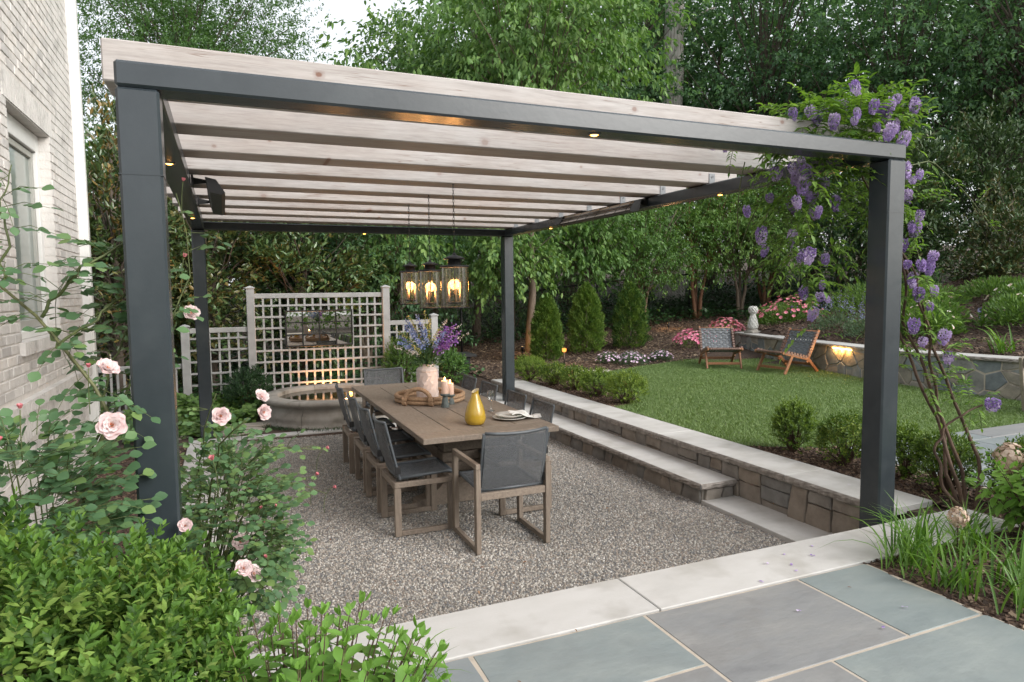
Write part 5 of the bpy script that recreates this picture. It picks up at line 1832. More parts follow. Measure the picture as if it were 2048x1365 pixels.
# ================================================================== stone finial on the wall
sx_, sy_ = on_curve(0.42)[0].xy
nn = on_curve(0.42)[2]
sx_, sy_ = sx_ - nn.x * 0.17, sy_ - nn.y * 0.17
fi_ = thing('stone_finial', 'pale carved stone finial with lattice body and leafy ball on the wall end', 'statue', (sx_, sy_, ZW))
MB().box(sx_ - 0.13, sx_ + 0.13, sy_ - 0.13, sy_ + 0.13, ZW + 0.001, ZW + 0.05, c=0.006).lathe([(0.12, 0.05), (0.105, 0.075), (0.085, 0.09)], 8, (sx_, sy_, ZW)).build('plinth', M['concrete'], fi_)
body = [(0.080, 0.09), (0.098, 0.11), (0.105, 0.15), (0.100, 0.21), (0.088, 0.27), (0.068, 0.33), (0.055, 0.37), (0.060, 0.385), (0.060, 0.40), (0.045, 0.41)]
fb = MB().lathe(body, 24, (sx_, sy_, ZW)).build('body', M['statue'], fi_)
lat = MB()
def br_(z):
    return float(np.interp(z, [p[1] for p in body], [p[0] for p in body]))
for dirn in (1, -1):
    for k in range(9):
        pts = []
        for i in range(11):
            z = 0.10 + 0.27 * i / 10
            a = 2 * math.pi * k / 9 + dirn * i / 10 * 1.9
            r = br_(z) + 0.003
            pts.append((sx_ + r * math.cos(a), sy_ + r * math.sin(a), ZW + z))
        lat.tube(pts, 0.0065, 5)
lat.build('lattice', M['statue'], fb)
ball = MB()
for j in range(5):
    ph = -0.9 + j * 0.42
    nr_ = 9 if j < 4 else 6
    for k in range(nr_):
        a = 2 * math.pi * (k + 0.5 * (j % 2)) / nr_
        c_ = Vector((math.cos(a) * math.cos(ph), math.sin(a) * math.cos(ph), math.sin(ph)))
        p = Vector((sx_, sy_, ZW + 0.50)) + c_ * 0.082
        q = c_.to_track_quat('Z', 'Y').to_matrix().to_4x4()
        q.translation = p
        ball.lathe([(0, 0.026), (0.018, 0.018), (0.030, 0.0), (0.026, -0.02)], 7, (0, 0, 0), M=q)
ball.lathe([(0.0, -0.08), (0.06, -0.055), (0.082, 0), (0.06, 0.06), (0, 0.085)], 14, (sx_, sy_, ZW + 0.50))
ball.build('leafy_ball', M['statue'], fi_)

# ================================================================== small garden fixtures
pl_ = thing('path_light', 'slim path light with glowing orange top among the mulch', 'path light', (6.45, 8.75, 0.36))
MB().tube([(6.45, 8.75, 0.30), (6.45, 8.75, 0.62)], 0.016, 8).build('stake', M['black'], pl_)
MB().lathe([(0.018, 0.62), (0.040, 0.635), (0.042, 0.69), (0.0, 0.70)], 14, (6.45, 8.75, 0)).build('lamp_head', glow('amber_path_lamp', (1.0, 0.30, 0.06), 1.3), pl_)
point_light('path_lamp', (6.40, 8.60, 0.66), 2.2, (1.0, 0.45, 0.14), 0.04, pl_)
# accent lamp at the foot of the slim maple trunk and by the crape myrtles (their warm light shows on the bark)
for (x, y, z, lab) in ((6.35, 10.55, 0.42, 'small dark bullet spotlight at the foot of the slim tan trunk'), (11.0, 11.6, 0.75, 'small dark bullet spotlight at the foot of the reddish multi stemmed tree')):
    sp = thing('garden_spotlight', lab, 'spotlight', (x, y, z), 'spotlights in the mulch bed')
    MB().tube([(x, y, z - 0.06), (x, y, z + 0.08)], 0.012, 8).build('stake', M['black'], sp)
    MB().lathe([(0.0, -0.05), (0.028, -0.045), (0.032, 0.05), (0.028, 0.052)], 14, (x, y, z + 0.13)).build('lamp_head', M['black'], sp)
    MB().lathe([(0.0, 0.046), (0.026, 0.046)], 14, (x, y, z + 0.13)).build('lens', M['warm_bulb'], sp)
    point_light('spot_lamp', (x, y, z + 0.22), 4.5, (1.0, 0.55, 0.22), 0.03, sp)
# black table by the far end of the trellis
bt_ = thing('fire_table', 'low black table with a shallow bowl behind the far end of the wall', 'table', (4.25, 9.4, 0.15))
MB().box(3.85, 4.75, 9.1, 9.7, 0.58, 0.63, c=0.006).build('top', M['black'], bt_)
MB().box(3.95, 4.65, 9.2, 9.6, 0.08, 0.579).build('pedestal', M['black'], bt_)
MB().lathe([(0.0, 0.64), (0.10, 0.632), (0.18, 0.66), (0.22, 0.71), (0.205, 0.71), (0.16, 0.67), (0, 0.65)], 24, (4.2, 9.4, 0)).build('bowl', M['black'], bt_)
# black wire fence along the wood
fe = thing('wire_fence', 'black chain link fence with top rail along the edge of the wood', 'fence', (10.0, 12.4, 0.6))
fpts = [(3.9, 11.2), (5.4, 11.9), (6.9, 12.6), (8.5, 13.3), (10.2, 13.9), (11.9, 14.2), (13.6, 14.1), (15.3, 13.6), (17.0, 13.0), (18.7, 12.4)]
ftop = [Vector((x, y, float(terrain(x, y)) + 1.22)) for x, y in fpts]
for p in ftop:
    MB().tube([(p.x, p.y, p.z - 1.3), (p.x, p.y, p.z + 0.03)], 0.03, 8).build('post', M['black'], fe)
MB().tube(ftop, 0.022, 8).build('top_rail', M['black'], fe)
wm = MB()
vs, fs = [], []
for a, b in zip(ftop[:-1], ftop[1:]):
    L = (b - a).length
    n = int(L / 0.09)
    for k in range(n):
        for sgn in (1, -1):
            t0 = k / n
            t1 = t0 + sgn * 1.15 / L
            z0, z1 = 0.0, -1.15
            if t1 > 1:
                z1 = -1.15 * (1 - t0) / (t1 - t0); t1 = 1
            if t1 < 0:
                z1 = -1.15 * t0 / (t0 - t1); t1 = 0
            p, q = a.lerp(b, t0), a.lerp(b, t1)
            p = p + Vector((0, 0, z0)); q = q + Vector((0, 0, z1))
            i = len(vs)
            e = Vector((0, 0, 0.004))
            vs += [p - e, p + e, q + e, q - e]
            fs.append((i, i + 1, i + 2, i + 3))
wm.add(vs, fs)
wm.build('wire_mesh', M['black'], fe, 'stuff')
# ================================================================== plants: helpers
def unit(v):
    return v / (np.linalg.norm(v, axis=-1, keepdims=True) + 1e-9)
def rdir(n):
    return unit(rng.normal(size=(n, 3)))
T_DIAMOND = (np.array([(0, 0, 0), (-.5, .46, .07), (0, 1, -.08), (.5, .46, .07)]), np.array([(0, 2, 1), (0, 3, 2)]))
T_OVAL = (np.array([(0, 0, 0), (-.36, .24, .05), (-.5, .52, .06), (-.30, .82, .02), (0, 1, -.07), (.30, .82, .02), (.5, .52, .06), (.36, .24, .05), (0, .34, 0), (0, .68, -.02)]),
          np.array([(0, 8, 1), (8, 2, 1), (8, 9, 2), (9, 3, 2), (9, 4, 3), (0, 7, 8), (8, 7, 6), (8, 6, 9), (9, 6, 5), (9, 5, 4)]))
T_HEX = (np.array([(0, 0, 0), (-.42, .30, .06), (-.40, .66, .05), (0, 1, -.07), (.40, .66, .05), (.42, .30, .06)]), np.array([(0, 3, 1), (1, 3, 2), (0, 5, 3), (5, 4, 3)]))
T_LONG = (np.array([(0, 0, 0), (-.5, .35, .08), (-.42, .65, .05), (0, 1, -.16), (.42, .65, .05), (.5, .35, .08), (0, .5, -.01)]),
          np.array([(0, 6, 1), (1, 6, 2), (6, 3, 2), (0, 5, 6), (5, 4, 6), (6, 4, 3)]))
T_DISC = (np.array([(0, 0, 0), (-.45, .2, .1), (-.5, .7, .14), (0, 1, .05), (.5, .7, .14), (.45, .2, .1)]), np.array([(0, 5, 1), (1, 5, 4), (1, 4, 2), (2, 4, 3)]))

class Leaves:
    def __init__(self):
        self.P, self.D, self.N, self.L, self.W, self.C = [], [], [], [], [], []
    def add(self, P, D, N, L, W, C=None):
        n = len(P)
        f = lambda a: np.broadcast_to(np.asarray(a, float), (n,)).copy()
        self.P.append(np.asarray(P, float)); self.D.append(unit(np.broadcast_to(np.asarray(D, float), (n, 3))))
        self.N.append(np.broadcast_to(np.asarray(N, float), (n, 3))); self.L.append(f(L)); self.W.append(f(W))
        self.C.append(rng.random(n) if C is None else f(C))
    def cat(self):
        P, D, N = (np.concatenate(a) for a in (self.P, self.D, self.N))
        L, W, C = (np.concatenate(a) for a in (self.L, self.W, self.C))
        S = np.cross(D, N)
        bad = np.linalg.norm(S, axis=1) < 1e-3
        S[bad] = np.cross(D[bad], np.array([1.0, 0.3, 0.2]))
        S = unit(S)
        N = np.cross(S, D)
        return P, D, S, N, L, W, C
    def mesh(self, name, tmpl, mat, idx=None, smooth=False):
        P, D, S, N, L, W, C = self.cat()
        if idx is not None:
            P, D, S, N, L, W, C = (a[idx] for a in (P, D, S, N, L, W, C))
        tv, tf = tmpl
        V = P[:, None, :] + tv[None, :, 0, None] * (W[:, None, None] * S[:, None, :]) + tv[None, :, 1, None] * (L[:, None, None] * D[:, None, :]) + tv[None, :, 2, None] * (L[:, None, None] * N[:, None, :])
        k = len(tv)
        F = tf[None] + (np.arange(len(P)) * k)[:, None, None]
        me = np_mesh(name, V.reshape(-1, 3), F.reshape(-1, 3), rnd=np.clip(np.repeat(C, len(tf)), 0.002, 0.98), smooth=smooth)
        me.materials.append(mat)
        return me
    def build(self, name, tmpl, mat, parent=None, kind='stuff', idx=None, smooth=False):
        return new_obj(name, self.mesh(name, tmpl, mat, idx, smooth), parent, kind)
    def build_split(self, part, rest, tmpl, mat, parent, count, kind='stuff', smooth=False):
        """the leaves nearest the camera as parts of their own, the others joined"""
        P, D, S, N, L, W, C = self.cat()
        sc = L / np.linalg.norm(P - CAM, axis=1)
        order = np.argsort(-sc)
        near, far = order[:count], order[count:]
        if len(far):
            self.build(rest, tmpl, mat, parent, kind, far, smooth)
        tv, tf = tmpl
        shapes = {}
        for i in near:
            q = round(float(W[i] / L[i]), 1)
            if q not in shapes:
                V = tv * np.array([max(q, 0.05), 1, 1])
                me = np_mesh(part, V, tf, smooth=smooth)
                me.materials.append(mat)
                shapes[q] = me
            o = new_obj(part, shapes[q], parent)
            l = float(L[i])
            m = Matrix(((S[i][0] * l, D[i][0] * l, N[i][0] * l, P[i][0]), (S[i][1] * l, D[i][1] * l, N[i][1] * l, P[i][1]), (S[i][2] * l, D[i][2] * l, N[i][2] * l, P[i][2]), (0, 0, 0, 1)))
            o.matrix_basis = m

def bez(a, b, c, n):
    a, b, c = (np.asarray(v, float) for v in (a, b, c))
    t = np.linspace(0, 1, n)[:, None]
    return (1 - t) ** 2 * a + 2 * t * (1 - t) * b + t * t * c

def along(pts, n):
    pts = np.asarray(pts, float)
    seg = np.linalg.norm(np.diff(pts, axis=0), axis=1)
    cum = np.concatenate([[0], np.cumsum(seg)])
    s = np.linspace(0, cum[-1], n)
    return np.stack([np.interp(s, cum, pts[:, k]) for k in range(3)], -1)

UP = np.array([0, 0, 1.0])

# ================================================================== trees
def tree_meshes(seed, h, cr, cz0, tr, nclump, nleaf, leafL, ratio, lmat, bmat, flat=0.45, droop=0.5, stems=1, lean=0.15, tmpl=T_DIAMOND, clumpr=0.24, whorl=False, shell=0.5):
    """trunk with limbs, and a crown of leaf clumps at the limb ends; origin at the foot of the trunk"""
    rg = np.random.default_rng(seed)
    wood = MB()
    cen = np.array([0, 0, (cz0 + h) / 2])
    rad = np.array([cr, cr, (h - cz0) / 2])
    tops = []
    for s in range(stems):
        a = 2 * math.pi * s / max(1, stems) + rg.uniform(-.4, .4)
        spread = 0 if stems == 1 else cr * 0.55
        top = np.array([math.cos(a) * spread + rg.normal(0, lean) * h * 0.15, math.sin(a) * spread + rg.normal(0, lean) * h * 0.15, h * 0.86])
        base = np.array([math.cos(a) * tr * 0.9 * (stems > 1), math.sin(a) * tr * 0.9 * (stems > 1), -0.15])
        mid = (base + top) / 2 + np.array([rg.normal(0, .03) * h, rg.normal(0, .03) * h, 0]) - np.array([math.cos(a), math.sin(a), 0]) * spread * 0.35
        pts = bez(base, mid, top, 12)
        pts[1:-1] += rg.normal(0, tr * 0.25, (10, 3)) * np.array([1, 1, 0.2])
        r = tr * (1.25 - 0.25 * np.minimum(1, np.linspace(0, 1, 12) * 6)) * np.linspace(1, 0.18, 12)
        r[0] *= 1.25
        wood.tube(pts, list(r), 10 if stems == 1 else 7)
        tops.append(pts)
    u = rdir2(rg, nclump) * (rg.random((nclump, 1)) ** shell)
    C = cen + u * rad
    lv = Leaves()
    for i, c in enumerate(C):
        pts = tops[int(np.argmin([np.linalg.norm(t[8, :2] - c[:2]) for t in tops]))]
        zt = cz0 * 0.75 + (c[2] - cz0) * 0.55
        k = np.interp(zt, pts[:, 2], np.arange(12))
        p0 = np.array([np.interp(k, np.arange(12), pts[:, q]) for q in range(3)])
        if i % 2 == 0 or i < 30:
            m = (p0 + c) / 2 + np.array([0, 0, 0.12 * np.linalg.norm(c - p0)])
            L = bez(p0, m, c, 6)
            L[1:-1] += rg.normal(0, 0.03 * cr, (4, 3))
            r0 = max(0.012, tr * 0.30 * (1 - k / 13))
            wood.tube(L, list(np.linspace(r0, 0.008, 6)), 5, cap=False)
        n = int(nleaf * rg.uniform(0.6, 1.4))
        cl = cr * clumpr * rg.uniform(0.7, 1.35)
        ntw = max(3, n // 9)
        tw = c + rg.normal(0, 1, (ntw, 3)) * np.array([cl, cl, cl * flat])
        tw[:, 2] -= 0.25 * (np.linalg.norm(tw[:, :2] - c[:2], axis=1) ** 2) / cl * droop
        o = unit(tw - np.array([0, 0, cz0 * .6]) * 0 - c + (c - cen) * 0.6 + rg.normal(0, .02, (ntw, 3)))
        ids = rg.integers(0, ntw, n)
        tb = o[ids]
        P = tw[ids] + tb * rg.uniform(-0.9, 0.6, (n, 1)) * leafL * 2.0 + rg.normal(0, leafL * 0.35, (n, 3))
        if whorl:
            D = unit(tb * 0.7 + rdir2(rg, n) * 0.9 + UP * 0.45)
            N = unit(UP * 0.7 + rdir2(rg, n) * 0.6)
        else:
            D = unit(tb * 0.5 + rdir2(rg, n) * 0.7 - UP * droop)
            N = unit(UP * 0.9 + rdir2(rg, n) * 0.55)
        base = rg.uniform(0.05, 0.75)
        lv.add(P, D, N, leafL * rg.uniform(0.7, 1.25, n), leafL * ratio * rg.uniform(0.8, 1.2, n), np.clip(base * 0.55 + 0.45 * rg.random(n), 0, 1))
    return wood.mesh('trunk', bmat), lv.mesh('crown', tmpl, lmat)

def rdir2(rg, n):
    return unit(rg.normal(size=(n, 3)))

def put_tree(name, label, cat, loc, meshes, group=None, scale=1.0, rotz=0.0):
    loc = (loc[0], loc[1], float(terrain(loc[0], loc[1])) if len(loc) < 3 else loc[2])
    t = thing(name, label, cat, None, group)
    t.location = loc
    t.rotation_euler = (0, 0, rotz)
    t.scale = (scale,) * 3 if not hasattr(scale, '__len__') else scale
    new_obj('trunk', meshes[0], t)
    new_obj('crown', meshes[1], t)
    return t

# kinds
K_dark = tree_meshes(21, 15.0, 4.3, 2.2, 0.24, 130, 130, 0.17, 0.5, M['dark_leaf'], M['bark'], flat=0.32, droop=0.35, clumpr=0.20)
K_dark2 = tree_meshes(22, 13.0, 4.6, 1.8, 0.20, 130, 130, 0.16, 0.5, M['dark_leaf'], M['bark'], flat=0.28, droop=0.3, clumpr=0.20)
K_oak = tree_meshes(23, 13.2, 4.5, 5.6, 0.26, 230, 330, 0.115, 0.46, M['oak_leaf'], M['bark'], flat=0.7, droop=0.25, clumpr=0.16, shell=0.45)
K_maple = tree_meshes(24, 10.2, 2.7, 4.6, 0.095, 110, 130, 0.145, 0.50, M['maple_leaf'], M['bark_tan'], flat=0.45, droop=0.75, clumpr=0.20, tmpl=T_HEX, lean=0.03)
K_maple2 = tree_meshes(25, 9.0, 3.0, 3.6, 0.10, 110, 130, 0.145, 0.50, M['maple_leaf'], M['bark'], flat=0.45, droop=0.75, clumpr=0.20, tmpl=T_HEX, lean=0.3)
K_low = tree_meshes(26, 3.7, 1.25, 1.5, 0.05, 46, 75, 0.135, 0.50, M['maple_leaf'], M['bark'], flat=0.5, droop=0.7, clumpr=0.24, tmpl=T_HEX)
K_crape = tree_meshes(27, 4.2, 1.55, 1.35, 0.055, 95, 135, 0.085, 0.46, M['crape_leaf'], M['bark_red'], flat=0.45, droop=0.6, stems=4, clumpr=0.20)
K_crape2 = tree_meshes(28, 3.7, 1.7, 0.9, 0.050, 100, 130, 0.085, 0.46, M['crape_leaf'], M['bark_tan'], flat=0.40, droop=0.55, stems=3, clumpr=0.20)
K_magn = tree_meshes(29, 5.4, 1.35, 0.2, 0.10, 110, 80, 0.15, 0.40, M['magnolia_leaf'], M['bark'], flat=0.8, droop=0.1, clumpr=0.16, whorl=True, tmpl=T_HEX, shell=0.4)
K_bronze = tree_meshes(30, 4.9, 1.15, 0.1, 0.10, 120, 80, 0.12, 0.42, M['magnolia_bronze'], M['bark'], flat=0.9, droop=0.1, clumpr=0.17, whorl=True, tmpl=T_HEX, shell=0.4)
K_under = tree_meshes(31, 4.4, 1.9, 0.4, 0.06, 110, 110, 0.10, 0.48, M['dark_leaf'], M['bark_tan'], flat=0.5, droop=0.4, stems=3, clumpr=0.2)

def big_trunk():
    rg = np.random.default_rng(5)
    w = MB()
    pts = bez((0, 0, -0.3), (0.1, 0.1, 8), (0.35, 0.2, 17), 16)
    pts[1:-1] += rg.normal(0, 0.04, (14, 3))
    # furrowed, slightly fluted section
    n = 26
    vs, fs = [], []
    for i, p in enumerate(pts):
        r = np.interp(i, [0, 1, 4, 15], [0.62, 0.50, 0.43, 0.26])
        for k in range(n):
            a = 2 * math.pi * k / n
            rr = r * (1 + 0.05 * math.sin(a * 5 + i * 0.35) + 0.035 * rg.normal() * 0.6)
            vs.append((p[0] + rr * math.cos(a), p[1] + rr * math.sin(a), p[2]))
    for i in range(len(pts) - 1):
        for k in range(n):
            k2 = (k + 1) % n
            fs.append((i * n + k, i * n + k2, (i + 1) * n + k2, (i + 1) * n + k))
    w.add(vs, fs, True)
    w.tube(bez((0.2, 0.1, 10.0), (1.0, -0.3, 10.9), (1.6, -0.5, 11.0), 6), [0.09, 0.07, 0.06, 0.05, 0.04, 0.03], 7)
    return w.mesh('trunk', M['bark_pale'])
bt = big_trunk()
K_bigcrown = tree_meshes(32, 19.0, 5.0, 12.0, 0.2, 110, 130, 0.17, 0.5, M['oak_leaf'], M['bark_pale'], flat=0.4, droop=0.3)[1]
put_tree('tall_tree', 'tall tree with thick pale furrowed trunk rising behind the right part of the pergola', 'tree', (15.3, 17.4), (bt, K_bigcrown), scale=0.95)
# oak against the bright sky at the upper left
put_tree('oak_tree', 'fine leaved tree against the white sky at the upper left, above the pergola roof', 'tree', (-0.35, 20.5, 0.6), K_oak, scale=(0.83, 0.83, 0.93))
put_tree('oak_tree', 'small leaved tree in the gap beside the house corner trim', 'tree', (-4.6, 17.0, 0.3), K_oak, scale=(0.48, 0.48, 0.50), rotz=2.1)
# light green maples above the rafters
put_tree('maple_tree', 'slim tan trunked light green tree just behind the far right post', 'tree', (6.75, 11.0, 0.35), K_maple, rotz=0.6)
put_tree('maple_tree', 'light green tree behind the middle of the pergola roof', 'tree', (6.2, 13.2, 0.55), K_maple2, scale=1.0, rotz=2.2, group=None)
put_tree('maple_tree', 'light green tree between the slim trunk and the thick pale trunk', 'tree', (7.7, 14.8), K_maple2, scale=0.84, rotz=4.0)
put_tree('maple_tree', 'drooping light green tree beside the patch of white sky over the roof', 'tree', (5.3, 15.2, 0.6), K_maple2, scale=(0.80, 0.80, 0.98), rotz=5.3)
# low hanging light green leaves under the far beam
put_tree('young_maple', 'young light green maple with leaves hanging behind the lanterns', 'tree', (3.75, 10.6, 0.25), K_low, rotz=0.4)
put_tree('young_maple', 'young light green maple right behind the far right pergola post', 'tree', (5.9, 10.2, 0.35), K_low, rotz=2.0, scale=0.95)
put_tree('young_maple', 'young light green maple over the three cone evergreens', 'tree', (8.3, 11.3, 0.5), K_low, rotz=3.6, scale=1.05)
# dark wood on the right
woods = [(11.6, 18.5, K_dark, 1.0, 0.3, 'dark green forest tree left of the thick pale trunk'), (19.0, 19.6, K_dark2, 1.0, 1.2, 'dark green forest tree right of the thick pale trunk'),
         (18.2, 15.0, K_dark, 0.95, 2.4, 'dark green forest tree above the climbing wisteria'), (20.0, 12.2, K_dark2, 1.0, 3.3, 'dark green forest tree at the upper right, second from the edge'),
         (21.8, 9.4, K_dark, 0.92, 4.1, 'dark green forest tree at the upper right edge'), (17.0, 22.0, K_dark, 1.15, 5.2, 'dark forest tree far behind the thick pale trunk'),
         (23.0, 18.0, K_dark2, 1.2, 0.9, 'dark forest tree far up the slope behind the wisteria'), (26.0, 12.5, K_dark, 1.2, 2.9, 'dark forest tree far up the slope on the right'),
         (9.0, 20.0, K_dark2, 0.85, 3.9, 'dark green tree far behind the light green maples'), (25.0, 6.5, K_dark2, 1.05, 1.7, 'dark forest tree rising beyond the magnolias on the right')]
for (x, y, k, s, r, lab) in woods:
    put_tree('forest_tree', lab, 'tree', (x, y), k, group='dark trees of the wood', scale=s, rotz=r)
# crape myrtles with reddish stems
put_tree('crape_myrtle', 'multi stemmed tree with reddish stems behind the left lounge chair', 'tree', (13.0, 13.0), K_crape, scale=1.08, rotz=0.5)
put_tree('crape_myrtle', 'multi stemmed tree with pale grey stems right of the cone evergreens', 'tree', (10.6, 12.2), K_crape2, scale=1.0, rotz=1.4)
put_tree('crape_myrtle', 'leaning multi stemmed tree left of the stone finial', 'tree', (14.0, 12.3), K_crape2, scale=1.05, rotz=3.0)
put_tree('crape_myrtle', 'bushy multi stemmed tree under the lit lamp of the right beam', 'tree', (12.0, 14.6), K_crape, scale=1.15, rotz=4.1)
put_tree('crape_myrtle', 'bushy multi stemmed tree behind the stone finial', 'tree', (15.6, 13.0), K_crape, scale=1.12, rotz=5.0)
# magnolias
put_tree('magnolia_tree', 'leathery dark magnolia at the right edge above the mulch slope', 'tree', (17.2, 7.0), K_magn, scale=0.78, rotz=0.8)
put_tree('magnolia_tree', 'tall leathery magnolia behind the right pergola post', 'tree', (16.4, 9.2), K_magn, scale=(0.9, 0.9, 0.95), rotz=2.0)
put_tree('magnolia_tree', 'leathery magnolia shrub between the two right hand magnolias, lower', 'tree', (18.6, 8.4), K_magn, scale=0.85, rotz=3.3)
put_tree('magnolia_tree', 'bronze leaved magnolia between the house corner and the near left post', 'tree', (-1.3, 9.6, 0.05), K_bronze, scale=(0.95, 0.95, 0.98), rotz=0.2)
put_tree('magnolia_tree', 'dark glossy magnolia behind the lower left trellis panel', 'tree', (0.1, 10.2, 0.05), K_magn, scale=(0.92, 0.92, 0.80), rotz=1.1)
put_tree('magnolia_tree', 'dark glossy magnolia behind the tall trellis panel', 'tree', (1.7, 10.5, 0.05), K_magn, scale=(0.95, 0.95, 0.80), rotz=4.4)
put_tree('magnolia_tree', 'bronze leaved magnolia half hidden behind the left posts', 'tree', (-1.0, 11.8, 0.1), K_bronze, scale=(1.2, 1.2, 1.0), rotz=3.2)
# understory behind the trellis
under = [(3.1, 11.4, 1.0, 0.1, 'bushy dark shrub with thin tan stems behind the lower right trellis panel'), (1.9, 12.6, 1.1, 1.7, 'bushy dark shrub with thin tan stems behind the mirror'), (4.9, 13.0, 1.05, 2.9, 'dark shrub behind the lanterns'),
         (7.4, 13.6, 1.0, 3.8, 'dark shrub behind the middle cone evergreen'), (17.0, 11.2, 1.0, 5.0, 'dark shrub at the fence behind the catmint'), (9.0, 14.8, 1.1, 0.9, 'dark shrub behind the right cone evergreen'), (-0.5, 13.6, 1.15, 2.2, 'dark shrub behind the bronze magnolias'), (18.8, 10.6, 1.05, 1.2, 'dark shrub on the slope behind the tall magnolia')]
for (x, y, s, r, lab) in under:
    put_tree('understory_shrub', lab, 'shrub', (x, y), K_under, group='dark shrubs at the edge of the wood', scale=s, rotz=r)

# far wood, one mass
def rear_hedge():
    # the garden behind the terrace; it shows in the mirror on the trellis
    n = 16000
    x = rng.uniform(-8, 14, n)
    h = 2.6 + 0.9 * np.sin(x * 0.7) + 0.5 * np.sin(x * 2.3)
    P = np.stack([x, -9.5 + rng.normal(0, 0.6, n), 0.3 + h * rng.random(n) ** 0.8], -1)
    lv = Leaves()
    lv.add(P, unit(rdir(n)), unit(UP + rdir(n)), rng.uniform(0.12, 0.2, n), rng.uniform(0.07, 0.12, n))
    lv.build('garden_hedge', T_DIAMOND, M['shrub_leaf'], None, 'stuff')
rear_hedge()

def far_wood():
    lv = Leaves()
    n = 85000
    ang = rng.uniform(R(-20), R(112), n)
    # denser where the wood stands, thin towards the open sky at the left
    u = rng.random(n)
    d = rng.uniform(27, 40, n)
    az_ = ang
    x = CAM[0] + d * np.sin(az_)
    y = CAM[1] + d * np.cos(az_)
    top = np.interp(np.degrees(az_), [-20, 4, 7, 10.5, 13, 16, 24, 112], [7.0, 6.5, 5.0, 5.0, 8.5, 12.0, 20, 22])
    cl = np.array([noise.noise((float(a) * 6, float(b) * 0.12, 1.7)) for a, b in zip(az_, d)])
    z0 = terrain(x, y)
    z = z0 + (top + 2.5 * cl - z0 * 0.5) * u ** 0.85
    P = np.stack([x, y, z], -1)
    P += rng.normal(0, 0.5, P.shape)
    hole = np.array([noise.noise((float(p[0]) * 0.35, float(p[1]) * 0.35, float(p[2]) * 0.5)) for p in P])
    ok = hole > -0.06
    P = P[ok]
    n = len(P)
    lv.add(P, unit(rdir(n) - UP * 0.4), unit(UP + rdir(n) * 0.6), rng.uniform(0.32, 0.6, n), rng.uniform(0.18, 0.34, n), np.clip(0.35 + 0.5 * hole[ok] + 0.4 * rng.random(n), 0, 1))
    lv.build('far_wood', T_DIAMOND, M['dark_leaf'], None, 'stuff')
far_wood()
# ivy ground cover on the slope
def ground_cover(name, xs, ys, fn, n, L, mat, zo=0.05, tm=T_HEX, h=0.10, ratio=0.85):
    x, y = rng.uniform(*xs, n), rng.uniform(*ys, n)
    ok = np.array([fn(a, b) for a, b in zip(x, y)])
    x, y = x[ok], y[ok]
    n = len(x)
    z = terrain(x, y) + zo + rng.uniform(0, h, n)
    lv = Leaves()
    lv.add(np.stack([x, y, z], -1), unit(rdir(n) * np.array([1, 1, 0.4])), unit(UP + rdir(n) * 0.5), rng.uniform(0.7, 1.3, n) * L, rng.uniform(0.7, 1.3, n) * L * ratio)
    return lv.build(name, tm, mat, None, 'stuff')
ground_cover('ivy_ground_cover', (4, 24), (9.8, 20), lambda x, y: (0.8 * x + 0.6 * y > 17.6 and x > 12.2 and y > 8.9) or (y > 12.4 and x > 4), 30000, 0.10, M['ivy_leaf'], h=0.28)
ground_cover('ivy_ground_cover', (-3, 4.6), (8.4, 14), lambda x, y: True, 9000, 0.085, M['ivy_leaf'], h=0.18)

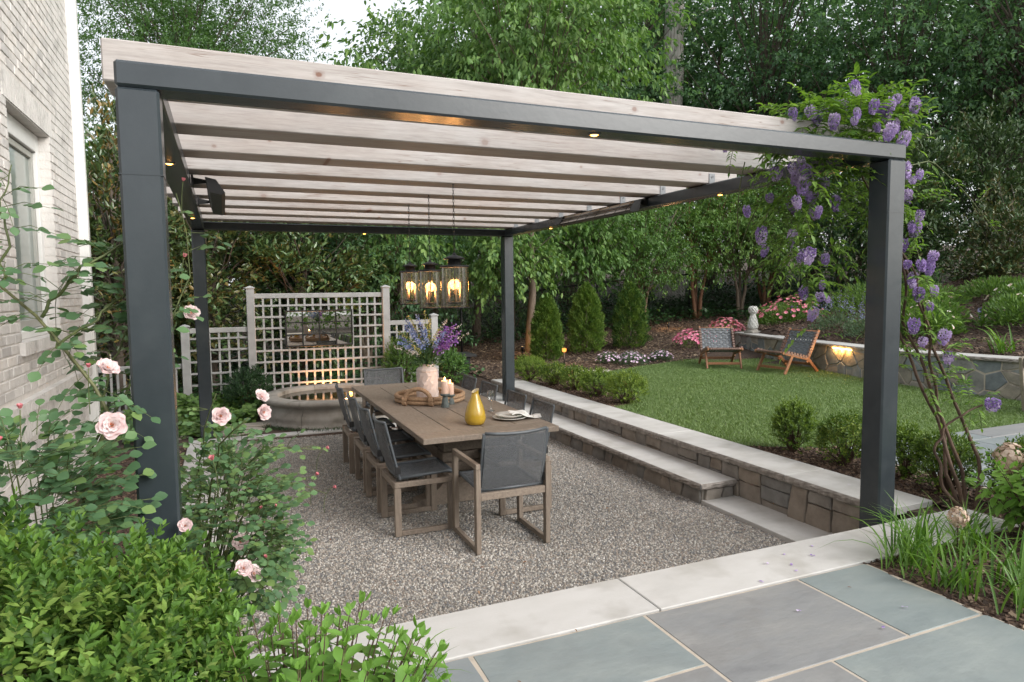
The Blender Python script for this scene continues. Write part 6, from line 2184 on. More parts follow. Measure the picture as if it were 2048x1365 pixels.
# ================================================================== clipped and small shrubs
def sprig_shrub(name, label, cat, c, rad, nsprig, pairs, leafL, ratio, mat, group=None, splits=0, tmpl=T_HEX, up=0.55, length=0.09, stem=True, seed=0, floor=None, dry=0):
    """a shrub of upright leafy sprigs over a mound; c is the foot, rad the half sizes"""
    t = thing(name, label, cat, c, group)
    rad = np.array(rad, float)
    cen = np.array(c, float) + UP * rad[2]
    lv = Leaves()
    d = rdir(nsprig)
    d[:, 2] = np.where(rng.random(nsprig) < 0.75, np.abs(d[:, 2]), -0.75 * np.abs(d[:, 2]))
    d = unit(d)
    bump = np.array([1 + 0.22 * noise.noise((float(q[0]) * 2.2 + seed, float(q[1]) * 2.2, float(q[2]) * 2.2 + c[0])) for q in d])
    depth = 1 - 0.45 * rng.random(nsprig) ** 2.2
    B = cen + d * rad * (bump * depth)[:, None]
    ax = unit(d * 0.75 + UP * up + rdir(nsprig) * 0.35)
    ln = length * rng.uniform(0.6, 1.35, nsprig)
    sh = rng.random(nsprig)
    stems_mb = MB()
    for k in range(pairs):
        tt = (k + 0.3) / pairs
        base = B + ax * (ln * tt)[:, None]
        for s in (-1, 1):
            r = np.cross(ax, rdir(nsprig) if k == 0 else ref)
            if s == -1:
                ref = unit(np.cross(ax, unit(rdir(nsprig)))) if k == 0 else unit(np.cross(ax, ref))
            side = ref * s
            D = unit(side * (0.95 - 0.45 * tt) + ax * (0.35 + 0.6 * tt) + rdir(nsprig) * 0.15)
            N = unit(ax - side * 0.35 + rdir(nsprig) * 0.15)
            sz = leafL * (0.75 + 0.35 * math.sin(math.pi * (0.2 + 0.7 * tt))) * rng.uniform(0.8, 1.2, nsprig)
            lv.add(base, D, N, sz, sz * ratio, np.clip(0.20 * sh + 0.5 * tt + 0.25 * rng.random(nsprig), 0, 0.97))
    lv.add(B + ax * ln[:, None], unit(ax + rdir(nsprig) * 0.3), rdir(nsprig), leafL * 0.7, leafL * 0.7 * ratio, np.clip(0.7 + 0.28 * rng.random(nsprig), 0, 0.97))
    if splits:
        lv.build_split('leaf', 'foliage', tmpl, mat, t, splits)
    else:
        lv.build('foliage', tmpl, mat, t)
    if stem:
        base = np.array(c, float)
        for i in range(0, nsprig, max(1, nsprig // 40)):
            p = base + np.array([(B[i][0] - base[0]) * 0.12, (B[i][1] - base[1]) * 0.12, -0.02])
            stems_mb.tube(bez(p, (p + B[i]) / 2 + UP * rad[2] * 0.15, p + (B[i] - p) * 0.85, 5), [0.008, 0.006, 0.005, 0.004, 0.002], 4, cap=False)
        stems_mb.build('branches', M['stem_brown'], t, 'stuff')
    if dry:
        dl = Leaves()
        kk = rng.integers(0, nsprig)
        near = np.argsort(np.linalg.norm(B - (cen + np.array([-0.1, -0.12, 0.05]) * rad / 0.3 * 1.0), axis=1))[:dry]
        for i in near:
            q = np.linspace(0, 1, 8)[:, None]
            dl.add(B[i] + ax[i] * (ln[i] + 0.02) * q, unit(ax[i] * 0.6 + rdir(8)), rdir(8), leafL * 1.1, leafL * 0.5)
        dl.build('dry_sprig', T_HEX, M['dry_leaf'], t, None)
    return t

LW = [(4.99, 7.20, .25, .17, 'rounded clipped boxwood left of the far right post', 800, 0), (5.06, 6.42, .19, .15, 'small boxwood beside the foot of the far right post', 420, 0), (5.12, 5.85, .19, .15, 'small boxwood with a few dry sprigs, second right of the far post', 420, 2),
      (5.12, 5.20, .20, .16, 'small boxwood at the mulch strip, third right of the far post', 420, 0), (5.16, 4.50, .23, .18, 'boxwood with a dry tip where the lawn begins', 520, 2),
      (5.10, 1.62, .15, .20, 'upright boxwood left of the near right post on the mulch strip', 460, 0), (5.14, 1.08, .20, .18, 'bushy boxwood touching the near right post from the left', 520, 0), (5.22, 0.60, .14, .18, 'narrow boxwood half hidden right of the near right post', 380, 0),
      (5.12, 0.22, .18, .19, 'boxwood with dry orange sprigs left of the wisteria stems', 460, 5), (5.18, -0.26, .16, .20, 'dense boxwood right of the wisteria stems', 460, 0)]
for i, (x, y, r, h, lab, ns, dry) in enumerate(LW):
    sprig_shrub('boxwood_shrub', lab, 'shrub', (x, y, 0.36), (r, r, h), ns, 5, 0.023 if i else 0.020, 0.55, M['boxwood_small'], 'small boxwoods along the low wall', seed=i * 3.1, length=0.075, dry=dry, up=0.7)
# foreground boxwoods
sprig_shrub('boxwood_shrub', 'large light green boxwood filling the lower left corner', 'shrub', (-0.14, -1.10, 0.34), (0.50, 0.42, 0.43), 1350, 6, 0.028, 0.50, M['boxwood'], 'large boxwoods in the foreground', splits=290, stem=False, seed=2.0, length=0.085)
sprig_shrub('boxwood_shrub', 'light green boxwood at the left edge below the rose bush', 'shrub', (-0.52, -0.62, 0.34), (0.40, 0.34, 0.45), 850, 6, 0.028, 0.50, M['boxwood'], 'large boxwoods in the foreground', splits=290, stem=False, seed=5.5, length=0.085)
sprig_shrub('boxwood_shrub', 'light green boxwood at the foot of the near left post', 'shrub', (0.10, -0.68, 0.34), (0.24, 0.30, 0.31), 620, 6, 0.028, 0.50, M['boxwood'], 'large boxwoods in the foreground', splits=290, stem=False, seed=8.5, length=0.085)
# shrubs round the fountain and behind the trellis
sprig_shrub('boxwood_shrub', 'dark clipped boxwood left of the fountain at the trellis post', 'shrub', (0.62, 7.75, 0.05), (0.30, 0.26, 0.30), 600, 5, 0.030, 0.55, M['ivy_leaf'], seed=1.2)
sprig_shrub('boxwood_shrub', 'dark upright boxwood right of the fountain before the trellis post', 'shrub', (2.98, 7.85, 0.05), (0.26, 0.24, 0.50), 700, 5, 0.030, 0.55, M['shrub_leaf'], seed=4.2)
sprig_shrub('garden_shrub', 'small shrub with yellow tips behind the flower vase and black table', 'shrub', (3.95, 8.35, 0.15), (0.28, 0.26, 0.30), 380, 4, 0.045, 0.5, M['crape_leaf'], seed=6.2, dry=3)
# broad leaved ground cover (hostas and hellebores) at the trellis foot
hv = Leaves()
n = 2600
x, y = rng.uniform(-0.95, 0.75, n), rng.uniform(6.9, 8.05, n)
x2, y2 = rng.uniform(-0.9, 0.25, 900), rng.uniform(6.3, 7.0, 900)
x, y = np.concatenate([x, x2]), np.concatenate([y, y2])
n = len(x)
ok = np.hypot(x - 1.73, y - 7.06) > 1.05
x, y = x[ok], y[ok]
n = len(x)
hh = 0.40 * (0.6 + 0.4 * np.sin(x * 4) * np.cos(y * 3)) * sstep(6.1, 7.3, y) + 0.06
hv.add(np.stack([x, y, 0.03 + hh * rng.random(n) ** 0.6], -1), unit(rdir(n) * np.array([1, 1, .3]) - UP * 0.15), unit(UP + rdir(n) * 0.4 - np.array([0, .35, 0])), rng.uniform(0.05, 0.085, n), rng.uniform(0.05, 0.08, n))
hv.build('leafy_ground_cover', T_DISC, M['shrub_leaf'], None, 'stuff')

# arborvitae cones
def arborvitae(label, x, y, h, r):
    z = float(terrain(x, y))
    t = thing('arborvitae', label, 'evergreen', (x, y, z), 'three cone shaped evergreens')
    lv = Leaves()
    n = 2600
    u = rng.random(n) ** 0.8
    a = rng.uniform(0, 2 * math.pi, n)
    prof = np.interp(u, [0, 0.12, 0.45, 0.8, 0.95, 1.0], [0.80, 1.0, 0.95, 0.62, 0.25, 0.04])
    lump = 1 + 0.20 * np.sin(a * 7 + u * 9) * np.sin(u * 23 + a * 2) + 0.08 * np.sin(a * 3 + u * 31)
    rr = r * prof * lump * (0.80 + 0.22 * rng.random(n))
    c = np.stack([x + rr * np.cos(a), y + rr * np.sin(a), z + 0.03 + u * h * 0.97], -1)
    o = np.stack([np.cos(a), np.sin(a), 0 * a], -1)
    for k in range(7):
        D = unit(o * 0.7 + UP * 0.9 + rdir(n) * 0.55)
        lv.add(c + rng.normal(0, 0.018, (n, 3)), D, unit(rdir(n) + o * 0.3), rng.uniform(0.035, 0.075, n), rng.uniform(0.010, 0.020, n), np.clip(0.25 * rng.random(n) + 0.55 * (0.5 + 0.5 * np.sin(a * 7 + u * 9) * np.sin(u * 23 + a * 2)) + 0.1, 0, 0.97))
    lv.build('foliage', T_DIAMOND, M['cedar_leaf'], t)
    MB().tube([(x, y, z - 0.05), (x, y, z + h * 0.7)], [0.04, 0.015], 7).build('trunk', M['bark'], t)
arborvitae('cone shaped evergreen next to the slim tan trunk, leftmost and narrowest', 6.55, 9.75, 1.38, 0.30)
arborvitae('middle cone shaped evergreen, standing between the other two', 7.65, 10.0, 1.52, 0.36)
arborvitae('cone shaped evergreen behind the lilac flower clumps, rightmost of three', 8.75, 9.95, 1.46, 0.37)

# ================================================================== flowers of the back bed
def flower_clump(name, label, c, rad, h, nleaf, leafL, lratio, lmat, nfl, fl, fmat, group=None, spikes=0, dome=True, ftm=T_DISC, per=5, cat='flowers', fspread=1.0):
    t = thing(name, label, cat, c, group)
    c = np.array(c, float)
    lv = Leaves()
    d = rdir(nleaf)
    d[:, 2] = np.abs(d[:, 2])
    P = c + d * np.array([rad, rad, h]) * (0.45 + 0.55 * rng.random((nleaf, 1)))
    lv.add(P, unit(d + UP * 0.5 + rdir(nleaf) * 0.5), unit(UP * .6 + rdir(nleaf)), rng.uniform(.7, 1.3, nleaf) * leafL, rng.uniform(.8, 1.2, nleaf) * leafL * lratio)
    lv.build('foliage', T_DIAMOND, lmat, t)
    fv = Leaves()
    if spikes:
        sm = MB()
        for i in range(spikes):
            a, r = rng.uniform(0, 6.28), rad * math.sqrt(rng.random()) * 0.85
            b = c + np.array([r * math.cos(a), r * math.sin(a), h * 0.55])
            top = b + np.array([0.15 * r * math.cos(a), 0.15 * r * math.sin(a), h * rng.uniform(0.7, 1.15)])
            sm.tube([b, (b + top) / 2, top], 0.004, 4, cap=False)
            k = 16
            q = rng.uniform(0.30, 1, k)[:, None]
            P = b + (top - b) * q + rng.normal(0, 0.012, (k, 3))
            fv.add(P, unit(rdir(k) + UP * 0.2), rdir(k), fl * (1.25 - 0.6 * q[:, 0]), fl * 0.8 * (1.25 - 0.6 * q[:, 0]))
        sm.build('stems', M['stem'], t, 'stuff')
    else:
        for i in range(nfl):
            dd = rdir(1)[0]
            dd[2] = abs(dd[2]) * 0.8 + 0.25
            dd = unit(dd)
            p = c + dd * np.array([rad, rad, h]) * fspread * rng.uniform(0.92, 1.12)
            o = unit(dd + UP * 0.4 + rdir(1)[0] * 0.3)
            e1 = unit(np.cross(o, [0.3, 0.5, 0.8]))
            e2 = np.cross(o, e1)
            for k in range(per):
                an = 2 * math.pi * k / per
                D = unit(e1 * math.cos(an) + e2 * math.sin(an) + o * 0.45)
                fv.add([p], [D], [o], fl, fl * 0.85)
    fv.build('flowers', ftm, fmat, t)
    return t
zt = lambda x, y: float(terrain(x, y)) + 0.01
for (x, y, s, lab) in ((7.35, 8.55, 1.0, 'pale lilac pinks in a blue green mound, leftmost clump at the mulch edge'), (7.60, 8.02, 1.1, 'pale lilac pinks in a mound nearest the lawn edge'), (7.85, 8.55, 0.9, 'pale lilac pinks in the clump behind the nearest one'),
                       (8.35, 8.22, 0.9, 'pale lilac pinks in a small mound, rightmost clump at the lawn edge')):
    flower_clump('dianthus_clump', lab, (x, y, zt(x, y)), 0.24 * s, 0.20 * s, 420, 0.08, 0.12, M['blue_leaf'], 60, 0.027, M['dianthus_flower'], 'lilac flower clumps at the mulch edge', fspread=1.12)
for (x, y, s, lab, m_) in ((9.85, 9.05, 1.25, 'bright pink azalea beside the left lounge chair', 'azalea_flower'), (11.6, 10.1, 1.1, 'coral pink azalea behind the left lounge chair', 'azalea_coral'), (11.6, 8.05, 1.75, 'coral pink rose bush right of the stone finial', 'azalea_coral')):
    flower_clump('azalea_bush', lab, (x, y, zt(x, y)), 0.36 * s, 0.30 * s, 360, 0.05, 0.45, M['shrub_leaf'], 120, 0.046, M[m_], 'pink flowering bushes of the back bed', fspread=1.05)
for i, (x, y, s, lab) in enumerate(((11.25, 7.15, 1.1, 'blue spiked catmint nearest the stone finial'), (11.05, 6.35, 1.15, 'blue spiked catmint in the middle of the wall top'), (10.95, 5.6, 1.0, 'blue spiked catmint behind the sideways lounge chair'))):
    flower_clump('catmint', lab, (x, y, zt(x, y)), 0.46 * s, 0.40 * s, 1300, 0.045, 0.5, M['blue_leaf'], 0, 0.022, M['catmint_flower'], 'blue catmint behind the wall', spikes=26)
flower_clump('purple_allium', 'single deep violet flower head on a thin stem behind the finial', (12.0, 8.3, zt(12.0, 8.3)), 0.10, 0.25, 30, 0.2, 0.08, M['blade'], 0, 0.045, M['purple_stock'], None, spikes=2)
flower_clump('purple_allium', 'single lilac flower head on a thin stem before the white peonies', (12.1, 4.35, zt(12.1, 4.35)), 0.10, 0.25, 30, 0.2, 0.08, M['blade'], 0, 0.045, M['catmint_flower'], None, spikes=1)
peon = [(12.6, 3.9, 0.55, 0.42, 'peony bush with cream blooms behind the right end of the wall'), (13.3, 3.0, 0.6, 0.45, 'large peony bush with white blooms at the right picture edge'), (12.2, 5.4, 0.5, 0.36, 'peony bush with few cream blooms just right of the near right post'),
        (13.9, 4.6, 0.5, 0.35, 'low peony bush with pale blooms upper in the right bed'), (11.5, 4.9, 0.42, 0.34, 'yellow green leafy bush beside the near right post behind the wall')]
for (x, y, r, h, lab) in peon:
    flower_clump('peony_bush', lab, (x, y, zt(x, y)), r * 1.35, h * 1.35, 2200, 0.080, 0.45, M['shrub_leaf'], 13, 0.05, M['peony_flower'], 'peony bushes of the right bed', per=7)
for (x, y, r, h, lab) in ((13.5, 6.4, .55, .30, 'low green perennial mound high in the bed right of the post'), (14.6, 5.6, .5, .26, 'low grassy mound at the top of the mulch slope'), (15.4, 4.4, .6, .26, 'low grassy mound at the right edge of the mulch slope'), (12.7, 6.9, .6, .42, 'leafy green bush behind the catmint'), (12.2, 8.9, .5, .35, 'low leafy bush behind the finial')):
    flower_clump('perennial_mound', lab, (x, y, zt(x, y)), r * 1.5, h * 1.4, 1900, 0.10, 0.25, M['shrub_leaf'], 2, 0.02, M['peony_flower'], 'green mounds of the upper bed', cat='plant')

# ------------------------------------------------------------------ strap leaved clumps
def blade_mesh(L, w, bend, mat, seg=6):
    vs, fs = [], []
    for i in range(seg + 1):
        t = i / seg
        a = bend * t * t
        y = L * (t * math.cos(a * 0.5))
        z = -L * 0.55 * bend * t * t * t
        hw = w / 2 * (1 - t ** 2.2) * (0.55 + 0.45 * min(1, t * 4)) + 0.0004
        zz = 0.15 * hw
        vs += [(-hw, y, z + zz), (0, y, z - zz), (hw, y, z + zz)]
    for i in range(seg):
        a = i * 3
        fs += [(a, a + 1, a + 4, a + 3), (a + 1, a + 2, a + 5, a + 4)]
    me = bpy.data.meshes.new('blade')
    me.from_pydata(vs, [], fs)
    me.polygons.foreach_set('use_smooth', [True] * len(fs))
    me.materials.append(mat)
    return me
def strap_clump(name, label, c, n, L, w, group=None, mat='blade', spread=0.06, cat='plant'):
    t = thing(name, label, cat, c, group)
    kinds = [blade_mesh(1.0, w / L, b, M[mat]) for b in (0.25, 0.55, 0.9, 1.3)]
    for i in range(n):
        o = new_obj('blade', kinds[rng.integers(0, 4)], t)
        a = rng.uniform(0, 2 * math.pi)
        el = R(rng.uniform(48, 86))
        l = L * rng.uniform(0.55, 1.15)
        D = Vector((math.cos(a) * math.cos(el), math.sin(a) * math.cos(el), math.sin(el)))
        N = Vector((-math.cos(a) * math.sin(el), -math.sin(a) * math.sin(el), math.cos(el)))
        S = D.cross(N)
        p = Vector(c) + Vector((rng.normal(0, spread), rng.normal(0, spread), -0.01))
        o.matrix_basis = Matrix(((S.x * l, D.x * l, N.x * l, p.x), (S.y * l, D.y * l, N.y * l, p.y), (S.z * l, D.z * l, N.z * l, p.z), (0, 0, 0, 1)))
    return t
lir = [((3.66, -0.57), 55, 0.24, 'grassy clump over the corner where the limestone border meets the flagstones'), ((3.86, -0.50), 48, 0.24, 'grassy clump on the border beside the near right post'), ((3.62, -0.86), 42, 0.22, 'grassy clump at the mulch edge, middle of the flagstone side'),
       ((4.12, -0.62), 40, 0.22, 'grassy clump under the dry brown flower ball'), ((3.72, -1.16), 48, 0.24, 'grassy clump at the right edge by the green flagstone corner'), ((3.95, -0.98), 38, 0.22, 'grassy clump in the mulch under the bright shrub'),
       ((3.56, -0.72), 9, 0.12, 'tiny grassy tuft alone at the flagstone edge'), ((4.35, -0.45), 34, 0.22, 'grassy clump beside the cap stone at the wisteria foot')]
rng = np.random.default_rng(77)
for (x, y), n, L, lab in lir:
    strap_clump('liriope', lab, (x, y, ZC), int(n * 1.15), L * 1.45, 0.014, 'grassy clumps along the flagstones')
strap_clump('liriope', 'grassy clump in the lower left foreground on the limestone border', (0.93, -0.58, ZC), 70, 0.21, 0.008, 'grassy clumps along the flagstones', spread=0.07)
strap_clump('daylily', 'arching strap leaved daylily behind the wall, right of the near right post', (10.75, 3.2, zt(10.75, 3.2)), 30, 0.55, 0.035)
strap_clump('daylily', 'arching strap leaved daylily behind the wall, left of the near right post', (10.6, 5.05, zt(10.6, 5.05)), 22, 0.5, 0.035)
# fine leaved tuft lines at the fountain foot
mg = Leaves()
n = 500
a = rng.uniform(R(195), R(320), n)
r = 1.02 + rng.normal(0, 0.04, n)
P = np.stack([fc[0] + r * np.cos(a), fc[1] + r * np.sin(a), np.full(n, 0.02)], -1)
mg.add(P, unit(UP + rdir(n) * 0.7), rdir(n), rng.uniform(0.03, 0.07, n), 0.006)
mg.build('dwarf_grass', T_DIAMOND, M['ivy_leaf'], None, 'stuff')
rng = np.random.default_rng(123)
# ================================================================== roses
def rose_mesh(seed, open_=1.0, big=True):
    """a full double bloom: whorls of cupped petals; radius about 1"""
    rg = np.random.default_rng(seed)
    V, F, C = [], [], []
    layers = [(5, 1.0, 62), (6, 0.92, 50), (6, 0.78, 38), (6, 0.62, 26), (5, 0.45, 16), (4, 0.30, 8)] if big else [(5, 1.0, 35), (4, 0.7, 20), (3, 0.5, 10)]
    for li, (n, r, op) in enumerate(layers):
        for k in range(n):
            a = 2 * math.pi * (k + 0.5 * (li % 2)) / n + rg.uniform(-.15, .15)
            op_ = R(op * open_ + rg.uniform(-6, 6))
            base = len(V)
            gu, gv = 5, 4
            wdt = 0.95 * r * (0.95 if big else 0.8)
            for j in range(gv + 1):
                t = j / gv
                for i in range(gu + 1):
                    s = i / gu * 2 - 1
                    wloc = wdt * math.sin(math.pi * (0.12 + 0.66 * t)) * (1 - 0.25 * (t > 0.95) * abs(s))
                    x = s * wloc * 0.62
                    l = r * t
                    rad_ = l * math.sin(op_) + 0.05
                    z = l * math.cos(op_)
                    curl = 0.22 * r * max(0, t - 0.6) / 0.4
                    rad_ += curl * 0.6 - 0.18 * s * s * r * (0.3 + t * 0.5) * (1 - op / 90)
                    z -= curl * (0.9 if li < 2 else 0.3) - 0.16 * s * s * r * t + 0.04 * math.sin(s * 5 + k) * t * r
                    V.append((rad_ * math.cos(a) - x * math.sin(a), rad_ * math.sin(a) + x * math.cos(a), z))
            for j in range(gv):
                for i in range(gu):
                    q = base + j * (gu + 1) + i
                    F.append((q, q + 1, q + gu + 2, q + gu + 1))
                    C.append(np.clip(0.95 - li * 0.14 + 0.06 * rg.normal(), 0.02, 0.97))
    return V, F, C
def make_rose(seed, open_, big=True, mat='rose_pink'):
    V, F, C = rose_mesh(seed, open_, big)
    me = np_mesh('rose_bloom' if big else 'rose_bud', V, F, rnd=C, smooth=True)
    me.materials.append(M[mat])
    return me
def heart_mesh():
    lv = Leaves()
    n = 34
    d = rdir(n); d[:, 2] = np.abs(d[:, 2]) + 0.4
    lv.add(unit(d) * 0.12 + np.array([0, 0, 0.1]), unit(d), rdir(n), 0.22, 0.12)
    return lv.mesh('heart', T_HEX, M['rose_heart'])
BLOOMS = [make_rose(1, 1.05), make_rose(2, 0.85), make_rose(3, 0.7)]
HEART = heart_mesh()
BUD = make_rose(4, 0.55, False, 'bud_pink')
def sepal_mesh():
    lv = Leaves()
    a = np.arange(5) * 2 * math.pi / 5
    D = np.stack([np.cos(a) * 0.5, np.sin(a) * 0.5, np.ones(5)], -1)
    lv.add(np.zeros((5, 3)), D, np.stack([-np.cos(a), -np.sin(a), 0.4 + 0 * a], -1), 0.75, 0.4)
    return lv.mesh('sepals', T_HEX, M['rose_leaf'])
SEPALS = sepal_mesh()
def aim(p, d, s, spin=0.0):
    q = Vector(d).to_track_quat('Z', 'Y').to_matrix().to_4x4() @ Matrix.Rotation(spin, 4, 'Z')
    m = Matrix.Translation(Vector(p)) @ q @ Matrix.Scale(s, 4)
    return m
def bloom(root, p, d, r, kind=0, heart=True):
    o = new_obj('rose_bloom', BLOOMS[kind], root)
    o.matrix_basis = aim(p, d, r, random.uniform(0, 6))
    if heart:
        new_obj('heart', HEART, o)
    return o
def bud(root, p, d, r):
    o = new_obj('rose_bud', BUD, root)
    o.matrix_basis = aim(p, d, r, random.uniform(0, 6))
    new_obj('sepals', SEPALS, o)
    return o
def compound(lv, p, d, n=5, L=0.034, stems=None, droop=0.3):
    """a rose leaf of n leaflets on a short stalk"""
    d = np.asarray(d, float) * np.array([1, 1, 0.35])
    d = unit(d)
    side = unit(np.cross(d, UP) + 1e-4)
    nrm = unit(np.cross(side, d) + np.array([0.1, -0.65, 0]))
    ln = L * (1.1 + 0.5 * n)
    pts = [p, p + d * ln * 0.5 + nrm * 0.1 * ln, p + d * ln - UP * droop * ln * 0.3]
    if stems is not None:
        stems.tube(pts, [0.0016, 0.0013, 0.001], 4, cap=False)
    P, D, N, Ls = [], [], [], []
    def pt(t):
        return (1 - t) ** 2 * pts[0] + 2 * t * (1 - t) * pts[1] + t * t * pts[2]
    P.append(pt(1)); D.append(unit(d - UP * droop)); N.append(nrm + rdir(1)[0] * .3); Ls.append(L * 1.1)
    for k in range((n - 1) // 2):
        t = 0.45 + 0.38 * k / max(1, (n - 1) // 2 - 0.001)
        for s in (-1, 1):
            P.append(pt(t)); D.append(unit(side * s * 0.9 + d * 0.45 - UP * droop * 0.4 + rdir(1)[0] * .15)); N.append(nrm + rdir(1)[0] * .35); Ls.append(L * rng.uniform(.8, 1.05))
    Ls = np.array(Ls)
    lv.add(P, D, N, Ls, Ls * rng.uniform(0.76, 0.88), np.full(len(P), rng.random() * 0.7) + 0.27 * rng.random(len(P)))

def rose_bush(label, base, canes, fill, fillc, fillr, blooms, buds, L, splits, group):
    t = thing('rose_bush', label, 'rose bush', base, group)
    lv = Leaves()
    stems = MB()
    for (pts, r0, r1, nl) in canes:
        pts = np.asarray(pts, float)
        path = along(pts, 14)
        path[1:-1] += rng.normal(0, 0.006, (12, 3))
        c = MB().tube(path, list(np.linspace(r0, r1, 14)), 8)
        th = MB()
        for k in range(18):
            i = rng.uniform(0, 12.9)
            p = path[int(i)] + (path[int(i) + 1] - path[int(i)]) * (i % 1)
            d = unit(rdir(1)[0] + 0.1)
            th.tube([p, p + d * (0.012 + r0 * 0.5)], [0.0018, 0.0003], 4, cap=False)
        co = c.build('cane', M['stem'] if r0 < 0.009 else M['stem_cane'], t)
        th.build('thorns', M['stem_brown'], co)
        pp = along(pts, int(nl * 1.5) + 2)[1:-1]
        for i, p in enumerate(pp):
            d = unit(rdir(1)[0] + np.array([0, -0.2, 0.25]))
            for _ in range(2 if rng.random() < 0.6 else 1):
                compound(lv, p, unit(rdir(1)[0] + UP * 0.15), 5, L * rng.uniform(0.8, 1.2), stems)
    fillc, fillr = np.array(fillc, float), np.array(fillr, float)
    b = np.array(base, float)
    for i in range(fill):
        d = rdir(1)[0]
        p = fillc + d * fillr * (0.35 + 0.65 * rng.random() ** 0.6)
        o = unit(d * 0.8 + UP * 0.35 + rdir(1)[0] * 0.5)
        compound(lv, p, o, 5, L * rng.uniform(0.75, 1.15), stems)
        if i % 9 == 0:
            q = b + (p - b) * np.array([0.2, 0.2, 0.0])
            stems.tube(bez(q, (q + p) / 2 + UP * 0.1, p, 6), [0.006, 0.005, 0.004, 0.003, 0.003, 0.002], 5, cap=False)
    stems.build('stems', M['stem'], t, 'stuff')
    lv.build_split('leaf', 'foliage', T_OVAL, M['rose_leaf'], t, splits)
    for (p, d, r, k) in blooms:
        bloom(t, p, d, r, k)
    for (p, d, r) in buds:
        bud(t, p, d, r)
        q = np.array(p, float)
        MB().tube(bez(q - unit(np.array(d, float)) * 0.004, q - unit(np.array(d, float)) * 0.06 - UP * 0.01, q - np.array([0, 0, 0.12]) - unit(np.array(d, float)) * 0.05, 6), [0.0016] * 6, 4).build('bud_stalk', M['stem'], t)
    return t
M['stem_cane'] = plain('rose_cane', (0.11, 0.115, 0.045), rough=0.55, var=0.35, bump=0.25)
toc = lambda p: tuple(CAM - np.array(p))
ROSES_HERE = True
rose_bush('rose bush with long thorny canes and large blooms, left of the near left post', (-0.30, 0.15, 0.05),
  [([(-0.45, 0.5, 0.1), (-0.12, 0.02, 1.30), (-0.037, -0.006, 1.449), (-0.16, 0.05, 1.53), (-0.292, 0.127, 1.741), (-0.447, 0.205, 1.90), (-0.60, 0.25, 1.95)], 0.011, 0.005, 16),
   ([(-0.447, 0.205, 1.90), (-0.405, 0.201, 2.05), (-0.435, 0.221, 2.20), (-0.39, 0.23, 2.36)], 0.006, 0.002, 7),
   ([(-0.30, 0.12, 1.77), (-0.21, 0.10, 1.90), (-0.132, 0.085, 1.975), (-0.005, 0.17, 2.06)], 0.007, 0.004, 9),
   ([(-0.25, 0.10, 1.66), (-0.14, 0.10, 1.74), (-0.021, 0.16, 1.86), (0.06, 0.24, 1.90)], 0.006, 0.003, 8),
   ([(-0.13, 0.16, 1.3), (-0.10, 0.18, 1.55), (-0.02, 0.2, 1.72), (0.05, 0.24, 1.78)], 0.006, 0.003, 8),
   ([(-0.2, 0.35, 1.2), (0.04, 0.40, 1.6), (0.20, 0.45, 1.9), (0.20, 0.42, 2.12), (0.17, 0.40, 2.3)], 0.006, 0.002, 9),
   ([(-0.30, 0.1, 0.2), (-0.42, -0.2, 0.9), (-0.46, -0.32, 1.36), (-0.50, -0.36, 1.42)], 0.008, 0.003, 8)],
  480, (-0.38, -0.16, 1.06), (0.32, 0.38, 0.34),
  [((0.035, -0.74, 1.475), (0.15, -1, 0.42), 0.038, 0), ((-0.05, -0.20, 1.585), (0.5, -0.5, 0.7), 0.042, 1), ((0.20, 0.50, 1.755), (0.3, -0.8, 0.6), 0.045, 2), ((-0.50, -0.46, 1.27), (-0.2, -0.9, 0.4), 0.045, 2)],
  [((-0.447, -0.62, 1.50), (-0.2, -0.3, 0.9), 0.026), ((-0.24, -0.50, 1.51), (0.1, -0.2, 0.9), 0.017), ((-0.28, -0.58, 1.43), (0.3, -0.3, 0.6), 0.016), ((-0.40, -0.60, 1.38), (-0.3, -0.3, 0.7), 0.018), ((0.19, 0.42, 2.02), (0.3, 0, 0.9), 0.019), ((-0.10, -0.22, 1.60), (0.1, -0.2, 0.9), 0.016),
   ((0.20, 0.43, 2.36), (0.2, 0, 0.9), 0.016), ((0.145, -0.72, 1.0), (0.7, -0.4, 0.5), 0.018)],
  0.044, 300, 'rose bushes round the near left post')
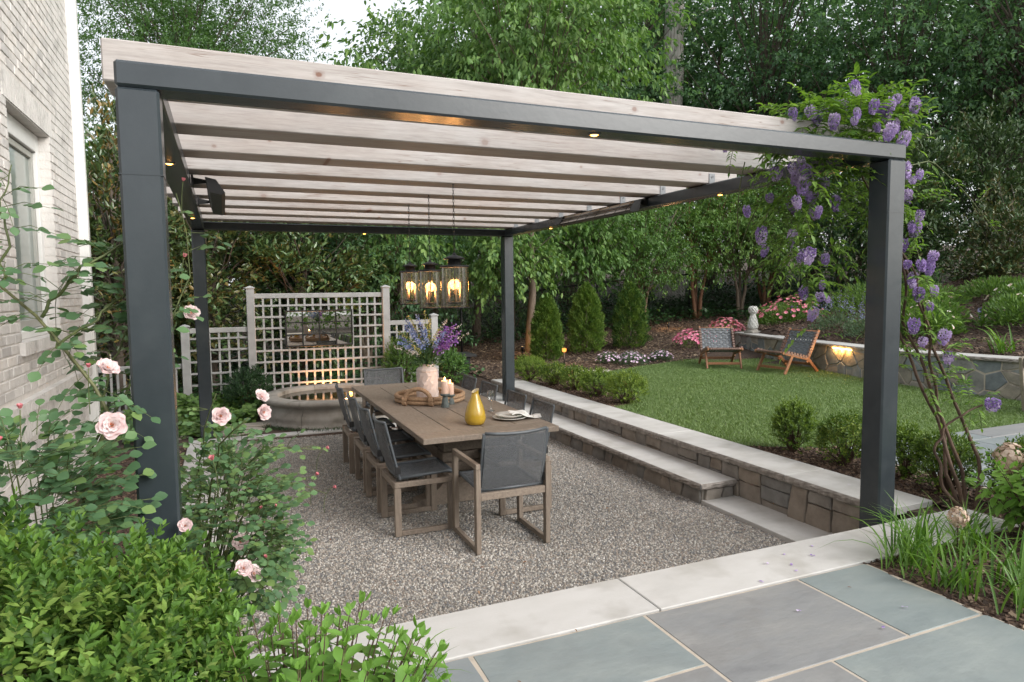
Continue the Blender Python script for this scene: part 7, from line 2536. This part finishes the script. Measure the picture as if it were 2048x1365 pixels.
rose_bush('sprawling rose bush leaning over the gravel, right of the near left post', (0.12, 0.85, 0.02),
  [([(0.10, 0.75, 0.05), (0.22, 0.5, 0.75), (0.30, 0.15, 1.20), (0.42, -0.02, 1.34)], 0.007, 0.003, 9),
   ([(0.12, 0.80, 0.05), (0.30, 0.75, 0.85), (0.52, 0.65, 1.08), (0.75, 0.55, 1.05)], 0.007, 0.002, 12),
   ([(0.14, 0.85, 0.05), (0.40, 0.80, 0.70), (0.62, 0.70, 0.86), (0.80, 0.60, 0.80)], 0.006, 0.002, 11),
   ([(0.12, 0.75, 0.05), (0.30, 0.45, 0.55), (0.42, 0.30, 0.62), (0.50, 0.20, 0.58)], 0.006, 0.002, 9),
   ([(0.10, 0.7, 0.05), (0.2, 0.5, 0.9), (0.24, 0.3, 1.3), (0.30, 0.20, 1.42)], 0.006, 0.002, 9)],
  600, (0.34, 0.40, 0.74), (0.25, 0.36, 0.44),
  [((0.314, -0.05, 1.36), (0.3, -0.9, 0.3), 0.040, 1), ((0.47, 0.01, 1.415), (0.5, -0.6, 0.6), 0.036, 2), ((0.475, 0.0, 1.355), (0.6, -0.8, 0.2), 0.036, 1), ((0.37, 0.20, 0.745), (0.1, -0.9, 0.5), 0.038, 1), ((0.263, -0.19, 0.72), (0.1, -0.9, 0.3), 0.040, 2),
   ((0.374, -0.02, 0.705), (0.3, -0.7, 0.6), 0.042, 2), ((0.41, 0.02, 0.66), (0.6, -0.6, 0.5), 0.042, 1), ((0.168, -0.05, 0.93), (0.2, -0.8, 0.5), 0.032, 2)],
  [((0.80, 0.56, 1.05), (0.9, -0.2, 0.3), 0.018), ((0.74, 0.5, 0.93), (0.5, -0.3, 0.7), 0.018), ((0.83, 0.56, 0.84), (0.9, -0.3, 0.3), 0.018), ((0.42, 0.20, 0.98), (0.1, -0.4, 0.9), 0.021), ((0.46, 0.22, 0.88), (0.3, -0.3, 0.8), 0.016), ((0.53, 0.28, 0.86), (0.4, -0.3, 0.8), 0.016),
   ((0.48, 0.24, 0.80), (0.2, -0.3, 0.8), 0.014), ((0.47, 0.20, 0.66), (0.3, -0.5, 0.6), 0.016), ((0.28, -0.06, 1.19), (-0.3, -0.3, 0.9), 0.022)],
  0.035, 300, 'rose bushes round the near left post')

# ================================================================== broad leaved foreground shrub and the one at the right
def broad_shrub(label, base, nst, spread, h0, h1, L, splits, flowers=(), mat='hydrangea_leaf', pairs=6, dirs=None, group=None):
    t = thing('broadleaf_shrub', label, 'shrub', base, group)
    lv, st_ = Leaves(), MB()
    b = np.array(base, float)
    for i in range(nst):
        a = rng.uniform(0, 2 * math.pi)
        r = math.sqrt(rng.random())
        top = b + np.array([spread[0] * r * math.cos(a), spread[1] * r * math.sin(a), h0 + (h1 - h0) * (1 - 0.55 * r * r) * rng.uniform(0.75, 1.1)])
        foot = b + np.array([spread[0] * 0.25 * r * math.cos(a), spread[1] * 0.25 * r * math.sin(a), 0])
        path = bez(foot, (foot + top) / 2 + UP * 0.06, top, 8)
        st_.tube(path, list(np.linspace(0.0035, 0.0015, 8)), 5, cap=False)
        ax = unit(path[-1] - path[-2])
        ref = unit(np.cross(ax, rdir(1)[0]))
        q = along(path, 24)
        for k in range(pairs):
            t_ = 0.30 + 0.70 * (k + 0.5) / pairs
            p = q[min(23, int(t_ * 23))]
            ref = unit(np.cross(ax, ref))
            for s in (-1, 1):
                D = unit(ref * s + ax * (0.15 + 0.5 * t_ ** 3) - UP * 0.25 + rdir(1)[0] * 0.2)
                l = L * (1.0 - 0.35 * max(0, t_ - 0.72) / 0.28) * rng.uniform(0.75, 1.15)
                lv.add([p], [D], [ax + UP * 0.6 + rdir(1)[0] * 0.25], l, l * 0.46, np.clip(0.55 * t_ + 0.4 * rng.random(), 0, 0.97))
        for s in range(3):
            lv.add([top], [unit(ax + rdir(1)[0] * 0.6)], [rdir(1)[0]], L * 0.4, L * 0.18, 0.9)
    st_.build('stems', M['stem_brown'], t, 'stuff')
    lv.build_split('leaf', 'foliage', T_OVAL, M[mat], t, splits, smooth=True)
    for (p, r) in flowers:
        fv = Leaves()
        n = 190
        d = rdir(n)
        fv.add(np.array(p) + d * r * rng.uniform(0.6, 1.0, (n, 1)) * np.array([1, 1, 1.1]), unit(np.cross(d, rdir(n))), d, r * 0.36, r * 0.30)
        fv.build('dry_flower_head', T_DISC, M['dry_flower'], t, None)
        MB().tube([(p[0], p[1], p[2] - r * 0.5), (p[0], p[1], base[2] + 0.05)], 0.004, 6).build('flower_stalk', M['stem_brown'], t)
    return t
broad_shrub('bright green broad leaved shrub in the lower left foreground', (0.50, -1.16, ZC - 0.02), 105, (0.42, 0.30), 0.28, 0.66, 0.090, 290)
broad_shrub('bright green broad leaved shrub with dry tan flower heads at the right edge', (4.72, -0.70, ZC), 90, (0.52, 0.40), 0.20, 0.58, 0.090, 290, [((4.62, -0.50, 0.82), 0.085), ((4.02, -0.60, 0.58), 0.052), ((4.52, -0.82, 0.66), 0.05)])

# ================================================================== wisteria on the right post
wi = thing('wisteria', 'climbing wisteria with violet flower clusters twining over the near right post', 'climbing plant', (4.92, -0.10, ZC))
sm = [[(4.90, -0.10, 0.30), (4.82, -0.02, 0.62), (4.86, 0.10, 0.92), (4.70, 0.18, 1.25), (4.56, 0.22, 1.65), (4.46, 0.24, 2.1), (4.42, 0.22, 2.5), (4.36, 0.16, 2.84)],
      [(4.93, -0.08, 0.30), (4.95, 0.00, 0.60), (4.83, 0.06, 0.95), (4.80, 0.15, 1.20), (4.62, 0.20, 1.60), (4.52, 0.16, 2.0), (4.48, 0.24, 2.4), (4.30, 0.30, 2.88)],
      [(4.95, -0.12, 0.30), (5.06, -0.05, 0.66), (4.98, 0.04, 0.98), (4.84, 0.10, 1.30), (4.66, 0.12, 1.72), (4.50, 0.20, 2.2), (4.28, 0.36, 2.7)],
      [(4.91, -0.06, 0.30), (4.88, 0.06, 0.55), (4.96, 0.12, 0.80), (4.90, 0.16, 1.06), (4.74, 0.10, 1.45), (4.58, 0.10, 1.9), (4.40, 0.26, 2.35)],
      [(4.88, -0.10, 0.30), (4.78, 0.00, 0.48), (4.80, 0.08, 0.78), (4.90, 0.02, 0.95), (5.06, -0.06, 1.04)]]
for pts in sm:
    p = along(pts, 40)
    p[1:-1] += 0.012 * np.stack([np.sin(np.arange(38) * 0.9), np.cos(np.arange(38) * 0.7), 0 * np.arange(38)], -1)
    MB().tube(p, list(np.linspace(0.013, 0.006, 40)), 7).build('stem', M['stem_brown'], wi)
tend = [[(4.45, 0.2, 2.62), (4.9, 0.25, 2.72), (5.4, 0.35, 2.55), (5.9, 0.4, 2.25)], [(4.2, 0.3, 2.95), (4.1, 0.35, 3.1), (4.0, 0.4, 3.02)], [(4.3, 0.35, 2.9), (3.9, 0.6, 2.95), (3.6, 0.75, 2.8)],
        [(4.3, 0.3, 2.8), (4.5, 0.28, 3.08), (4.66, 0.3, 3.16)], [(4.0, 0.7, 2.7), (3.8, 0.8, 2.4), (3.75, 0.85, 2.1)], [(3.7, 0.75, 2.72), (3.66, 0.8, 2.45), (3.70, 0.8, 2.20)]]
lv = Leaves()
tm_ = MB()
def pinnate(p, d, L=0.24, n=6):
    d = unit(np.asarray(d, float))
    end = p + d * L - UP * L * 0.35
    q = bez(p, p + d * L * 0.55 + UP * 0.03, end, 10)
    tm_.tube(q, [0.0018] * 10, 4, cap=False)
    side = unit(np.cross(d, UP) + 1e-4)
    P, D, N = [], [], []
    for k in range(n):
        t = 0.18 + 0.78 * k / n
        c = q[int(t * 9)]
        for s in (-1, 1):
            P.append(c); D.append(unit(side * s + d * 0.45 - UP * 0.35 + rdir(1)[0] * .15)); N.append(UP + rdir(1)[0] * .3)
    P.append(q[-1]); D.append(unit(d - UP * 0.5)); N.append(UP)
    m = len(P)
    l = L * 0.27 * rng.uniform(.85, 1.15, m)
    lv.add(P, D, N, l, l * 0.36, np.clip(rng.random() * 0.6 + 0.3 * rng.random(m), 0, .97))
for pts in tend:
    p = along(bez(pts[0], pts[1], pts[-1], 12) if len(pts) == 3 else np.array(pts), 16)
    tm_.tube(p, [0.004] * 16, 5, cap=False)
def cluster(c, rad, n, L=0.22, out=None):
    c = np.array(c)
    for _ in range(n):
        d = rdir(1)[0]
        p = c + d * np.array(rad) * rng.random() ** 0.5
        pinnate(p, unit(d * 0.6 + rdir(1)[0] * 0.6 + UP * 0.3 + (np.array(out) if out is not None else 0)), L * rng.uniform(0.75, 1.2), rng.integers(5, 7))
cluster((4.22, 0.32, 2.92), (0.40, 0.26, 0.17), 130, 0.24, (0, 0, 0.25))
cluster((3.95, 0.45, 2.88), (0.32, 0.25, 0.13), 40, 0.22)
cluster((3.98, 0.50, 2.55), (0.30, 0.28, 0.26), 85, 0.22)
cluster((4.02, 0.50, 2.20), (0.24, 0.26, 0.30), 60, 0.20)
cluster((4.05, 0.45, 1.75), (0.16, 0.2, 0.28), 22, 0.19)
cluster((4.52, 0.22, 2.45), (0.15, 0.16, 0.28), 48, 0.21)
cluster((4.60, 0.18, 1.95), (0.16, 0.14, 0.36), 50, 0.20)
cluster((4.74, 0.12, 1.35), (0.16, 0.14, 0.30), 26, 0.19)
cluster((4.98, 0.02, 1.02), (0.24, 0.12, 0.13), 11, 0.18)
cluster((5.0, 0.02, 0.70), (0.10, 0.10, 0.12), 3, 0.16)
for pts in tend[:4]:
    for p in along(pts, 5)[1:]:
        pinnate(p, unit(rdir(1)[0] + UP * 0.2), 0.16, 5)
tm_.build('stalks', M['stem'], wi, 'stuff')
lv.build_split('leaflet', 'foliage', T_LONG, M['wisteria_leaf'], wi, 290)
def raceme(seed):
    r0 = np.random.default_rng(seed)
    fv = Leaves()
    n = 270
    t = r0.random(n)
    rr = (0.36 * np.sin(math.pi * (0.06 + 0.80 * (1 - t))) ** 0.6) * (0.75 + 0.35 * (1 - t))
    a = r0.uniform(0, 2 * math.pi, n)
    P = np.stack([rr * np.cos(a), rr * np.sin(a), -t * 1.0], -1)
    o = np.stack([np.cos(a), np.sin(a), -0.2 + 0 * a], -1)
    fv.add(P, unit(o * 0.5 + UP * 0.6 + rdir2(r0, n) * 0.6), unit(o + rdir2(r0, n) * 0.4), 0.135, 0.12, np.clip(0.15 + 0.5 * (1 - t) + 0.35 * r0.random(n), 0, .97))
    return fv.mesh('flower_cluster', T_DISC, M['wisteria_flower'])
RAC = [raceme(1), raceme(2), raceme(3), raceme(4)]
RPX = [(3.80, 0.30, 2.94, .09), (3.86, 0.15, 2.86, .10), (4.14, -0.03, 2.78, .11), (4.22, 0.10, 2.94, .11), (4.25, 0.06, 2.84, .10), (4.37, 0.05, 2.76, .11), (3.93, 0.35, 2.93, .09), (3.72, 0.35, 2.94, .08), (3.98, 0.34, 2.98, .08),
       (3.74, 0.50, 2.58, .10), (3.90, 0.45, 2.58, .11), (3.97, 0.44, 2.56, .11), (3.78, 0.60, 2.44, .08), (3.92, 0.55, 2.40, .09), (4.02, 0.46, 2.46, .10), (4.08, 0.42, 2.52, .10), (3.72, 0.60, 2.20, .10), (3.90, 0.50, 2.18, .10), (3.76, 0.60, 2.10, .07),
       (4.00, 0.50, 2.06, .09), (3.42, 0.75, 2.80, .07), (3.52, 0.75, 2.82, .07), (4.00, 0.50, 1.80, .09), (4.06, 0.45, 1.66, .09), (4.42, 0.10, 2.58, .11), (4.46, 0.10, 2.42, .10), (4.58, 0.12, 2.22, .10), (4.50, 0.14, 2.12, .08), (4.44, 0.14, 2.10, .09), (4.60, 0.14, 1.88, .10), (4.58, 0.08, 1.78, .10),
       (4.52, 0.06, 1.58, .10), (4.78, 0.02, 1.50, .10), (4.82, 0.02, 1.35, .10), (5.10, -0.10, 1.02, .12), (4.52, 0.10, 1.86, .07), (3.60, 0.62, 2.36, .07), (4.10, 0.30, 3.02, .08)]
extra = []
for (cx_, cy_, cz_, rx, ry, rz, n) in ((4.15, 0.15, 2.93, .36, .16, .10, 9), (3.95, 0.42, 2.52, .26, .16, .24, 9), (3.98, 0.42, 2.0, .18, .16, .28, 6), (4.54, 0.14, 2.3, .08, .10, .34, 7), (4.62, 0.10, 1.75, .12, .08, .3, 5)):
    for _ in range(n):
        extra.append((cx_ + rng.uniform(-rx, rx), cy_ - rng.uniform(0, ry), cz_ + rng.uniform(-rz, rz), rng.uniform(.055, .10)))
for i, (x, y, z, s) in enumerate(RPX + extra):
    o = new_obj('flower_cluster', RAC[i % 4], wi)
    o.matrix_basis = Matrix.Translation((x, y, z + s * 0.55)) @ Matrix.Rotation(rng.uniform(-.35, .35), 4, 'X') @ Matrix.Rotation(rng.uniform(-.35, .35), 4, 'Y') @ Matrix.Diagonal((s * rng.uniform(.75, 1.0), s * rng.uniform(.75, 1.0), s * rng.uniform(.75, 1.2), 1))
# dead leaves and small weeds on the gravel
dv = Leaves()
n = 70
P = np.stack([rng.uniform(0.4, 4.3, n), rng.uniform(0.0, 5.8, n), np.full(n, 0.006)], -1)
dv.add(P, rdir(n) * np.array([1, 1, .15]), UP + rdir(n) * .35, rng.uniform(0.02, 0.04, n), rng.uniform(0.010, 0.02, n))
P = np.stack([rng.uniform(0.8, 3.6, 16), rng.uniform(-3.0, -0.2, 16), np.full(16, ZC + 0.008)], -1)
dv.add(P, rdir(16) * np.array([1, 1, .1]), UP + rdir(16) * .3, 0.022, 0.007)
M['dead_leaf'] = leaf_mat('dead_brown_leaf', [(0.10, 0.045, 0.025), (0.18, 0.09, 0.05), (0.26, 0.16, 0.09)], trans=0.0)
dv.build('fallen_leaves', T_HEX, M['dead_leaf'], None, 'stuff')
# fallen petals on the limestone and flags
fp = Leaves()
pts = [(3.18, -0.20), (3.30, -0.28), (3.10, -0.32), (3.05, -0.40), (2.72, -0.72), (2.78, -0.42), (3.42, -0.17), (3.0, -0.26), (4.6, 0.6), (4.62, 0.3), (3.2, -0.9), (2.95, -1.0)]
for (x, y) in pts:
    fp.add([(x + rng.normal(0, .01), y, ZC + 0.009)] * 2, rdir(2) * np.array([1, 1, .1]), UP + rdir(2) * .3, 0.016, 0.012)
fp.build('fallen_petals', T_DISC, M['wisteria_flower'], None, 'stuff')

# ================================================================== bouquet in the vase
bq = thing('flower_bouquet', 'loose bouquet of blue, purple and yellow green flowers in the pale vase', 'flowers', (vx, vy, vz + 0.30))
stm = MB()
gl = Leaves()
spec = [('blue_spike', 'delphinium', 9, 0.016), ('purple_spike', 'purple_stock', 6, 0.026), ('yellow_green_spray', 'yellow_green', 9, 0.014), ('white_spray', 'white_flower', 5, 0.016)]
b0 = np.array([vx, vy, vz + 0.33])
def spray(name, mat, az_, el_, L, size, n, kind):
    d = np.array([math.cos(az_) * math.cos(el_), math.sin(az_) * math.cos(el_), math.sin(el_)])
    tip = b0 + d * L
    path = bez(b0, b0 + np.array([d[0] * .3, d[1] * .3, d[2] * 1.0]) * L * 0.55, tip, 10)
    stm.tube(path, [0.002] * 10, 4, cap=False)
    q = along(path, 40)
    fv = Leaves()
    t = rng.uniform(0.52, 1.0, n)
    P = q[np.minimum(39, (t * 39).astype(int))] + rng.normal(0, size * 1.0, (n, 3)) * (1.5 - t)[:, None]
    fv.add(P, rdir(n), rdir(n), size * rng.uniform(.7, 1.25, n), size * rng.uniform(.7, 1.1, n))
    fv.build(name, T_DISC, M[mat], bq, None)
    k = 12
    tt = rng.uniform(0.08, 0.7, k)
    P = q[(tt * 39).astype(int)]
    gl.add(P, unit(rdir(k) + UP * 0.3), rdir(k), rng.uniform(.03, .07, k), rng.uniform(.008, .02, k))
# directions are in the world: towards +x and -y is the right of the table seen from the patio
for az_, el_, L in ((200, 58, .40), (190, 40, .33), (175, 66, .42), (215, 75, .44), (165, 48, .34), (230, 52, .30), (250, 70, .34), (330, 60, .32), (120, 62, .38)):
    spray('blue_spike', 'delphinium', R(az_), R(el_), L * 1.22, 0.016, 120, 0)
for az_, el_, L in ((350, 44, .40), (335, 40, .34), (5, 52, .42), (310, 42, .28), (345, 60, .36), (20, 40, .30)):
    spray('purple_spike', 'purple_stock', R(az_), R(el_), L * 1.22, 0.022, 80, 0)
for az_, el_, L in ((180, 50, .42), (195, 70, .43), (80, 80, .46), (270, 78, .40), (160, 70, .45), (225, 40, .30), (60, 68, .42), (300, 66, .34)):
    spray('yellow_green_spray', 'yellow_green', R(az_), R(el_), L * 1.22, 0.012, 70, 0)
for az_, el_, L in ((352, 36, .44), (8, 46, .46), (185, 32, .34), (215, 34, .28), (20, 60, .44)):
    spray('white_spray', 'white_flower', R(az_), R(el_), L * 1.22, 0.014, 55, 0)
n = 420
d = rdir(n); d[:, 2] = np.abs(d[:, 2])
gl.add(b0 + d * np.array([.13, .13, .20]) * rng.random((n, 1)) ** .5, unit(d + UP * .5 + rdir(n) * .5), rdir(n), rng.uniform(.03, .08, n), rng.uniform(.008, .02, n))
gl.build('greenery', T_DIAMOND, M['dark_leaf'], bq)
stm.build('stems', M['stem'], bq, 'stuff')
